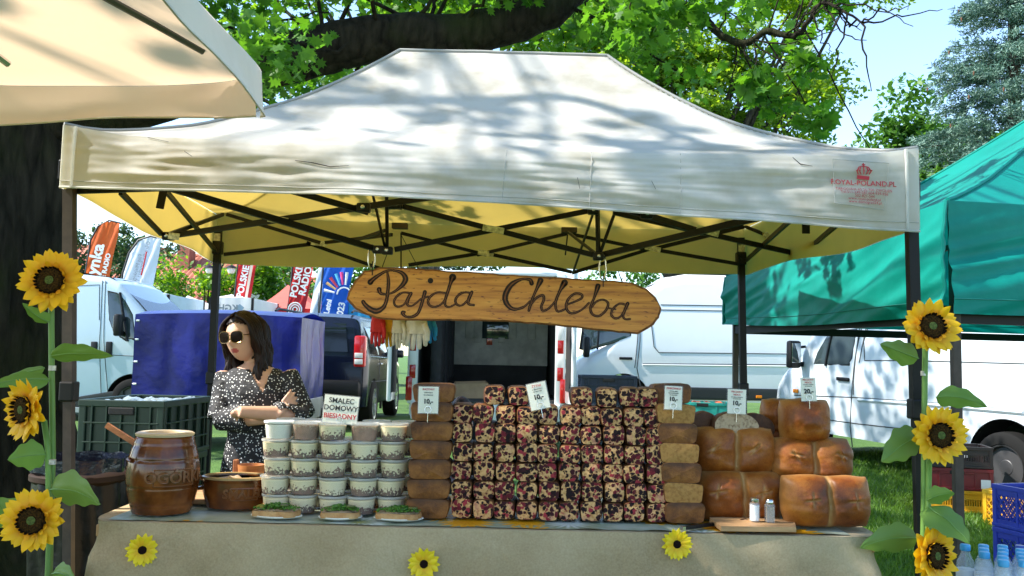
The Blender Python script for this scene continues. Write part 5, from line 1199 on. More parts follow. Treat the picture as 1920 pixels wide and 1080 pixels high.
    def wheels(s, rad, wid, rimm, spokes=0, inset=.10):
        for (ax, ar) in s.arches:
            for sd in (-1, 1):
                c = Vector((ax, sd*(s.W/2-inset), s.sill-(s.sill-rad) if True else rad)); ro = Matrix.Rotation(R(90)*(-sd), 3, 'X'); c.z = rad
                w2 = wid/2
                mb = MB(); mb.lathe([(rad*.62, -w2), (rad*.9, -w2), (rad*.985, -w2*.8), (rad, -w2*.4), (rad, w2*.4), (rad*.985, w2*.8), (rad*.9, w2), (rad*.66, w2), (rad*.645, w2*.7), (rad*.64, -w2*.6)], c, 36, ro); wh = mb.build('wheel', m_tyre, s.t, smooth=True, angle=40)
                mb = MB(); mb.lathe([(rad*.64, w2*.55), (rad*.64, w2*.95), (rad*.60, w2*.9), (rad*.56, w2*.45), (rad*.3, w2*.35), (rad*.2, w2*.6), (rad*.02, w2*.62)] if not spokes else [(rad*.64, w2*.5), (rad*.64, w2*.98), (rad*.58, w2*.9), (rad*.57, -w2*.1), (rad*.02, -w2*.1)], c, 30, ro); mb.build('rim', rimm if not spokes else m_int, wh, smooth=True, angle=35)
                if spokes:
                    mb = MB(); mb.lathe([(rad*.66, w2*.80), (rad*.66, w2*1.0), (rad*.57, w2*.92), (rad*.57, w2*.6)], c, 30, ro); mb.build('rim_lip', rimm, wh, smooth=True)
                    for k in range(spokes):
                        a = 6.2832*k/spokes+.3; p0 = c+ro @ Vector((rad*.08*math.cos(a), rad*.08*math.sin(a), w2*.75)); p1 = c+ro @ Vector((rad*.60*math.cos(a), rad*.60*math.sin(a), w2*.82)); mb = MB(); mb.bar(p0, p1, rad*.16, .03, (0, sd, 0)); mb.build('spoke', rimm, wh)
                else:
                    mb = MB()
                    for k in range(6): a = 6.2832*k/6; mb.lathe([(rad*.055, 0), (rad*.055, .004)], c+ro @ Vector((rad*.42*math.cos(a), rad*.42*math.sin(a), w2*.42)), 8, ro)
                    mb.build('rim_hole', m_int, wh)
def van_common(v, mirror_at=None, sd=1):
    x, z = mirror_at
    mb = MB(); c = v.S(x, z, sd, .16); mb.bbox(c, (.10, .17, .34), .03); mo = mb.build('mirror', m_plast, v.t, smooth=True, angle=40)
    mb = MB(); mb.bar(v.S(x+.02, z-.12, sd, -.02), c+Vector((0, 0, -.12)), .05, .06); mb.bar(v.S(x+.02, z+.1, sd, -.02), c+Vector((0, 0, .08)), .03, .03); mb.build('mirror_arm', m_plast, mo)
    mb = MB(); mb.bbox(c+Vector((-.052, 0, .02)), (.004, .13, .24), .01); mb.build('mirror_glass', M('mirror_glass', (.35, .4, .45), .03, 1), mo)
    # windscreen
    xs_ = [q for q in v.top if q[1] < v.H*.93 and q[1] > v.H*.58]
    if len(xs_) > 1:
        xa, xb = xs_[0][0], xs_[-1][0]; mb = MB(); mb.grid(10, 10, lambda a, b: Vector((lerp(xa, xb, b), (a*2-1)*(v.hw(lerp(xa, xb, b), v.zt(lerp(xa, xb, b))-.05)-.12), v.zt(lerp(xa, xb, b))+.024))); mb.build('windscreen', m_glassb, v.t, smooth=True, angle=None)
    for s2 in (-1, 1):
        mb = MB(); mb.bbox((v.x1-.14, s2*v.W*.36, .82), (.14, .3, .2), .05); mb.build('headlight', m_whl, v.t, smooth=True)
        mb = MB(); mb.bbox((v.x0+.0, s2*v.W*.44, 1.15), (.05, .12, .5), .02); mb.build('tail_light', m_redl, v.t, smooth=True)
    mb = MB(); mb.bbox((v.x1-.04, 0, .45), (.2, v.W*.86, .22), .06); mb.build('front_bumper', m_trim, v.t, smooth=True)
    mb = MB(); mb.bbox((v.x0+.02, 0, .5), (.14, v.W*.92, .18), .04); mb.build('rear_bumper', m_trim, v.t, smooth=True)
    mb = MB(); mb.bbox((v.x1-.02, 0, .78), (.06, v.W*.4, .16), .02); mb.build('grille', m_trim, v.t, smooth=True)
def handle(v, x, z, sd, l=.16):
    mb = MB(); mb.bbox(v.S(x, z, sd, .014), (l, .03, .045), .012); return mb.build('door_handle', m_plast, v.t, smooth=True)

# --- left white van, nose to the right
GZ = .22
t = thing('pale_blue_van', 'pale blue grey panel van parked behind the blue tarpaulin trailer', 'van', (-7.43, 15.0, GZ))
top = [(-2.5, 1.9), (-2.46, 2.2), (-2.3, 2.29), (.6, 2.31), (1.0, 2.27), (1.2, 2.18), (1.36, 2.02), (1.95, 1.42), (2.05, 1.33), (2.4, 1.12), (2.5, .95), (2.52, .6)]
v = Vehicle(t, top, -2.5, 2.52, 2.05, .33, 1.25, .14, .16, [(-1.55, .42), (1.56, .42)], m_vanpale, .5)
mt = MW[t.name]
q = lambda px, py: PS(px, py, mt, -1.0)
def rel(l): return [q(*a) for a in l]
win = rel([(196, 541), (216, 545), (233, 560), (250, 590), (258, 640), (236, 640), (214, 628), (203, 600)])
v.panel('door_window', win, -1, m_plast, .003); win2 = [(lerp(sum(a[0] for a in win)/8, x, .88), lerp(sum(a[1] for a in win)/8, z, .88)) for x, z in win]
v.panel('window_glass', win2, -1, m_glassb, .008); v.line('quarter_bar', rel([(222, 548), (241, 640)]), -1, m_plast, .022, off=.008)
for l in ([(187, 525), (189, 600), (188, 640), (190, 740)], [(193, 525), (196, 640), (203, 740)], [(130, 535), (182, 533), (186, 600)], [(130, 672), (186, 672)], [(196, 665), (258, 668)]): v.line('panel_gap', rel(l), -1)
for x in (178, 206): a, b = q(x, 655); mb = MB(); mb.bbox(v.S(a, b, -1, .012), (.10, .03, .24), .03); mb.build('door_handle', m_plast, t, smooth=True)
v.panel('side_moulding', rel([(110, 750), (232, 730), (232, 748), (110, 775)]), -1, m_trim, .02)
v.wheels(.34, .22, m_rim); van_common(v, (1.35, 1.5), -1)

# --- pale high van in the middle distance, nose to the left
t = thing('pale_van', 'long pale silver panel van with a black lower sill behind the stall', 'van', (3.9, 16.0, GZ), R(180))
top = [(-3.0, 2.2), (-2.96, 2.5), (-2.8, 2.6), (.95, 2.62), (1.3, 2.55), (1.55, 2.38), (2.2, 1.48), (2.3, 1.38), (2.75, 1.12), (2.9, .9), (2.94, .55)]
v = Vehicle(t, top, -3.0, 2.94, 2.04, .46, 1.2, .17, .2, [(-1.75, .44), (2.0, .44)], m_vansilver, .5)
mt = MW[t.name]; q = lambda px, py: PS(px, py, mt, 1.0)
win = rel([(1092, 612), (1190, 612), (1186, 630), (1150, 644), (1100, 658), (1086, 655)])
v.panel('door_window', win, 1, m_plast, .003); c0 = (sum(a[0] for a in win)/6, sum(a[1] for a in win)/6)
v.panel('window_glass', [(lerp(c0[0], x, .9), lerp(c0[1], z, .9)) for x, z in win], 1, m_glassb, .008); v.line('quarter_bar', rel([(1124, 606), (1120, 655)]), 1, m_plast, .02, off=.008)
for l in ([(1202, 560), (1200, 640), (1194, 690), (1202, 730)], [(1199, 560), (1196, 630), (1190, 690)], [(1205, 682), (1500, 684)], [(1222, 610), (1226, 650), (1235, 661), (1500, 664)], [(1204, 580), (1500, 585)], [(1240, 571), (1500, 575)]): v.line('panel_gap', rel(l), 1, rad=.009)
mb = MB(); v.line('body_crease', rel([(1205, 684), (1500, 687)]), 1, m_vansilver, .03, off=-.015)
v.panel('side_moulding', rel([(1200, 724), (1480, 730), (1480, 752), (1200, 748)]), 1, m_trim, .02)
a, b = q(1422, 744); mb = MB(); mb.bbox(v.S(a, b, 1, .03), (.10, .02, .045), .008); mb.build('side_marker', m_amber, t)
a, b = q(1173, 672); handle(v, a, b, 1, .22)
v.wheels(.35, .23, m_rim); a, b = q(1098, 651); van_common(v, (a, b), 1)

# --- right van, nose far left, tail near
t = thing('old_white_van', 'older white van dappled with shade beside the red and yellow crates', 'van', (5.13, 9.97, .12), math.atan2(.931, -.364), rot=(0, R(-2.0), math.atan2(.931, -.364)))
top = [(-2.65, 2.0), (-2.6, 2.3), (-2.4, 2.42), (.75, 2.44), (1.0, 2.38), (1.2, 2.2), (1.75, 1.32), (1.85, 1.24), (2.25, .98), (2.36, .8), (2.38, .5)]
v = Vehicle(t, top, -2.65, 2.38, 1.93, .36, 1.15, .16, .18, [(-1.2, .43), (1.62, .40)], m_vanblue, .45)
mt = MW[t.name]; q = lambda px, py: PS(px, py, mt, .955)
win = rel([(1524, 684), (1530, 662), (1553, 616), (1606, 614), (1600, 672), (1594, 686)])
v.panel('door_window', win, 1, m_plast, .003); c0 = (sum(a[0] for a in win)/6, sum(a[1] for a in win)/6)
v.panel('window_glass', [(lerp(c0[0], x, .92), lerp(c0[1], z, .92)) for x, z in win], 1, m_glassb, .008); v.line('quarter_bar', rel([(1560, 612), (1550, 686)]), 1, m_plast, .018, off=.008)
for l in ([(1612, 612), (1605, 660), (1598, 740), (1594, 800), (1596, 838)], [(1608, 612), (1601, 740)], [(1623, 616), (1618, 640), (1622, 676), (1720, 676)], [(1740, 677), (1920, 682)], [(1490, 741), (1600, 745), (1760, 756), (1920, 770)], [(1530, 784), (1610, 795), (1730, 808)], [(1620, 615), (1612, 680)]): v.line('panel_gap', rel(l), 1, rad=.007)
v.line('rub_strip', rel([(1610, 750), (1760, 760), (1920, 774)]), 1, m_vanblue, .022)
a, b = q(1583, 711); handle(v, a, b, 1, .2); a, b = q(1494, 733); mb = MB(); mb.bbox(v.S(a, b, 1, .012), (.09, .02, .05), .01); mb.build('side_marker', m_amber, t)
v.wheels(.335, .21, m_rim, inset=.07); a, b = q(1508, 665); van_common(v, (a, b), 1)
mb = MB(); c = v.S(q(1590, 668)[0], q(1590, 668)[1], 1, -.35); mb.tube([c+Vector((.06*math.cos(k/16*6.283), .18*math.cos(k/16*6.283), .18*math.sin(k/16*6.283))) for k in range(17)], .016, 6); mb.build('steering_wheel', m_plast, t, smooth=True)

# --- dark SUV seen from behind
t = thing('dark_suv', 'glossy black off road car seen from behind beside the trailer', 'car', (-3.0, 15.15, GZ+.02), R(90))
top = [(-2.1, 1.0), (-2.06, 1.15), (-1.98, 1.5), (-1.86, 1.64), (-1.6, 1.70), (.1, 1.72), (.5, 1.66), (1.15, 1.15), (1.35, 1.09), (1.95, .98), (2.1, .82), (2.14, .55)]
v = Vehicle(t, top, -2.1, 2.14, 1.82, .34, 1.02, .24, .14, [(-1.35, .40), (1.3, .40)], m_suv, .5, .25)
v.panel('side_window', [(-1.75, 1.12), (-1.6, 1.52), (-.85, 1.55), (-.85, 1.10)], -1, m_glassd); v.panel('side_window', [(-.78, 1.10), (-.78, 1.55), (.1, 1.53), (.15, 1.08)], -1, m_glassd); v.panel('side_window', [(.22, 1.08), (.2, 1.50), (.95, 1.10)], -1, m_glassd)
v.line('window_trim', [(-1.8, 1.08), (0, 1.055), (1.0, 1.06)], -1, m_chrome, .012)
for l in ([(-.8, .45), (-.81, 1.08)], [(.2, .45), (.18, 1.08)], [(-1.6, .7), (1.0, .66)]): v.line('panel_gap', l, -1)
for (x, z) in ((-.68, .96), (.32, .94)): mb = MB(); mb.bbox(v.S(x, z, -1, .014), (.17, .03, .03), .01); mb.build('door_handle', m_chrome, t, smooth=True)
# rear face
def rear(y, z, off): x = min(xx for xx, zz in ((interp([(b_, a_) for a_, b_ in top[:4]], z), 0),)); return Vector((x-off, y, z))
mb = MB(); mb.grid(8, 6, lambda a, b: rear((a*2-1)*.62*(1-.1*b), lerp(1.14, 1.56, b), .012)); mb.build('rear_window', m_glassd, t, smooth=True, angle=None)
for s2 in (-1, 1):
    mb = MB(); mb.bbox((-2.04, s2*.80, 1.15), (.16, .17, .46), .03); tl = mb.build('tail_light', m_redl, t, smooth=True)
    for z in (1.09, 1.00): mb = MB(); mb.bbox((-2.125, s2*.79, z), (.012, .12, .075), .01); mb.build('lamp_lens', m_whl, tl, smooth=True)
    mb = MB(); mb.bbox((-2.12, s2*.7, .68), (.02, .16, .06), .01); mb.build('reflector', m_redl, t)
mb = MB(); mb.bbox((-2.1, 0, .58), (.2, 1.66, .3), .06); mb.build('rear_bumper', m_plast, t, smooth=True)
mb = MB(); mb.bbox((2.08, 0, .55), (.2, 1.5, .25), .06); mb.build('front_bumper', m_trim, t, smooth=True)
mb = MB(); mb.bbox((-2.115, .28, .88), (.01, .2, .035), .004); mb.build('badge', m_chrome, t)
mb = MB(); mb.bbox(v.S(.85, 1.13, -1, .10), (.10, .2, .14), .03); mb.build('mirror', m_suv, t, smooth=True)
for s2 in (-1, 1): mb = MB(); mb.tube([(-1.6, s2*.58, 1.74), (-1.4, s2*.58, 1.78), (.1, s2*.58, 1.79), (.3, s2*.58, 1.74)], .018, 8); mb.build('roof_rail', m_trim, t, smooth=True)
mb = MB(); mb.tube([(-1.75, -.1, 1.68), (-2.0, -.14, 2.0)], .005, 5); mb.build('antenna', m_plast, t)
v.wheels(.36, .22, m_alloy, 5, inset=.09)

# --- van with its rear doors open
VX, VY, VZ = P(912, 700, 11.2).x, 11.2, .2
t = thing('open_van', 'white delivery van with its rear doors open and empty cargo bay', 'van', (VX, VY+2.4, VZ), R(90))
LW = dict(parent=t)
hw_, H_, F_ = .86, 2.2, .62
def vbox(name, m, c, sz, b=.01, par=None): q_ = MB(); q_.bbox(c, sz, b); return q_.build(name, m, par or t, smooth=True, angle=40)
m_bay = M('cargo_bay_lining', (.028, .028, .030), .8, var=.4, vscale=3); m_bulk = M('bulkhead_grey', (.55, .55, .50), .6, var=.25, vscale=5)
for s2 in (-1, 1):
    vbox('body_side', m_vanwhite, (0, s2*(hw_+.07), 1.30), (4.8, .05, 1.8), .02)
    vbox('bay_wall', m_bay, (-.7, s2*(hw_+.03), 1.4), (3.3, .03, 1.55), .005)
    vbox('rear_pillar', m_vanwhite, (-2.39, s2*(hw_+.06), 1.38), (.09, .13, 1.66), .025)
    for k in range(4):
        z = .95+.17*k+.0; vbox('reflective_tape', m_redl if k % 2 == (0) else m_white, (-2.438, s2*(hw_+.06), z), (.004, .075, .165), .001)
    vbox('tail_light', m_redl, (-2.42, s2*(hw_+.10), .74), (.06, .08, .30), .015)
vbox('roof', m_vanwhite, (0, 0, H_), (4.82, 1.88, .06), .03); vbox('bay_ceiling', m_bay, (-.7, 0, H_-.05), (3.3, 1.7, .02), .004)
vbox('bay_floor', m_bay, (-.7, 0, F_-.02), (3.4, 1.8, .04), .004); vbox('rear_bumper', m_vanwhite, (-2.44, 0, .47), (.12, 1.86, .22), .03); vbox('bumper_step', m_trim, (-2.46, 0, .59), (.12, 1.4, .02), .005)
vbox('cab', m_vanwhite, (2.0, 0, 1.2), (1.0, 1.88, 1.5), .1); vbox('bonnet', m_vanwhite, (2.7, 0, .9), (.7, 1.8, .7), .15)
bk = vbox('bulkhead', m_bulk, (-.35, 0, 1.60), (.03, 1.68, 1.14), .004)
for (y, z, wd, h) in ((.62, 1.55, .12, .5), (.32, 1.55, .12, .5), (-.32, 1.55, .12, .5), (-.6, 1.55, .12, .5), (.2, 1.28, .1, .08), (-.16, 1.28, .1, .08)): vbox('pressed_rib', m_bulk, (-.378, y, z+.12), (.03, wd, h), .009, bk)
vbox('bulkhead_window', m_glassb, (-.38, -.12, 1.55), (.012, .5, .26), .005, bk); vbox('latch', m_redl, (-.375, .02, 1.39), (.012, .09, .13), .003, bk)
vbox('lower_bulkhead', m_bay, (-.37, 0, .82), (.03, 1.66, .42), .004)
for k in range(3): vbox('cargo_cloth', M('cargo_cloth', (.03, .03, .034), .9, bump=.6, bscale=8, dist=.05), (-1.9+.4*k, .66-.04*k, 1.3+.06*k), (.4, .16, 1.2), .06)
# open doors
dl = vbox('rear_door', m_vanwhite, (-2.62, hw_+.30, 1.40), (.42, .05, 1.62), .02); vbox('door_lining', m_bay, (-2.62, hw_+.265, 1.40), (.36, .02, 1.4), .004, dl)
q_ = MB(); q_.bbox((0, 0, 1.40), (.62, .05, 1.62), .02, Matrix.Rotation(R(4), 3, 'Z')); q_.v = [a+Vector((-2.76, -hw_-.17, 0)) for a in q_.v]; dr = q_.build('rear_door', m_vanwhite, t, smooth=True, angle=40)
q_ = MB(); q_.bbox((0, .03, 1.40), (.40, .02, 1.3), .01, Matrix.Rotation(R(4), 3, 'Z')); q_.v = [a+Vector((-2.76, -hw_-.17, 0)) for a in q_.v]; q_.build('door_lining', m_int, dr)
for ax in (-1.5, 1.9):
    for s2 in (-1, 1):
        q_ = MB(); q_.lathe([(.2, -.1), (.3, -.1), (.33, -.06), (.33, .06), (.3, .1), (.2, .1)], (ax, s2*.8, .33), 28, Matrix.Rotation(R(90), 3, 'X')); wh = q_.build('wheel', m_tyre, t, smooth=True); q_ = MB(); q_.lathe([(.2, -.08), (.2, .08), (.05, .05)], (ax, s2*.8, .33), 20, Matrix.Rotation(R(90), 3, 'X')); q_.build('rim', m_rim, wh, smooth=True)
q_ = MB(); c = Vector((-2.1, .12, F_+.0)); q_.add([(-2.25, .45, F_+.002), (-2.2, -.05, F_+.002), (-1.9, 0, F_+.002), (-1.9, .45, F_+.002), (-2.25, .42, F_+.18), (-2.18, -.02, F_+.20), (-1.92, .02, F_+.22), (-1.92, .42, F_+.2)], [(0, 1, 2, 3), (0, 1, 5, 4), (1, 2, 6, 5), (2, 3, 7, 6), (3, 0, 4, 7)])
q_.v = [MW[t.name] @ a for a in q_.v]; tag(q_.build('cardboard_box', M('cardboard', (.32, .22, .13), .9, var=.15), origin=MW[t.name] @ c), 'open cardboard box in the bay of the open van', 'box')

# --- blue trailer
m_tarp = canvas_mat('blue_tarpaulin', (.003, .007, .20), (.002, .005, .13), .08, (.02, .05, .5), rough=.32, spec=.35, streak=.0, bump=.5)
t = thing('trailer', 'small trailer covered with a shiny royal blue tarpaulin', 'trailer', (-3.32, 11.2, .19))
x0, x1, yf, yb_, zt_, zb_ = -1.10, .86, -.7, .6, 1.575, .60
def tarp(u, v_):
    # perimeter sheet, v from bottom to top
    per = [(x0, yb_), (x0, yf), (x1, yf), (x1, yb_), (x0, yb_)]; k = min(3, int(u*4)); f = u*4-k; a, b = per[k], per[k+1]; x, y = lerp(a[0], b[0], f), lerp(a[1], b[1], f)
    n_ = [(-1, 0), (0, -1), (1, 0), (0, 1)][k]; d = (noise.noise((x*4+y*4, v_*1.6, 2))*.03+noise.noise((x*11+y*6, v_*1.2, 5))*.012*(1 if x > -.2 else .3))*math.sin(math.pi*v_)**.6
    return Vector((x+n_[0]*d, y+n_[1]*d, lerp(zb_, zt_+.03*math.sin(math.pi*(x-x0)/(x1-x0)), v_)))
mb = MB(); mb.grid(240, 18, tarp); mb.build('tarpaulin', m_tarp, t, smooth=True, angle=50, recalc=False)
mb = MB(); mb.grid(24, 12, lambda u, v_: Vector((lerp(x0, x1, u), lerp(yf, yb_, v_), zt_+.03*math.sin(math.pi*u)+.07*math.sin(math.pi*v_)))); mb.build('tarpaulin_top', m_tarp, t, smooth=True, angle=None)
m_steelg = M('galvanised_steel', (.34, .36, .37), .45, .7, var=.2)
mb = MB(); mb.bbox((-.12, -.05, .47), (1.98, 1.32, .26), .01); mb.build('tub', m_steelg, t)
for z in (1.5, 1.28, 1.02, .76): mb = MB(); mb.tube([(x0-.012, yf+.05, z), (x0+.03, yf-.02, z), (x0+.06, yf-.022, z)], .012, 6); mb.build('tie_loop', m_white, t, smooth=True)
for sx_ in (-1, 1): mb = MB(); mb.bar((.25*sx_, yf-.02, .60), (.65*sx_, yf-.03, .40), .02, .03); mb.build('strap', m_tarp, t)
for s2 in (-1, 1):
    mb = MB(); mb.lathe([(.16, -.08), (.27, -.08), (.29, -.04), (.29, .04), (.27, .08), (.16, .08)], (.55, s2*.66-.04, .29), 24, Matrix.Rotation(R(90), 3, 'X')); wh = mb.build('wheel', m_tyre, t, smooth=True); mb = MB(); mb.lathe([(.16, -.06), (.16, .06), (.03, .05)], (.55, s2*.66-.04, .29), 20, Matrix.Rotation(R(90), 3, 'X')); mb.build('rim', m_rim, wh, smooth=True)
    mb = MB(); mb.grid(14, 2, lambda u, v_: Vector((.55+.36*math.cos(u*3.1416), s2*.66-.04+(v_-.5)*.24, .29+.36*math.sin(u*3.1416)))); mb.build('mudguard', m_plast, t, smooth=True)
mb = MB(); mb.bar((-1.1, -.05, .4), (-2.2, -.05, .4), .06, .06); mb.build('drawbar', m_steelg, t)
mb = MB(); mb.bbox((.78, -.72, .52), (.12, .03, .1), .01); mb.build('lamp', m_amber, t)
q = P(403, 823, 10.3)
mb = MB(); mb.bbox((.02-.85, -.725, .38), (.52, .012, .11), .004); pl_ = mb.build('number_plate', m_white, t)

# ------------------------------------------------------------------ crates and bottles
def crate(label, loc, rotz, W, D, H, col, style, group=None, mat=None):
    m = mat or M('crate_plastic_%d_%d_%d' % tuple(int(c*255) for c in col), col, .42, var=.12, vscale=9)
    t = thing('plastic_crate', label, 'crate', loc, rotz, group)
    for sx_ in (-1, 1):
        for sy_ in (-1, 1): mb = MB(); mb.bbox((sx_*(W/2-.018), sy_*(D/2-.018), H/2), (.036, .036, H-.004), .006); mb.build('corner_post', m, t)
    for z, hh in ((.012, .024), (H-.016, .032)):
        for sy_ in (-1, 1): mb = MB(); mb.bbox((0, sy_*(D/2-.009), z), (W+.004, .022, hh), .004); mb.build('rim', m, t)
        for sx_ in (-1, 1): mb = MB(); mb.bbox((sx_*(W/2-.009), 0, z), (.022, D-.03, hh), .004); mb.build('rim', m, t)
    mb = MB(); mb.bbox((0, 0, .008), (W-.02, D-.02, .010), .002); mb.build('base', m, t)
    for side in range(4):
        ln = W if side % 2 == 0 else D; fr = Matrix.Rotation(side*math.pi/2, 4, 'Z') @ Matrix.Translation((0, -(D if side % 2 == 0 else W)/2+.010, 0))
        mb = MB()
        if style == 'lattice':
            n = max(4, int(ln/.045)); z0, z1 = .05, H-.06
            for k in range(-6, n+1):
                for s2 in (-1, 1):
                    xa = -ln/2+.03+k*(ln-.06)/n; xb = xa+(z1-z0)*.75; a, b = (xa, z0), (xb, z1)
                    lo, hi = -ln/2+.03, ln/2-.03
                    if b[0] <= lo or a[0] >= hi: continue
                    if a[0] < lo: f = (lo-a[0])/(b[0]-a[0]); a = (lo, lerp(z0, z1, f))
                    if b[0] > hi: f = (hi-a[0])/(b[0]-a[0]); b = (hi, lerp(a[1], b[1], f))
                    mb.bar((a[0]*s2, .002*s2, a[1]), (b[0]*s2, .002*s2, b[1]), .005, .008, (0, 1, 0))
            mb.box((0, 0, .035), (ln-.05, .006, .03)); mb.box((0, 0, H-.05), (ln-.05, .006, .04))
            mb.bbox((0, 0, H/2), (.02, .014, H-.05), .003)
        elif style == 'slots':
            n = int(ln/.022)
            for k in range(n): mb.box((-ln/2+.03+(k+.5)*(ln-.06)/n, 0, H/2), (.009, .006, H-.05))
            mb.box((0, 0, H-.05), (ln-.05, .007, .05)); mb.box((0, 0, .04), (ln-.05, .007, .04))
        elif style == 'ribbed':
            mb.box((0, .004, H/2), (ln-.04, .006, H-.03))
            for k in range(5): mb.bbox((-ln/2+.03+(k+.5)*(ln-.06)/5, -.006, H/2), (.008, .012, H-.04), .002)
            for z in (H*.3, H*.62): mb.bbox((0, -.006, z), (ln-.05, .012, .008), .002)
        else:
            mb.box((0, .002, H/2), (ln-.04, .007, H-.03)); mb.bbox((0, -.004, H*.8), (ln*.5, .01, .02), .003)
            for k in range(2): mb.bbox(((k-.5)*ln*.5, -.004, H*.45), (.012, .01, H*.7), .002)
        mb.v = [fr @ a for a in mb.v]; mb.build('side_wall', m, t)
        if style in ('ribbed', 'solid') and side in (0, 2):
            mb = MB(); mb.bbox((0, -.008, H*.82), (.12, .012, .035), .005); mb.v = [fr @ a for a in mb.v]; mb.build('hand_hold', m_int, t)
    return t
dg = (.003, .022, .012)
c0 = P(260, 745, 4.2); cxx = -1.775
for k in range(4):
    crate('dark green bread crate, %s of the stack behind the clay barrel' % ['lowest', 'second', 'third', 'topmost'][k], (cxx+.004*(k % 2), 4.42, .003+.279*k), R(1-k), .40, .58, .276, dg, 'ribbed', 'green crates behind the barrel')
mb = MB(); mb.grid(20, 16, lambda u, v_: Vector((cxx+(u-.5)*.34, 4.42+(v_-.5)*.5, 1.098+.016*noise.noise((u*6, v_*9, 1))+.01*math.sin(u*30)))); o = mb.build('plastic_bag', M('grey_film', (.30, .36, .40), .15, bump=.6, bscale=30, dist=.02), smooth=True, angle=None, origin=(cxx, 4.42, 1.09)); tag(o, 'crumpled clear plastic film in the topmost green crate', 'plastic bag')
for k, (col, st, nm) in enumerate((((.75, .36, .012), 'slots', 'yellow slotted crate under the dark red one'), ((.16, .008, .012), 'solid', 'dark red crate between the yellow and the black one'), ((.02, .012, .012), 'slots', 'black slotted crate on top of the dark red one'))):
    crate(nm, (4.10, 8.35, .004+gz(4.1, 8.35)+.197*k), R(-14), .60, .40, .193, col, st, 'stacked crates beside the old van')
cq = MB(); b0 = Vector((4.28, 8.10, .30)); cq.bbox(b0, (.08, .003, .085), .001, Matrix.Rotation(R(-14), 3, 'Z')); tag(cq.build('paper_label', m_white, origin=b0), 'white paper label stuck on the dark red crate', 'label')
crate('yellow lattice crate standing alone on the grass behind the blue crates', (4.32, 7.72, .005), R(38), .30, .40, .30, (.80, .42, .012), 'lattice')
for k in range(2): crate('blue lattice crate, %s of the two behind the water bottles' % ('lower', 'upper')[k], (3.62, 6.02, .004+.283*k), R(16), .60, .40, .28, (.010, .035, .42), 'lattice', 'blue crates behind the bottles')
q = P(1142, 720, 9.2); nv_ = (.010, .022, .05)
for k in range(4): crate('navy blue crate, %s of the stack beside the open van' % ['lowest', 'second', 'third', 'topmost'][k], (q.x, 9.4, gz(1, 9.4)+.004+.268*k), 0, .58, .40, .265, nv_, 'ribbed', 'navy crates beside the open van')
q = P(1325, 765, 9.2); tq = crate('turquoise crate of tomatoes on a stand behind the rye loaves', (q.x, 9.4, .79), R(-12), .56, .38, .14, (.02, .32, .27), 'solid')
st_ = thing('market_stand', 'low dark stand carrying the turquoise crate', 'stand', (q.x+.05, 9.4, gz(2, 9.4)))
for sx_ in (-1, 1):
    for sy_ in (-1, 1): mb = MB(); mb.tube([(sx_*.5, sy_*.2, .002), (sx_*.5, sy_*.2, .60)], .015, 8); mb.build('leg', m_frame, st_)
mb = MB(); mb.bbox((0, 0, .63), (1.15, .5, .035), .005); mb.build('top', m_trim, st_)
tom = MB(); tom.lathe([(.001, -.03), (.02, -.026), (.034, 0), (.026, .022), (.008, .028), (.001, .024)], seg=14); o = tom.build('tomato', M('tomato_red', (.62, .10, .02), .25), smooth=True); tom_me = o.data; bpy.data.objects.remove(o)
for k in range(16):
    put('tomato', tom_me, (q.x-.2+.13*(k % 4)+r.uniform(-.01, .01), 9.4-.12+.085*(k//4), .79+.10+r.uniform(0, .02)), (r.random(), r.random(), 0), 'ripe orange red tomato in the turquoise crate', 'tomato', 'tomatoes in the turquoise crate')
# waste bin with black bag
bn = thing('waste_bin', 'waste bin lined with a black bag behind the left sunflowers', 'bin', (P(150, 900, 3.75).x, 3.75, 0))
mb = MB()
def bag(u, v_):
    a = u*6.2832; rr = .17+.012*math.sin(a*11+v_*5)*(1-v_*.5)+.02*noise.noise((math.cos(a)*2, math.sin(a)*2, v_*3)); return Vector((rr*math.cos(a), rr*math.sin(a), .01+.83*v_))
mb.grid(64, 20, bag); mb.build('bag', M('black_bag', (.005, .005, .006), .35, spec=.25, bump=.35, bscale=9, dist=.03), bn, smooth=True, angle=None)
mb = MB(); mb.lathe([(.172, .80), (.190, .815), (.190, .835), (.172, .845)], seg=40); mb.build('hoop', M('dark_hoop', (.025, .012, .007), .6, spec=.2), bn, smooth=True)
mb = MB(); mb.grid(64, 6, lambda u, v_: Vector(((.185+.004*math.sin(u*80))*math.cos(u*6.2832), (.185+.004*math.sin(u*80))*math.sin(u*6.2832), .85+.055*v_+.004*math.sin(u*50)))); mb.build('bag_collar', M('dark_blue_film', (.008, .011, .025), .2, bump=.4, bscale=18, dist=.02), bn, smooth=True, angle=None)
# bottles
m_pet = clear_mat('bottle_plastic', (.75, .82, .88), .28, .08); m_cap = M('sky_blue_cap', (.05, .36, .68), .4); m_cap2 = M('dark_blue_cap', (.01, .06, .36), .35); m_blab = M('bottle_label', (.72, .76, .84), .4, var=.1)
mb = MB(); mb.lathe([(.028, 0), (.033, .004), (.0335, .02), (.0315, .03), (.0335, .05), (.0335, .14), (.030, .165), (.016, .195), (.0135, .205), (.0135, .212)], seg=20); o = mb.build('b', m_pet, smooth=True); bot_me = o.data; bpy.data.objects.remove(o)
mb = MB(); mb.lathe([(.0165, .204), (.0185, .206), (.0185, .224), (.0165, .2275), (.004, .228)], seg=20); o = mb.build('b', m_cap, smooth=True, angle=35); cap_me = o.data; bpy.data.objects.remove(o)
mb = MB(); mb.lathe([(.034, .055), (.0345, .056), (.0345, .135), (.034, .136)], seg=20); o = mb.build('b', m_blab, smooth=True); lab_me = o.data; bpy.data.objects.remove(o)
cap2_me = cap_me.copy(); cap2_me.materials[0] = m_cap2
ZB = .455
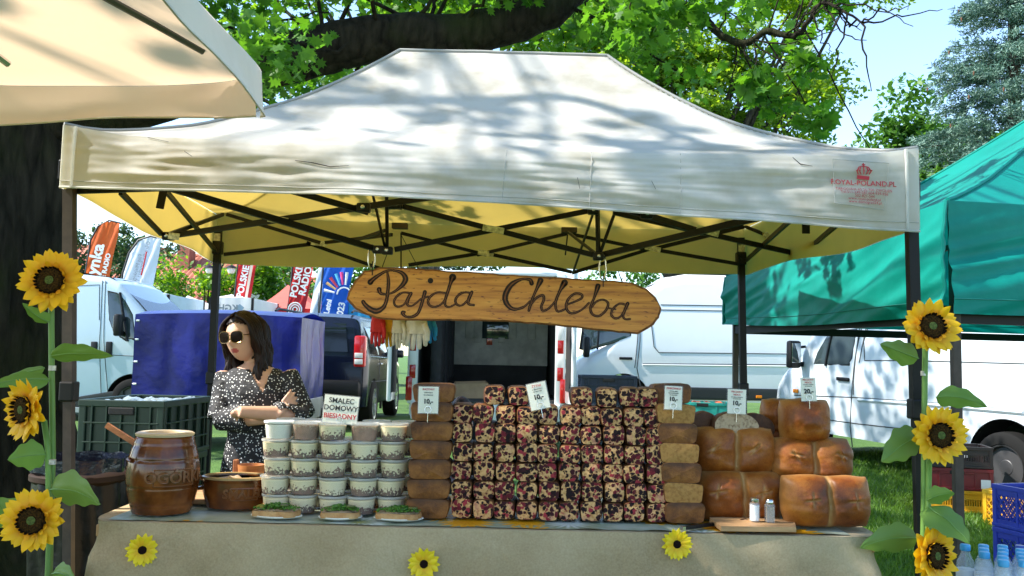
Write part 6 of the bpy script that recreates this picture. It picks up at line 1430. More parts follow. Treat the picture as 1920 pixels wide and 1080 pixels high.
bs = thing('bottle_stand', 'low stand under the water bottles', 'stand', (1.95, 3.35, 0))
mb = MB(); mb.bbox((0, 0, ZB-.03), (.5, .5, .04), .005); mb.build('top', m_trim, bs)
for sx_ in (-1, 1):
    for sy_ in (-1, 1): mb = MB(); mb.tube([(sx_*.2, sy_*.2, .003), (sx_*.2, sy_*.2, ZB-.05)], .012, 8); mb.build('leg', m_frame, bs)
bi = 0
for j in range(5):
    for i in range(5):
        x = 1.757+i*.070+(.035 if j % 2 else 0)+r.uniform(-.003, .003); y = 3.215+j*.066
        dk = j >= 3 and i >= 3
        bt = thing('water_bottle', 'small water bottle with a dark blue cap nearest the blue crates' if dk else 'small water bottle with a sky blue cap on the low stand', 'bottle', (x, y, ZB-.009), r.random()*6, 'dark capped water bottles' if dk else 'sky blue capped water bottles')
        link('body', bot_me, bt); link('cap', cap2_me if dk else cap_me, bt); link('label', lab_me, bt)

# ------------------------------------------------------------------ flags and far tents
m_flagO = canvas_mat('flag_orange', (.72, .13, .035), (.66, .11, .03), .35, (.9, .2, .05), streak=0, bump=.1); m_flagW = canvas_mat('flag_white', (.74, .78, .84), (.66, .70, .78), .35, (.8, .85, .95), streak=0, bump=.15)
m_flagR = canvas_mat('flag_red', (.58, .03, .035), (.5, .025, .03), .35, (.8, .05, .05), streak=0, bump=.1); m_flagB = canvas_mat('flag_blue', (.02, .12, .52), (.015, .09, .45), .35, (.04, .2, .8), streak=0, bump=.1)
m_wtext = M('white_print', (.85, .85, .85), .6); m_gtext = M('grey_print', (.22, .25, .28), .6)
def feather_flag(label, outline, D, m, pole_px):
    t = thing('feather_flag', label, 'flag', (P(*pole_px, D).x, D, gz(0, D)), 0, 'advertising flags behind the vehicles')
    cy = sum(y for _, y in outline)/len(outline); cx = sum(x for x, _ in outline)/len(outline); o2 = []
    for i, a in enumerate(outline):
        b = outline[(i+1) % len(outline)]
        for k in range(3): o2.append((lerp(a[0], b[0], k/3), lerp(a[1], b[1], k/3)))
    n = len(o2); mb = MB(); vs = []; rg = 6
    for j in range(rg):
        f = 1-j/rg
        for x, y in o2: xx, yy = cx+(x-cx)*f, cy+(y-cy)*f; vs.append(P(xx, yy, D+.05*math.sin((xx+yy*.4)*.22)))
    vs.append(P(cx, cy, D)); fs = [(j*n+k, j*n+(k+1) % n, (j+1)*n+(k+1) % n, (j+1)*n+k) for j in range(rg-1) for k in range(n)]+[((rg-1)*n+k, (rg-1)*n+(k+1) % n, rg*n) for k in range(n)]
    mb.add(vs, fs); mb.build('cloth', m, t, world=True, smooth=True, angle=None)
    return t
def flag_text(t, s, px, py, hpx, D, ang, m, mir=1, bold=0):
    k = D/FPX; d = Vector((math.cos(ang), 0, math.sin(ang))); up = Vector((-math.sin(ang), 0, math.cos(ang)))
    c = P(px, py, D-.09); text(s, hpx*k*1.38, m, t, MW[t.name].inverted() @ frame(c, d, up), ext=.001, bold=bold*k, sx=mir)
def pole(t, pts, D):
    mb = MB(); q_ = [P(x, y, D) for x, y in pts]; l = q_[-1]; q_.append(Vector((l.x, l.y, gz(l.x, l.y)))); mb.tube(q_, .022, 6); mb.build('pole', m_trim, t, world=True, smooth=True)
D = 20
t = feather_flag('orange feather flag with white lettering behind the pale blue van', [(155, 560), (160, 520), (166, 480), (172, 450), (182, 428), (196, 417), (210, 415), (224, 419), (222, 440), (212, 480), (206, 515), (200, 560)], D, m_flagO, (154, 560)); pole(t, [(224, 418), (205, 413), (184, 424), (170, 450), (160, 515), (153, 600)], D)
flag_text(t, 'Jedynka', 175, 505, 23, D, R(80), m_wtext, bold=1); flag_text(t, 'POLSKIE RADIO', 194, 518, 9, D, R(80), m_wtext, bold=.5)
t = feather_flag('white feather flag with mirrored print and red arcs', [(220, 600), (222, 560), (232, 510), (243, 475), (262, 452), (282, 445), (303, 448), (298, 480), (290, 520), (282, 560), (278, 600)], D-1, m_flagW, (219, 590)); pole(t, [(303, 447), (282, 443), (260, 450), (242, 474), (230, 512), (219, 600)], D-1)
flag_text(t, 'Filia Miejskiego', 256, 505, 7, D-1, R(77), m_gtext, -1); flag_text(t, 'Ośrodka Sportu i Turystyki', 264, 505, 7, D-1, R(77), m_gtext, -1)
mb = MB(); mb.tube([P(275, 472, D-1.1), P(270, 495, D-1.1), P(265, 516, D-1.1)], .014, 5); mb.tube([P(225, 534, D-1.1), P(240, 535, D-1.1), P(255, 540, D-1.1), P(267, 548, D-1.1)], .014, 5); mb.build('red_line', m_flagR, t, world=True)
D = 21
t = feather_flag('red banner flag with one line of lettering and pale stripe', [(440, 560), (447, 500), (450, 470), (485, 470), (480, 500), (470, 560)], D, m_flagR, (440, 560)); pole(t, [(449, 468), (446, 500), (438, 570)], D)
flag_text(t, 'POLSKIE', 456, 528, 12, D, R(80), m_wtext, bold=.6)
mb = MB(); mb.prism([P(471, 490, D-.09), P(476, 490, D-.09), P(464, 558, D-.09), P(459, 558, D-.09)], (0, -.01, 0)); mb.build('pale_stripe', M('pale_stripe', (.8, .62, .5), .6), t, world=True)
t = feather_flag('red banner flag with two lines of lettering and target rings', [(536, 600), (545, 540), (551, 470), (590, 470), (586, 510), (576, 560), (568, 600)], D-1, m_flagR, (536, 600)); pole(t, [(551, 468), (545, 540), (535, 610)], D-1)
flag_text(t, 'POLSKIE', 557, 525, 13, D-1, R(80), m_wtext, bold=.6); flag_text(t, 'RADIO', 573, 527, 13, D-1, R(78), m_wtext, bold=.6, )
for k, rr in enumerate((12.5, 8.6, 4.2)):
    c = P(553, 580, D-1.1); kk = (D-1.1)/FPX; mb = MB(); mb.tube([c+Vector((rr*kk*math.cos(a/20*6.283), 0, rr*kk*math.sin(a/20*6.283))) for a in range(21)], 1.3*kk, 5); mb.build('target_ring', m_wtext, t, world=True, smooth=True)
t = feather_flag('blue festival flag with coloured rays beside the red tent', [(600, 600), (604, 560), (606, 500), (612, 470), (665, 470), (664, 500), (655, 540), (652, 600)], D-3, m_flagB, (590, 600)); pole(t, [(612, 468), (606, 500), (600, 560), (596, 610)], D-3)
tw = feather_flag('plain white edge flag standing against the blue festival flag', [(579, 600), (588, 545), (598, 500), (612, 470), (613, 500), (604, 550), (600, 600)], D-2.9, m_flagW, (579, 600))
for k, (a, col) in enumerate(((2.95, (.8, .8, .85)), (2.6, (.75, .45, .2)), (2.3, (.7, .06, .1)), (1.98, (.1, .5, .8)), (1.7, (.75, .06, .25)), (1.42, (.8, .85, .9)))):
    c = (645, 552); mb = MB(); kk = D-3.1; mb.tube([P(c[0]+18*math.cos(a), c[1]-18*math.sin(a), kk), P(c[0]+38*math.cos(a), c[1]-42*math.sin(a), kk)], [.02, .035], 6); mb.build('ray', M('ray_%d' % k, col, .6), t, world=True, smooth=True)
mb = MB(); mb.tube([P(645+13*math.cos(a/10*3.1416), 552-13*math.sin(a/10*3.1416), D-3.1) for a in range(11)], .018, 5); mb.build('sun_arc', m_wtext, t, world=True)
flag_text(t, '2023', 639, 583, 12, D-3, R(80), m_wtext, bold=.6); flag_text(t, 'Letni', 615, 575, 10, D-3, R(80), m_wtext, bold=.6)
def far_tent(label, x0, x1, ytop, yeave, ybot, D, depth, mroof, mwall, apex=None):
    a, b = P(x0, yeave, D), P(x1, yeave, D); z1 = (a.z+b.z)/2; z0 = P(x0, ybot, D).z; ap = P(*(apex or ((x0+x1)/2, ytop)), D+depth/2)
    cx, wd = (a.x+b.x)/2, b.x-a.x; t = thing('market_tent', label, 'tent', (cx, D+depth/2, gz(cx, D)), 0, 'market tents beyond the vehicles')
    cs = [Vector((a.x, D, z1)), Vector((b.x, D, z1)), Vector((b.x, D+depth, z1)), Vector((a.x, D+depth, z1))]
    for k in range(4):
        p, q_ = cs[k], cs[(k+1) % 4]; mb = MB(); mb.grid(8, 10, lambda u, v_: (p.lerp(q_, u)).lerp(ap, v_)+Vector((0, 0, -(ap.z-z1)*(v_-v_**1.3)))); mb.build('roof_panel', mroof, t, world=True, smooth=True, angle=None)
        mb = MB(); n_ = (q_-p).normalized().cross(Vector((0, 0, 1))); mb.grid(16, 4, lambda u, v_: p.lerp(q_, u)*1+Vector((0, 0, (z0-z1)*v_))+n_*(.02*noise.noise((u*6, v_, k))+.003)); mb.build('side_wall', mwall, t, world=True, smooth=True, angle=None)
        mb = MB(); mb.bar(Vector((p.x, p.y, gz(p.x, p.y))), Vector((p.x, p.y, z1)), .05, .05); mb.build('leg', m_frame, t, world=True)
    return t
m_tw = canvas_mat('tent_white', (.80, .81, .82), (.74, .75, .77), .35, (.9, .9, .9), streak=.05, bump=.1); m_tlb = canvas_mat('tent_pale_blue', (.55, .66, .74), (.5, .6, .68), .35, (.7, .8, .9), streak=.05, bump=.1)
m_tred = canvas_mat('tent_pink_red', (.70, .17, .13), (.64, .15, .12), .3, (.9, .3, .25), streak=.05, bump=.1); m_tred2 = canvas_mat('tent_red_wall', (.55, .03, .025), (.48, .02, .02), .3, (.8, .05, .05), streak=.05, bump=.1)
t = far_tent('pale blue tent wall with mirrored picnic lettering', 225, 316, 540, 551, 640, 19, 2.2, m_tlb, m_tlb)
flag_text(t, 'Piknik', 268, 569, 13, 18.97, R(-1), m_white, -1, .5); flag_text(t, 'Rodzinny', 268, 590, 13, 18.97, R(-1), m_white, -1, .5)
mb = MB(); mb.tube([P(316, 552, 18.9), P(296, 596, 18.9)], .015, 5); mb.build('guy_line', m_frame, t, world=True)
t = far_tent('white gable tent without print behind the trailer', 318, 392, 556, 578, 640, 22, 3, m_tw, m_tw, (352, 554))
t = far_tent('white tent wall with mirrored grey company letters', 394, 474, 552, 558, 640, 20.5, 2.2, m_tw, m_tw)
flag_text(t, 'KGHM', 420, 578, 13, 20.4, R(-1), m_gtext, -1, .6); flag_text(t, 'POLSKA MIEDŹ', 420, 589, 4, 20.4, R(-1), m_gtext, -1)
mb = MB(); mb.prism([P(x, y, 20.35) for x, y in ((446, 582), (444, 574), (450, 570), (458, 577), (453, 583))], (0, -.01, 0)); mb.build('logo', M('logo_blue_grey', (.25, .36, .45), .6), t, world=True)
t = far_tent('pink red pointed tent behind the red banner flag', 474, 604, 535, 578, 640, 22.5, 3.6, m_tred, m_tred2, (540, 534))
t = far_tent('turquoise tent corner behind the blue festival flag', 652, 720, 540, 560, 640, 19, 2.5, M('tent_turquoise', (.02, .30, .60), .5), M('tent_turquoise', (.02, .30, .60), .5))
# street lamp with two globes
t = thing('street_lamp', 'street lamp with two white globes above the white tents', 'street lamp', (P(412, 560, 26).x, 26, gz(0, 26)))
mb = MB(); q_ = P(412, 505, 26); mb.tube([(q_.x, 26, gz(0, 26)), (q_.x, 26, q_.z+.4)], [.06, .04], 10); mb.build('post', m_frame, t, world=True)
for px in (393, 434):
    g_ = P(px, 506, 26); mb = MB(); mb.tube([(q_.x, 26, g_.z-.05), ((q_.x+g_.x)/2, 26, g_.z+.32), (g_.x, 26, g_.z+.20)], .02, 6); ar_ = mb.build('arm', m_frame, t, world=True, smooth=True)
    mb = MB(); mb.lathe([(.02, -.12), (.08, -.1), (.115, -.03), (.11, .05), (.07, .1), (.03, .13)], g_, 20); mb.build('globe', M('globe_white', (.82, .82, .80), .2), ar_, world=True, smooth=True)
    mb = MB(); mb.lathe([(.17, .05), (.10, .11), (.03, .14)], g_, 20); mb.build('cap', m_frame, ar_, world=True, smooth=True)

# ------------------------------------------------------------------ houses
m_tile = M('roof_tile', (.42, .13, .07), .7, var=.3, vscale=2.5); m_plaster = M('pale_plaster', (.62, .56, .46), .85, var=.1); m_brick = M('chimney_brick', (.30, .10, .06), .85, var=.3, vscale=8)
def house(label, cx, D, wd, dp, eave, ridge, rz, chim):
    t = thing('house', label, 'house', (cx, D, gz(0, 20)), R(rz), 'tiled houses behind the park')
    mb = MB(); mb.box((0, 0, eave/2), (wd, dp, eave))
    for sx_ in (-1, 1): mb.add([(sx_*wd/2, -dp/2, eave), (sx_*wd/2, dp/2, eave), (sx_*wd/2, 0, ridge)], [(0, 1, 2)])
    mb.build('wall', m_plaster, t)
    for sd in (-1, 1):
        rows = 26; cols = int(wd/.28); ov = .35
        sl = lambda u, v_: Vector(((u-.5)*(wd+.5), sd*(dp/2+ov)*(1-v_), lerp(eave-.2, ridge+.06, v_)))
        mb = MB(); nn = Vector((0, sd*(ridge-eave), dp/2)).normalized(); mb.grid(cols*4, rows*2, lambda u, v_: sl(u, v_)+nn*(.05+.035*math.cos(u*cols*6.2832)+.03*(1-((v_*rows) % 1)))); mb.build('roof_tiles', m_tile, t, smooth=True, angle=50, kind='stuff')
    mb = MB(); mb.tube([(-(wd+.5)/2, 0, ridge+.12), ((wd+.5)/2, 0, ridge+.12)], .12, 8); mb.build('ridge', m_tile, t)
    mb = MB(); mb.box((wd*chim, -dp*.12, ridge-.1), (.7, .6, 2.2)); ch = mb.build('chimney', m_brick, t); mb = MB(); mb.box((wd*chim, -dp*.12, ridge+1.05), (.85, .75, .12)); mb.build('chimney_cap', m_plaster, ch)
    for k in range(4):
        x = (k-1.5)*wd*.22; mb = MB(); mb.box((x, -dp/2-.02, eave*.55), (1.1, .08, 1.3)); wn = mb.build('window', m_white, t)
        for q_ in (-1, 1): mb = MB(); mb.box((x+q_*.26, -dp/2-.065, eave*.55), (.44, .02, 1.1)); mb.build('pane', m_glassd, wn)
    mb = MB(); mb.box((0, -dp/2-.03, 1.05), (1.1, .1, 2.1)); mb.build('door', m_woodred, t)
house('house with red tiled roof and brick chimney behind the white flag', P(330, 560, 48).x, 48, 11, 8, 3.2, 6.1, -12, .1)
house('taller tiled house standing behind the orange flag', P(150, 500, 56).x, 56, 10, 8, 4.6, 7.4, 8, -.2)
house('long low tiled house showing between the green trees', P(470, 570, 55).x, 55, 9, 7, 3.0, 5.6, 4, .3)
# ------------------------------------------------------------------ trees
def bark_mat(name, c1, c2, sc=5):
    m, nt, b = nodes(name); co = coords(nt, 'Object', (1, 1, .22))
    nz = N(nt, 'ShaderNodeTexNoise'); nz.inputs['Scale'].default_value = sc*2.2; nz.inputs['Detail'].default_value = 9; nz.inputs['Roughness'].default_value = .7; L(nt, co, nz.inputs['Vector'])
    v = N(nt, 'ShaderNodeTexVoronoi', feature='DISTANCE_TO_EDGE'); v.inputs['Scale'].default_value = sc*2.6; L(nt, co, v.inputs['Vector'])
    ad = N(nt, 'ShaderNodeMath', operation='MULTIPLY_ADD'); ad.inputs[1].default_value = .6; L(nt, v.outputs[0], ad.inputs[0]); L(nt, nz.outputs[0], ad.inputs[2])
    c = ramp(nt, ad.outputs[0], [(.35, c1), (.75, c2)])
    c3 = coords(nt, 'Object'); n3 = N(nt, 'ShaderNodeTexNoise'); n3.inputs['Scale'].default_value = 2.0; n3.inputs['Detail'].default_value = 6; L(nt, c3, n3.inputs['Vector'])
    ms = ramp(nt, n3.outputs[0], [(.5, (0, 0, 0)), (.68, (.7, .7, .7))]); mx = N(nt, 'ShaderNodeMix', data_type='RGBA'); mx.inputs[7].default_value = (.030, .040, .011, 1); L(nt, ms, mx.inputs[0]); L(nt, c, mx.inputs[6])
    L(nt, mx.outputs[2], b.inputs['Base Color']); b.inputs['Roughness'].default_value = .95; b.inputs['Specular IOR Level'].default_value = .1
    bp = N(nt, 'ShaderNodeBump'); bp.inputs['Strength'].default_value = 1; bp.inputs['Distance'].default_value = .05; L(nt, ad.outputs[0], bp.inputs['Height']); L(nt, bp.outputs[0], b.inputs['Normal']); return m
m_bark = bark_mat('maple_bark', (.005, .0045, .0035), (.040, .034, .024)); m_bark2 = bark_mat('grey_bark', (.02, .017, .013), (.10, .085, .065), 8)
def wob(pts, sub=4, amp=.05, seed=0):
    out = []
    sp_ = smooth_path([tuple(q) for q in pts], sub)
    for i, q in enumerate(sp_): out.append(Vector(q)+Vector((noise.noise((i*.6, seed, 1)), noise.noise((i*.6, seed, 5)), noise.noise((i*.6, seed, 9))))*amp)
    return out
def limb(parent, pts, r0, r1, m, name='limb', seg=10, amp=.04, seed=0):
    p = wob(pts, 5, amp, seed); n = len(p); mb = MB(); rad = [lerp(r0, r1, i/(n-1))*(1+.10*noise.noise((i*.5, seed, 3))) for i in range(n)]
    mb.tube(p, rad, seg); return mb.build(name, m, parent, world=True, smooth=True, angle=None), p
MAPLE = [(0, -.5, 0), (.10, -.22, 0), (.34, -.30, .02), (.27, -.08, 0), (.52, .10, .03), (.30, .12, 0), (.34, .38, .02), (.15, .28, 0), (0, .62, .05), (-.15, .28, 0), (-.34, .38, .02), (-.30, .12, 0), (-.52, .10, .03), (-.27, -.08, 0), (-.34, -.30, .02), (-.10, -.22, 0)]
OVAL = [(0, -.5, 0), (.26, -.1, .04), (.2, .25, .04), (0, .55, 0), (-.2, .25, .04), (-.26, -.1, .04)]
QUAD = [(0, -.5, 0), (.3, 0, .08), (0, .5, 0), (-.3, 0, .08)]
def rot_leaf(q, droop=.6):
    """random leaf frame, hanging"""
    a = q.random()*6.2832; d = Vector((math.cos(a), math.sin(a), q.gauss(-droop, .45))).normalized()
    n_ = Vector((q.gauss(0, .55), q.gauss(0, .55), 1)).normalized(); x = d.cross(n_)
    if x.length < 1e-3: x = Vector((1, 0, 0))
    x.normalize(); n_ = x.cross(d); return x, d, n_
def leaves(pos, size, shape, q, jit=.35, droop=.6):
    vs, fs = [], []; n = len(shape)
    for p in pos:
        x, d, n_ = rot_leaf(q, droop); s = size*q.uniform(1-jit, 1+jit); k = len(vs)
        vs += [p + x*(a*s) + d*(b*s) + n_*(c*s) for a, b, c in shape]; fs.append(tuple(range(k, k+n)))
    return vs, fs
def leaf_object(name, pos, size, shape, m, parent, seed, droop=.6):
    q = random.Random(seed); mb = MB(); mb.v, mb.f = leaves(pos, size, shape, q, droop=droop); mb.m = [0]*len(mb.f)
    return mb.build(name, m, parent, world=True, recalc=False, kind='stuff')
def cluster_points(cs, n, q, flat=.7):
    out = []
    for _ in range(n):
        c, rr = q.choice(cs); u = Vector((q.gauss(0, 1), q.gauss(0, 1), q.gauss(0, 1))).normalized()*rr*(q.random()**.45); u.z *= flat; out.append(c+u)
    return out
def tree(label, base, H, crown, n, lsize, shape, mleaf, mbark, seed, r0=.2, clump=.9, nclump=26, group='trees of the park', flat=.7, name='broadleaf_tree', fork=.35, shell=.45):
    """crown: list of (centre offset, radii) ellipsoids"""
    q = random.Random(seed); b = Vector(base); t = thing(name, label, 'tree', b, 0, group); cs = []
    for c, rr in crown:
        c = Vector(c); k = max(4, int(nclump*rr[0]*rr[2]/sum(a[1][0]*a[1][2] for a in crown)))
        for _ in range(k):
            u = Vector((q.gauss(0, 1), q.gauss(0, 1), q.gauss(0, 1))).normalized()*(shell+(1-shell)*q.random()); cs.append((b+c+Vector((u.x*rr[0], u.y*rr[1], u.z*rr[2])), clump*q.uniform(.6, 1.25)))
    topc = sum((b+Vector(c) for c, _ in crown), Vector())/len(crown); f = b.lerp(topc, fork); f.x = b.x+(topc.x-b.x)*.2; f.y = b.y
    limb(t, [b-Vector((0, 0, .05)), b.lerp(f, .5), f], r0, r0*.75, mbark, 'trunk', 12, .03, seed)
    for i, (c, _) in enumerate(cs):
        if i % 2 == 0: limb(t, [f-Vector((0, 0, q.random()*.4)), f.lerp(c, .45)+Vector((0, 0, .25*(c-f).length*q.uniform(-.2, .5))), c], r0*q.uniform(.25, .5), .015, mbark, 'limb', 6, .06, seed+i)
    leaf_object('crown', cluster_points(cs, n, q, flat), lsize, shape, mleaf, t, seed+1); return t
lf_maple = leafmat('maple_leaf', (.03, .10, .012), (.09, .22, .028), .55); lf_bright = leafmat('bright_leaf', (.05, .14, .018), (.15, .27, .03), .5); lf_locust = leafmat('locust_leaf', (.07, .17, .02), (.22, .34, .04), .5)
lf_broad = leafmat('broad_leaf', (.03, .10, .016), (.085, .20, .035), .35); lf_dark = leafmat('dark_leaf', (.022, .055, .022), (.06, .11, .04), .3); lf_spruce = leafmat('spruce_needles', (.025, .07, .052), (.17, .28, .22), .1, rough=.6)

# --- the big maple whose limb hangs over the stall
mp = thing('maple_tree', 'huge old maple with dark trunk and a thick limb over the stall', 'tree', (-3.18, 5.35, 0))
mb = MB()
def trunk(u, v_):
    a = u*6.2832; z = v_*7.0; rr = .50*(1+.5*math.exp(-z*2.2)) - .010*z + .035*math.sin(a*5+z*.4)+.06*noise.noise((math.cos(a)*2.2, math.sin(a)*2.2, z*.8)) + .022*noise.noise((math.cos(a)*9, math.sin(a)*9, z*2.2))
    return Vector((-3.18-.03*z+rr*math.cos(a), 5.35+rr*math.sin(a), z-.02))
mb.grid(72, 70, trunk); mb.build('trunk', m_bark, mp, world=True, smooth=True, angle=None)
LP = [(-3.0, 5.4, 2.7), tuple(P(300, 172, 5.6)), tuple(P(462, 127, 5.75)), tuple(P(587, 97, 5.8)), tuple(P(712, 71, 5.85)), tuple(P(850, 66, 5.9)), tuple(P(960, 44, 5.9)), tuple(P(1050, 5, 5.95)), tuple(P(1130, -90, 6.0)), tuple(P(1230, -240, 6.1))]
_, lp = limb(mp, LP, .20, .10, m_bark, 'limb', 14, .03, 2)
q = random.Random(21); vis = []                        # sprays of leaves: (point, spread)
def branch(a, b, r0, r1, seed, sag=.1, n_leaf=3, spread=.22):
    a, b = Vector(a), Vector(b); mid = a.lerp(b, .5)+Vector((q.gauss(0, .1), q.gauss(0, .1), sag)); limb(mp, [a, mid, b], r0, r1, m_bark, 'branch', 6, .05, seed)
    for k in range(n_leaf): vis.append((a.lerp(b, .45+.55*(k+1)/n_leaf)+Vector((0, 0, sag*.6)), spread))
# branches rising from and drooping below the limb
for k in range(34):
    i = q.randrange(6, len(lp)-4); a = lp[i]; up = q.random() < .8
    d = Vector((q.gauss(0, .55), q.gauss(0, .7), q.uniform(.25, 1.0) if up else q.uniform(-.45, .1))).normalized()*q.uniform(.5, 1.3)
    branch(a, a+d, .018, .004, k, .08, 4, q.uniform(.20, .34))
# twiggy branch at the right, seen against the sky (photo outline, five metres off)
tw = [(1215, -20), (1300, 20), (1345, 60), (1395, 82), (1440, 58), (1490, 68), (1515, 40), (1540, 5), (1580, 20), (1620, 45)]
_, tp = limb(mp, [tuple(P(1150, -130, 5.6))]+[tuple(P(x, y, 5.2-.002*(x-1215))) for x, y in tw], .030, .005, m_bark, 'branch', 8, .015, 77)
for k in range(34):
    a = q.choice(tp[6:]); d = Vector((q.uniform(-.05, .5), q.gauss(0, .25), q.gauss(.0, .3))); limb(mp, [a, a+d*.5+Vector((0, 0, q.gauss(0, .05))), a+d+Vector((0, 0, q.uniform(-.02, .12)))], .006, .0018, m_bark, 'twig', 5, .03, 300+k)
    if a.x < 1.35 and q.random() < .5: vis.append((a+d*.8, .13))
for (x, y, D_) in ((1180, 20, 5.2), (1240, 30, 5.0), (1110, 60, 5.6), (1290, 25, 4.9), (1150, 95, 5.6), (1210, 70, 5.2), (1080, 40, 5.9), (1240, 5, 5.3), (1330, 5, 5.2), (1135, 40, 5.0), (1400, 20, 5.6), (1060, 90, 6.4), (1545, 10, 4.9), (1190, 50, 4.7)):
    c = P(x, y, D_); limb(mp, [c+Vector((-.2, .1, .55)), c+Vector((-.05, 0, .22)), c], .01, .003, m_bark, 'twig', 5, .04, int(x)); vis.append((c, .17)); vis.append((c+Vector((.05, 0, .12)), .17))
for k in range(34):                                     # foliage hanging from higher limbs behind the stall roof
    x, y, D_ = q.uniform(230, 1220), q.uniform(-80, 60), q.uniform(6.6, 9.0); vis.append((P(x, y, D_), q.uniform(.2, .34)))
for k in range(9): vis.append((P(q.uniform(480, 720), q.uniform(130, 205), q.uniform(6.4, 8.5)), .22))
# upper crown over the stall and the path in front of it: out of the picture, it throws the dappled shade
upper = []
for k in range(250):
    x, y = q.uniform(-11, 4.0), q.uniform(-4.5, 12.0); zlo = max(5.8, 1.6+.43*max(0, y)+.4); z = zlo+.2+q.random()**1.3*2.6
    if abs(x+2.2+.45*(z-2.4)*0)+abs(y-2.4) < 0: continue
    upper.append((Vector((x, y, z)), q.uniform(.45, .85)))
def hole(c):                                            # gaps in the crown where the sun reaches roof, grass and vans
    s = c - SUN*((c.z-2.4)/SUN.z)
    return (-.9 < s.x < 1.3 and 2.9 < s.y < 4.3 and q.random() < .22) or (1.6 < s.x < 3.4 and 2.5 < s.y < 6 and q.random() < .7) or (s.x+2.13)**2+(s.y-4.15)**2 < 2.4 or (-.2 < s.x < 2.4 and 5.2 < s.y < 8.2 and q.random() < .6)
upper = [u for u in upper if not hole(u[0])]
for k, (c, rr) in enumerate(upper):
    if k % 7 == 0: limb(mp, [(-3.2, 5.35, 6.0+.006*k), Vector((-3.2, 5.35, 6.6)).lerp(c, .5)+Vector((0, 0, .5)), c], .022, .006, m_bark, 'branch', 6, .08, 500+k)
# a limb whose shadow crosses the canopy roof
def over(x, y, z, h): return Vector((x, y, z)) + SUN*h
limb(mp, [(-3.1, 5.35, 5.4), over(-1.3, 3.9, 2.5, 5.6), over(-.6, 3.75, 2.62, 5.6), over(.1, 3.8, 2.65, 5.5), over(.5, 3.5, 2.4, 5.4), over(.75, 3.25, 2.2, 5.3), over(1.3, 3.3, 2.2, 5.2)], .055, .018, m_bark, 'branch', 7, .03, 900)
limb(mp, [over(.5, 3.5, 2.4, 5.4), over(.42, 3.25, 2.25, 5.4), over(.45, 3.12, 2.15, 5.4)], .025, .01, m_bark, 'branch', 6, .03, 901)
limb(mp, [over(-.6, 3.75, 2.62, 5.6), over(-.2, 3.5, 2.45, 5.6), over(.1, 3.2, 2.2, 5.6)], .014, .006, m_bark, 'branch', 6, .03, 902)
leaf_object('upper_crown', cluster_points(upper, 14500, q, .6), .17, MAPLE, lf_maple, mp, 31)
pos = cluster_points(vis, 8600, q, .85)
pos = [p for p in pos if min((p-l).length for l in lp) > .33]
near = sorted(range(len(pos)), key=lambda i: pos[i].y)[:260]; ns_ = set(near)
leaf_object('crown', [p for i, p in enumerate(pos) if i not in ns_], .076, MAPLE, lf_maple, mp, 33, .8)
lme = []
for k in range(4):
    mb = MB(); mb.add([Vector((a, b, c+.08*math.sin(k+a*5))) for a, b, c in MAPLE], [tuple(range(len(MAPLE)))]); o = mb.build('leaf', lf_maple, recalc=False); lme.append(o.data); bpy.data.objects.remove(o)
mwi = MW[mp.name].inverted()
for i in near:
    x, d, n_ = rot_leaf(q, .8); s = .09*q.uniform(.7, 1.3); m4 = Matrix((x*s, d*s, n_*s)).transposed().to_4x4(); m4.translation = pos[i]; child(q.choice(lme), 'leaf', mp, mwi @ m4)

# --- trees behind
tree('bright green tree filling the view behind the maple limb', (-1.6, 17, GZ), 12, [((-2.2, 0, 7.8), (3.6, 2.2, 2.6)), ((2.2, 1, 8.6), (2.8, 2, 2.4))], 9500, .19, OVAL, lf_bright, m_bark2, 41, .28, .95, 40)
tree('feathery yellow green locust tree with many dark limbs', (3.0, 17.5, GZ), 11, [((1.2, 0, 6.6), (2.9, 1.8, 1.7)), ((-.6, 0, 7.6), (2.0, 1.6, 1.7)), ((2.6, -.3, 8.6), (1.7, 1.3, 1.0))], 30000, .12, QUAD, lf_locust, m_bark2, 43, .24, .66, 90, flat=.45, name='locust_tree', shell=.25)
tree('rounded green broadleaf tree beside the spruce', (13.6, 31, GZ), 11, [((.3, 0, 7.6), (2.2, 2.4, 3.4)), ((-2.0, 0, 6.2), (1.9, 2, 2.6)), ((-3.4, 0, 4.6), (1.6, 2, 1.6)), ((2.6, 0, 7.0), (2.2, 2, 2.8))], 34000, .25, OVAL, lf_broad, m_bark2, 47, .25, 1.1, 120, shell=.15)
tree('grey green birch like tree behind the orange flag', (-20.5, 42, GZ), 9, [((.5, 0, 5.6), (2.6, 2, 2.2)), ((3.4, 0, 5.4), (1.8, 1.6, 2.2)), ((-1.6, 0, 5.2), (2, 2, 1.6))], 7500, .20, OVAL, lf_dark, m_bark2, 53, .18, .8, 40)
tree('light green tree in front of the tiled roofs', (-10.8, 31, GZ), 6, [((.0, 0, 3.3), (1.9, 1.6, 1.9)), ((1.7, .5, 3.2), (1.5, 1.4, 1.6))], 5200, .18, OVAL, lf_bright, m_bark2, 59, .14, .7, 30)
tree('dense green tree behind the red banner flags', (-7.6, 33, GZ), 7, [((-.3, 0, 3.4), (2.0, 2, 2.2)), ((2.4, 0, 3.6), (2.2, 2, 2.2))], 6500, .2, OVAL, lf_broad, m_bark2, 61, .2, .8, 36)
tree('dark tree shading the park behind the blue festival flag', (-3.4, 36, GZ), 7, [((0, 0, 3.8), (3.2, 2, 2.4))], 5000, .22, OVAL, lf_dark, m_bark2, 67, .2, .9, 30)
tree('low bushy tree seen beyond the pale van roof', (4.6, 34, GZ), 6, [((0, 0, 3.6), (3.4, 2, 1.6)), ((5, 0, 3.2), (3, 2, 1.6))], 6000, .2, OVAL, lf_broad, m_bark2, 71, .2, .8, 36)
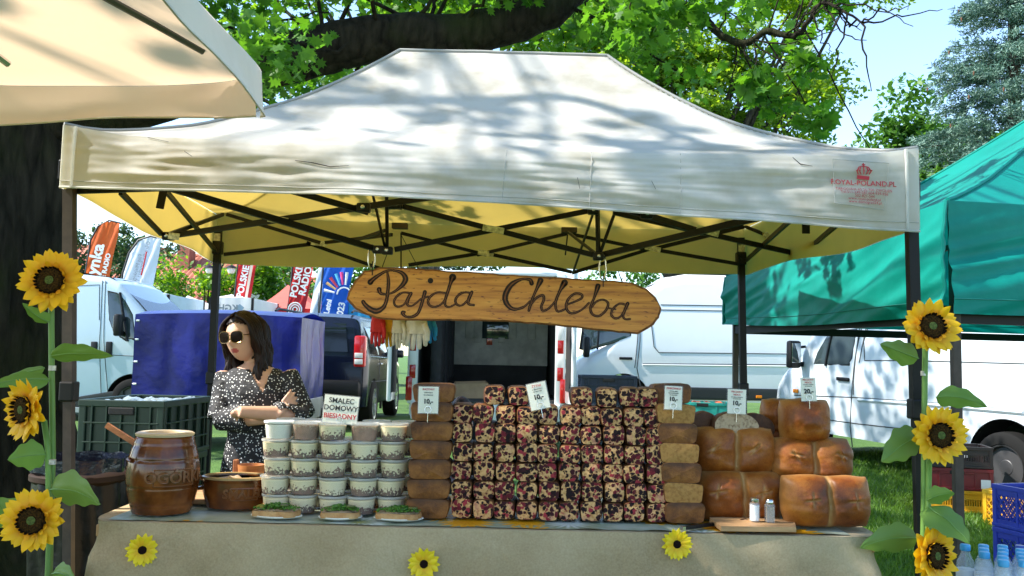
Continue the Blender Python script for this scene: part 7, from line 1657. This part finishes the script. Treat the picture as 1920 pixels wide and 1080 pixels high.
# --- spruce
sx_, sy_ = P(1905, 300, 21).x, 21
sp = thing('spruce_tree', 'blue green spruce with cones rising beside the teal tent', 'tree', (sx_, sy_, GZ), 0, 'trees of the park')
limb(sp, [(sx_, sy_, GZ-.05), (sx_, sy_, 8), (sx_+.05, sy_, 15.5)], .26, .03, m_bark2, 'trunk', 12, .02, 1)
q = random.Random(99); tv, tf, cone = [], [], []
for k in range(360):
    z = 2.2+13*(k/360)**1.05; rr = 3.1*(1-(z-2)/14.2)**.85*q.uniform(.75, 1.12); a = q.random()*6.2832; d = Vector((math.cos(a), math.sin(a), 0)); p0 = Vector((sx_, sy_, z))
    tipz = -.16*rr; pts = [p0, p0+d*rr*.5+Vector((0, 0, .02*rr)), p0+d*rr+Vector((0, 0, tipz+.12*rr))]
    if k % 3 == 0: limb(sp, pts, .03, .006, m_bark2, 'branch', 5, .02, k)
    nt_ = int(16+rr*13)
    for j in range(nt_):
        f = .22+.78*j/nt_; c = pts[0].lerp(pts[2], f)+Vector((0, 0, .12*rr*math.sin(f*3.14)*.5)); w_ = (.42*(1-f*.6)+.10)
        side = d.cross(Vector((0, 0, 1)))*q.uniform(-1, 1)*w_; c = c+side+Vector((0, 0, -abs(q.gauss(0, .10)))); c0_ = c
        for _ in range(13):                             # needle tuft
            c = c0_+Vector((q.gauss(0, .05), q.gauss(0, .05), q.gauss(0, .04))); u = (d*q.uniform(.2, 1)+side*1.2+Vector((q.gauss(0, .5), q.gauss(0, .5), q.gauss(-.1, .5)))).normalized()*q.uniform(.06, .12); s = u.cross(Vector((q.gauss(0, 1), q.gauss(0, 1), q.gauss(0, 1)))).normalized()*.013; i = len(tv)
            tv += [c-s, c+s, c+u+s*.5, c+u-s*.5]; tf.append((i, i+1, i+2, i+3))
    if z > 5 and q.random() < .5: cone.append(pts[2]+Vector((0, 0, -.1)))
mb = MB(); mb.v, mb.f, mb.m = tv, tf, [0]*len(tf); mb.build('needles', lf_spruce, sp, world=True, recalc=False, kind='stuff')
mb = MB(); mb.lathe([(.004, -.11), (.018, -.08), (.022, -.03), (.012, 0)], seg=8); o = mb.build('c', M('cone_brown', (.12, .055, .03), .9, var=.3), smooth=True); cme = o.data; bpy.data.objects.remove(o)
for c in cone[:90]: child(cme, 'cone', sp, MW[sp.name].inverted() @ Matrix.Translation(c))

# ------------------------------------------------------------------ people
def remesh(mb, name, voxel, mats, parent, smooth_it=3):
    o = mb.build(name+'_raw', mats, recalc=True)
    md = o.modifiers.new('r', 'REMESH'); md.mode = 'VOXEL'; md.voxel_size = voxel; md.use_smooth_shade = True
    ms = o.modifiers.new('s', 'SMOOTH'); ms.factor = .5; ms.iterations = smooth_it
    bpy.context.view_layer.update(); dg = bpy.context.evaluated_depsgraph_get(); me = bpy.data.meshes.new_from_object(o.evaluated_get(dg)); me.name = name
    raw = o.data; bpy.data.objects.remove(o); bpy.data.meshes.remove(raw)
    me.materials.clear()
    for m in (mats if isinstance(mats, list) else [mats]): me.materials.append(m)
    if parent is not None: me.transform(MW[parent.name].inverted())
    me.polygons.foreach_set('use_smooth', [True]*len(me.polygons)); return link(name, me, parent)
m_skin = M('skin', (.62, .36, .25), .45, var=.06, vscale=12, spec=.4); m_lips = M('lips', (.42, .08, .08), .4); m_hair = M('dark_brown_hair', (.016, .006, .004), .5, spec=.25, var=.5, vscale=60, scale=(1, 1, .1), bump=.4, bscale=120)
def dots_mat():
    m, nt, b = nodes('polka_dot_cloth'); co = coords(nt, 'Object')
    v = N(nt, 'ShaderNodeTexVoronoi'); v.inputs['Scale'].default_value = 80; v.inputs['Randomness'].default_value = .75; L(nt, co, v.inputs['Vector'])
    c = ramp(nt, v.outputs['Distance'], [(.24, (.75, .75, .75)), (.29, (.010, .010, .013))], 'LINEAR'); L(nt, c, b.inputs['Base Color']); b.inputs['Roughness'].default_value = .75
    nb = N(nt, 'ShaderNodeTexNoise'); nb.inputs['Scale'].default_value = 16; L(nt, co, nb.inputs['Vector']); bp = N(nt, 'ShaderNodeBump'); bp.inputs['Strength'].default_value = .6; bp.inputs['Distance'].default_value = .03; L(nt, nb.outputs[0], bp.inputs['Height']); L(nt, bp.outputs[0], b.inputs['Normal']); return m
m_dots = dots_mat()
def head_mb(center, look, scale=1.0, tilt=0):
    """head with brow, sockets, nose, lips, chin and ears; returns builder and frame"""
    y = -Vector(look).normalized(); x = Vector((0, 0, 1)).cross(-y).normalized(); x = -x if False else x
    fwd = Vector(look).normalized(); right = fwd.cross(Vector((0, 0, 1))).normalized(); up = right.cross(fwd); fr = Matrix((right, fwd, up)).transposed().to_4x4() @ Matrix.Rotation(tilt, 4, 'Y'); fr.translation = center
    g = lambda a, b, s: math.exp(-((a-b)/s)**2)
    mb = MB()
    def fn(u, v_):
        th = u*6.2832; ph = (v_-.5)*math.pi; cx, cy, cz = math.cos(ph)*math.sin(th), math.cos(ph)*math.cos(th), math.sin(ph)
        X, Y_, Z = cx*.072, cy*.092, cz*.112
        if Z < 0: k = (-Z/.112); X *= 1-.30*k**1.6; Y_ *= (1-.12*k) if cy > 0 else (1-.35*k); Y_ += .012*k*(cy > 0)
        if cy > 0:
            f = cy**2
            Y_ += f*(.005*g(Z, .030, .012)*g(abs(X), .03, .03) - .011*g(Z, .010, .014)*g(abs(X), .030, .016) + .030*g(X, 0, .010)*g(Z, -.024, .015) + .012*g(X, 0, .009)*g(Z, .0, .018) + .007*g(X, 0, .022)*g(Z, -.055, .008) + .006*g(X, 0, .020)*g(Z, -.066, .007) - .004*g(X, 0, .02)*g(Z, -.0605, .003) + .010*g(X, 0, .024)*g(Z, -.095, .018) + .005*g(abs(X), .045, .02)*g(Z, -.02, .02))
        return fr @ (Vector((X, Y_, Z))*scale)
    mb.grid(64, 48, fn)
    for s2 in (-1, 1): mb.tube([fr @ (Vector((s2*.070, -.012, .012))*scale), fr @ (Vector((s2*.078, -.016, .0))*scale), fr @ (Vector((s2*.072, -.008, -.024))*scale)], [.010*scale, .013*scale, .008*scale], 8)
    return mb, fr
def finger(mb, pts, r0): mb.tube(pts, [r0, r0*.96, r0*.88, r0*.6], 8)
# --- woman behind the table
YW = 4.28
wo = thing('person', 'woman in a dark polka dot dress and sunglasses with arms crossed', 'person', (P(475, 700, YW).x, YW, gz(0, YW)))
W = lambda px, py, dy=0: P(px, py, YW+dy)
hc = W(456, 632, -.02)
hm, hf = head_mb(hc, (-.27, -.95, -.07), 1.0, R(4))
body = MB(); body.merge(hm)
body.tube([W(474, 655, .03), W(478, 678, .035), W(480, 700, .03)], [.050, .049, .062], 16)
tor = [W(480, 698, .02), W(481, 735, .0), W(483, 775, 0), W(484, 820, .01), W(484, 870, .02), W(484, 915, .02)]
def torso(mb, pts, rx, ry):
    n = 28; vs = []
    for p, a, b in zip(pts, rx, ry): vs += [p+Vector((a*math.copysign(abs(math.cos(k/n*6.2832))**.85, math.cos(k/n*6.2832)), b*math.copysign(abs(math.sin(k/n*6.2832))**.9, math.sin(k/n*6.2832)), 0)) for k in range(n)]
    m_ = len(pts); mb.add(vs, [(i*n+k, i*n+(k+1) % n, (i+1)*n+(k+1) % n, (i+1)*n+k) for i in range(m_-1) for k in range(n)]+[tuple(range(n))[::-1], tuple((m_-1)*n+k for k in range(n))])
torso(body, [W(479, 682, .03)]+tor, [.055, .125, .140, .128, .125, .150, .165], [.05, .075, .098, .092, .090, .105, .115])
shR, shL, elR, elL = W(424, 702, .02), W(540, 702, .03), W(410, 786, -.08), W(572, 780, -.06)
wrR, wrL = W(514, 784, -.165), W(447, 772, -.25)
for sh, el, wr in ((shR, elR, wrR), (shL, elL, wrL)):
    body.tube([sh+Vector((0, 0, .0)), sh.lerp(el, .5), el], [.050, .043, .038], 14); body.tube([el, el.lerp(wr, .35), el.lerp(wr, .75), wr], [.038, .040, .031, .026], 14)
# hands: right hand rests on the left upper arm, left hand tucks under the right arm
def hand(wr, d, up_, spread, curl, thumb=True):
    d = Vector(d).normalized(); up_ = Vector(up_).normalized(); sd = d.cross(up_).normalized()
    pal = wr+d*.045; body.tube([wr, wr+d*.03, wr+d*.085], [.024, .034, .030], 10, sq=.55)
    for i, ln in enumerate((.068, .078, .072, .056)):
        b_ = wr+d*.082+up_*((1.5-i)*.0165); e = d+up_*((1.5-i)*.08)
        finger(body, [b_-d*.01, b_+e*ln*.4, b_+e*ln*.75-sd*curl*.6, b_+e*ln*.98-sd*curl*1.4], .0085)
    tb_ = wr+d*.025+up_*.026
    if not thumb: tb_ = wr+d*.03-sd*.0-up_*.0+Vector((0, .012, -.005)); up_ = up_*.25
    finger(body, [tb_, tb_+up_*.022+d*.016, tb_+up_*.034+d*.036, tb_+up_*.038+d*.052], .0095)
hand(wrR, W(552, 744, -.105)-wrR, (-.6, -.1, .8), 0, .014, False); hand(wrL, W(441, 790, -.02)-wrL, (0, -.3, 1), 0, .012, False)
# legs and feet, hidden by the table
for sx_ in (-1, 1):
    hx = W(484, 900).x+sx_*.085; body.tube([(hx, YW+.02, .80), (hx, YW+.02, .62), (hx, YW, .44), (hx, YW+.02, .30), (hx, YW+.03, .09)], [.085, .075, .052, .05, .034], 14); body.tube([(hx, YW+.05, .04), (hx, YW-.03, .045), (hx, YW-.13, .032)], [.032, .036, .028], 10)
bo = remesh(body, 'body', .0052, [m_skin, m_lips], wo, 2)
hfi = hf.inverted() @ MW[wo.name]
for p in bo.data.polygons:
    c = hfi @ p.center
    if c.y > .05 and abs(c.x) < .020-abs(c.z+.061)*.6 and -.071 < c.z < -.051: p.material_index = 1
dress = MB()
torso(dress, [W(480, 690, .03), W(480, 700, .02)]+tor[1:]+[Vector((W(484, 900).x, YW+.02, .62)), Vector((W(484, 900).x, YW+.02, .42))], [.11, .142, .156, .143, .142, .170, .186, .215, .24], [.066, .086, .112, .106, .104, .122, .132, .165, .19])
for sh, el, wr, f in ((shR, elR, wrR, .55), (shL, elL, wrL, .46)):
    dress.tube([sh+Vector((0, 0, -.004)), sh.lerp(el, .5), el], [.054, .052, .054], 16); e2 = el.lerp(wr, f); dress.tube([el, el.lerp(e2, .5), e2], [.054, .056, .062], 16)
do = remesh(dress, 'dress', .007, [m_dots], wo, 4)
bm = bmesh.new(); bm.from_mesh(do.data); kill = []
iw = MW[wo.name]; vt, vb = W(478, 676, -.1), W(492, 735, -.1)
for f in bm.faces:
    c = iw @ f.calc_center_median()
    if c.y < YW+.03 and vb.z < c.z:
        t_ = (c.z-vb.z)/(vt.z-vb.z)
        if abs(c.x-lerp(vb.x, vt.x, t_)) < .068*t_+.002: kill.append(f)
    elif c.z > W(478, 684).z and abs(c.x-vt.x) < .07: kill.append(f)
    for wr, el, f2 in ((wrR, elR, .55), (wrL, elL, .46)):      # open cuffs
        ax = (wr-el).normalized()
        if (c-el).dot(ax) > (wr-el).length*f2+.03 and (c-(el+ax*(c-el).dot(ax))).length < .045: kill.append(f)
bmesh.ops.delete(bm, geom=list(set(kill)), context='FACES'); bm.to_mesh(do.data); bm.free()
# hair: cap, parted, and long locks over the far shoulder
hair = MB(); q = random.Random(3)
def hp(x, y, z): return hf @ Vector((x, y, z))
def caphair(u, v_):
    th = u*6.2832; ph = lerp(-.35, .5, v_)*math.pi; cx, cy, cz = math.cos(ph)*math.sin(th), math.cos(ph)*math.cos(th), math.sin(ph); k = 1.0+.02*noise.noise((cx*6, cy*6, cz*2))
    return hp(cx*.084*k, cy*.104*k-.008, cz*.124*k+.004)
def face_open(u, v_):
    th = u*6.2832; ph = lerp(-.35, .5, v_)*math.pi; cy = math.cos(ph)*math.cos(th); cx = math.cos(ph)*math.sin(th); cz = math.sin(ph)
    return cy > .12 and cz < .60-.25*abs(cx) + .0 and abs(cx) < .96
hair.grid(80, 50, caphair, skip=face_open); hair.build('hair_cap', m_hair, wo, world=True, smooth=True, angle=None)
hl = MB()
for k in range(120):
    s2 = 1 if k % 5 < 3 else -1                         # more hair falls on her left side
    a = q.uniform(.05, 1.0); x0 = s2*.008; yy = .075-.16*a
    p0 = (x0, yy, .118-.35*max(0, abs(yy)-.04)); p1 = (s2*.070, yy*1.0-.004, .065); p2 = (s2*(.086+q.uniform(-.006, .006)), yy-.015 if yy > 0 else yy*.95, -.01); L_ = q.uniform(.22, .34) if s2 > 0 else q.uniform(.16, .26)
    p3 = (s2*(.082+q.uniform(-.014, .012)), min(.02, yy)*.85-.02, -.09); p4 = (s2*(.078+q.uniform(-.03, .022)), min(.0, yy)*.7+q.uniform(-.02, .035), -.09-L_*.5); p5 = (s2*(.068+q.uniform(-.035, .02)), q.uniform(-.05, .045), -.09-L_)
    sp5 = smooth_path([p0, p1, p2, p3, p4, p5], 4); n = len(sp5); hl.tube([hp(c[0]+.006*math.sin(i*.9+k)*(i > 8), c[1]+.008*math.cos(i*.8+k)*(i > 8), c[2]) for i, c in enumerate(sp5)], [.005+.005*math.sin(math.pi*min(1, (i+1)/n)) if i < n-1 else .002 for i in range(n)], 6)
for k in range(30):                                     # back of the hair
    x = q.uniform(-.07, .07); sp5 = smooth_path([(x*.3, -.06, .11), (x, -.105, .04), (x, -.11, -.06), (x*1.1, -.09, -.2+q.uniform(-.03, .03))], 4); hl.tube([hp(*c) for c in sp5], [.012]*(len(sp5)-1)+[.003], 6)
hl.build('hair_locks', m_hair, wo, world=True, smooth=True, angle=None)
# sunglasses
gl = MB(); m_gold_f = M('gold_frame', (.40, .24, .10), .25, .9); m_lens = M('dark_lens', (.008, .003, .003), .2, spec=.12)
def sq_(cx, cz, k, y): return [hp(cx+.030*k*math.copysign(abs(math.cos(t/20*6.2832))**.7, math.cos(t/20*6.2832)), y-abs(cx+.02*math.cos(t/20*6.2832))*.28, cz+.027*k*math.copysign(abs(math.sin(t/20*6.2832))**.75, math.sin(t/20*6.2832))) for t in range(21)]
for s2 in (-1, 1):
    mb = MB(); mb.tube(sq_(s2*.033, .004, 1, .114), .0014, 6); fo = mb.build('sunglasses_frame', m_gold_f, wo, world=True, smooth=True)
    mb = MB(); pp = sq_(s2*.033, .004, 1.0, .1145)[:-1]; mb.add(pp+[sum(pp, Vector())/20+(hf.to_3x3() @ Vector((0, .002, 0)))], [(i, (i+1) % 20, 20) for i in range(20)]); mb.build('sunglasses_lens', m_lens, fo, world=True, smooth=True)
    mb = MB(); mb.tube([hp(s2*.061, .094, .012), hp(s2*.076, .05, .012), hp(s2*.078, -.01, .010)], .0022, 6); mb.build('sunglasses_arm', m_gold_f, fo, world=True, smooth=True)
mb = MB(); mb.tube([hp(-.007, .113, .010), hp(0, .116, .012), hp(.007, .113, .010)], .0022, 6); mb.build('sunglasses_bridge', m_gold_f, wo, world=True, smooth=True)
# --- man crouching behind the bread, only the top of his head shows
YM = 6.6
ma = thing('person', 'man in navy clothes bending down behind the cranberry loaves', 'person', (P(870, 760, YM).x+.1, YM, 0))
A = lambda px, py, dy=0: P(px, py, YM+dy)
hc2 = A(866, 774, -.12); hm2, hf2 = head_mb(hc2, (-.3, -.85, -.45), 1.0, 0); b2 = MB(); b2.merge(hm2)
bx_ = hc2.x
b2.tube([hc2+Vector((.01, .05, -.07)), hc2+Vector((.03, .12, -.12))], [.055, .06], 12)
sh = hc2+Vector((.05, .22, -.10)); hip_ = Vector((bx_+.12, YM+.52, .42)); torso(b2, [sh+Vector((0, 0, .03)), sh.lerp(hip_, .4), hip_], [.17, .17, .16], [.11, .13, .14])
for s2 in (-1, 1):
    kn_ = Vector((bx_+.08+s2*.16, YM+.08, .44)); ft = Vector((bx_+.08+s2*.14, YM+.36, .07)); b2.tube([hip_+Vector((s2*.09, 0, 0)), kn_], [.085, .06], 12); b2.tube([kn_, ft], [.055, .04], 12); b2.tube([ft, ft+Vector((0, -.12, -.03)), ft+Vector((0, -.2, -.035))], [.04, .038, .03], 10)
    s_ = sh+Vector((s2*.17, 0, -.01)); e_ = s_+Vector((s2*.05, -.12, -.25)); w_ = e_+Vector((-s2*.05, -.2, -.06)); b2.tube([s_, e_, w_], [.052, .042, .03], 12)
    for i in range(4): finger(b2, [w_+Vector(((i-1.5)*.017, -.04, 0)), w_+Vector(((i-1.5)*.018, -.08, -.01)), w_+Vector(((i-1.5)*.018, -.105, -.025)), w_+Vector(((i-1.5)*.018, -.115, -.04))], .0085)
    b2.tube([w_, w_+Vector((0, -.05, 0))], [.03, .036], 10, sq=.6); finger(b2, [w_+Vector((-s2*.03, -.02, 0)), w_+Vector((-s2*.042, -.04, 0)), w_+Vector((-s2*.045, -.06, -.01)), w_+Vector((-s2*.043, -.07, -.015))], .009)
m_navy = M('navy_cloth', (.010, .014, .035), .85, bump=.5, bscale=12, dist=.02)
b2o = remesh(b2, 'body', .009, [m_skin, m_navy], ma, 2)
mi2 = MW[ma.name]; hi2 = hf2.inverted() @ mi2
for p in b2o.data.polygons:
    c = mi2 @ p.center; cl = hi2 @ p.center
    if cl.length > .15 and c.y > hc2.y+.06: p.material_index = 1
hr = MB()
def cap2(u, v_):
    th = u*6.2832; ph = lerp(-.12, .5, v_)*math.pi; cx, cy, cz = math.cos(ph)*math.sin(th), math.cos(ph)*math.cos(th), math.sin(ph); return hf2 @ Vector((cx*.078, cy*.099-.004, cz*.119+.002+.003*noise.noise((cx*9, cy*9, cz*9))))
hr.grid(48, 30, cap2, skip=lambda u, v_: math.cos(u*6.2832) > .35 and v_ < .62); hr.build('hair', m_hair, ma, world=True, smooth=True, angle=None)
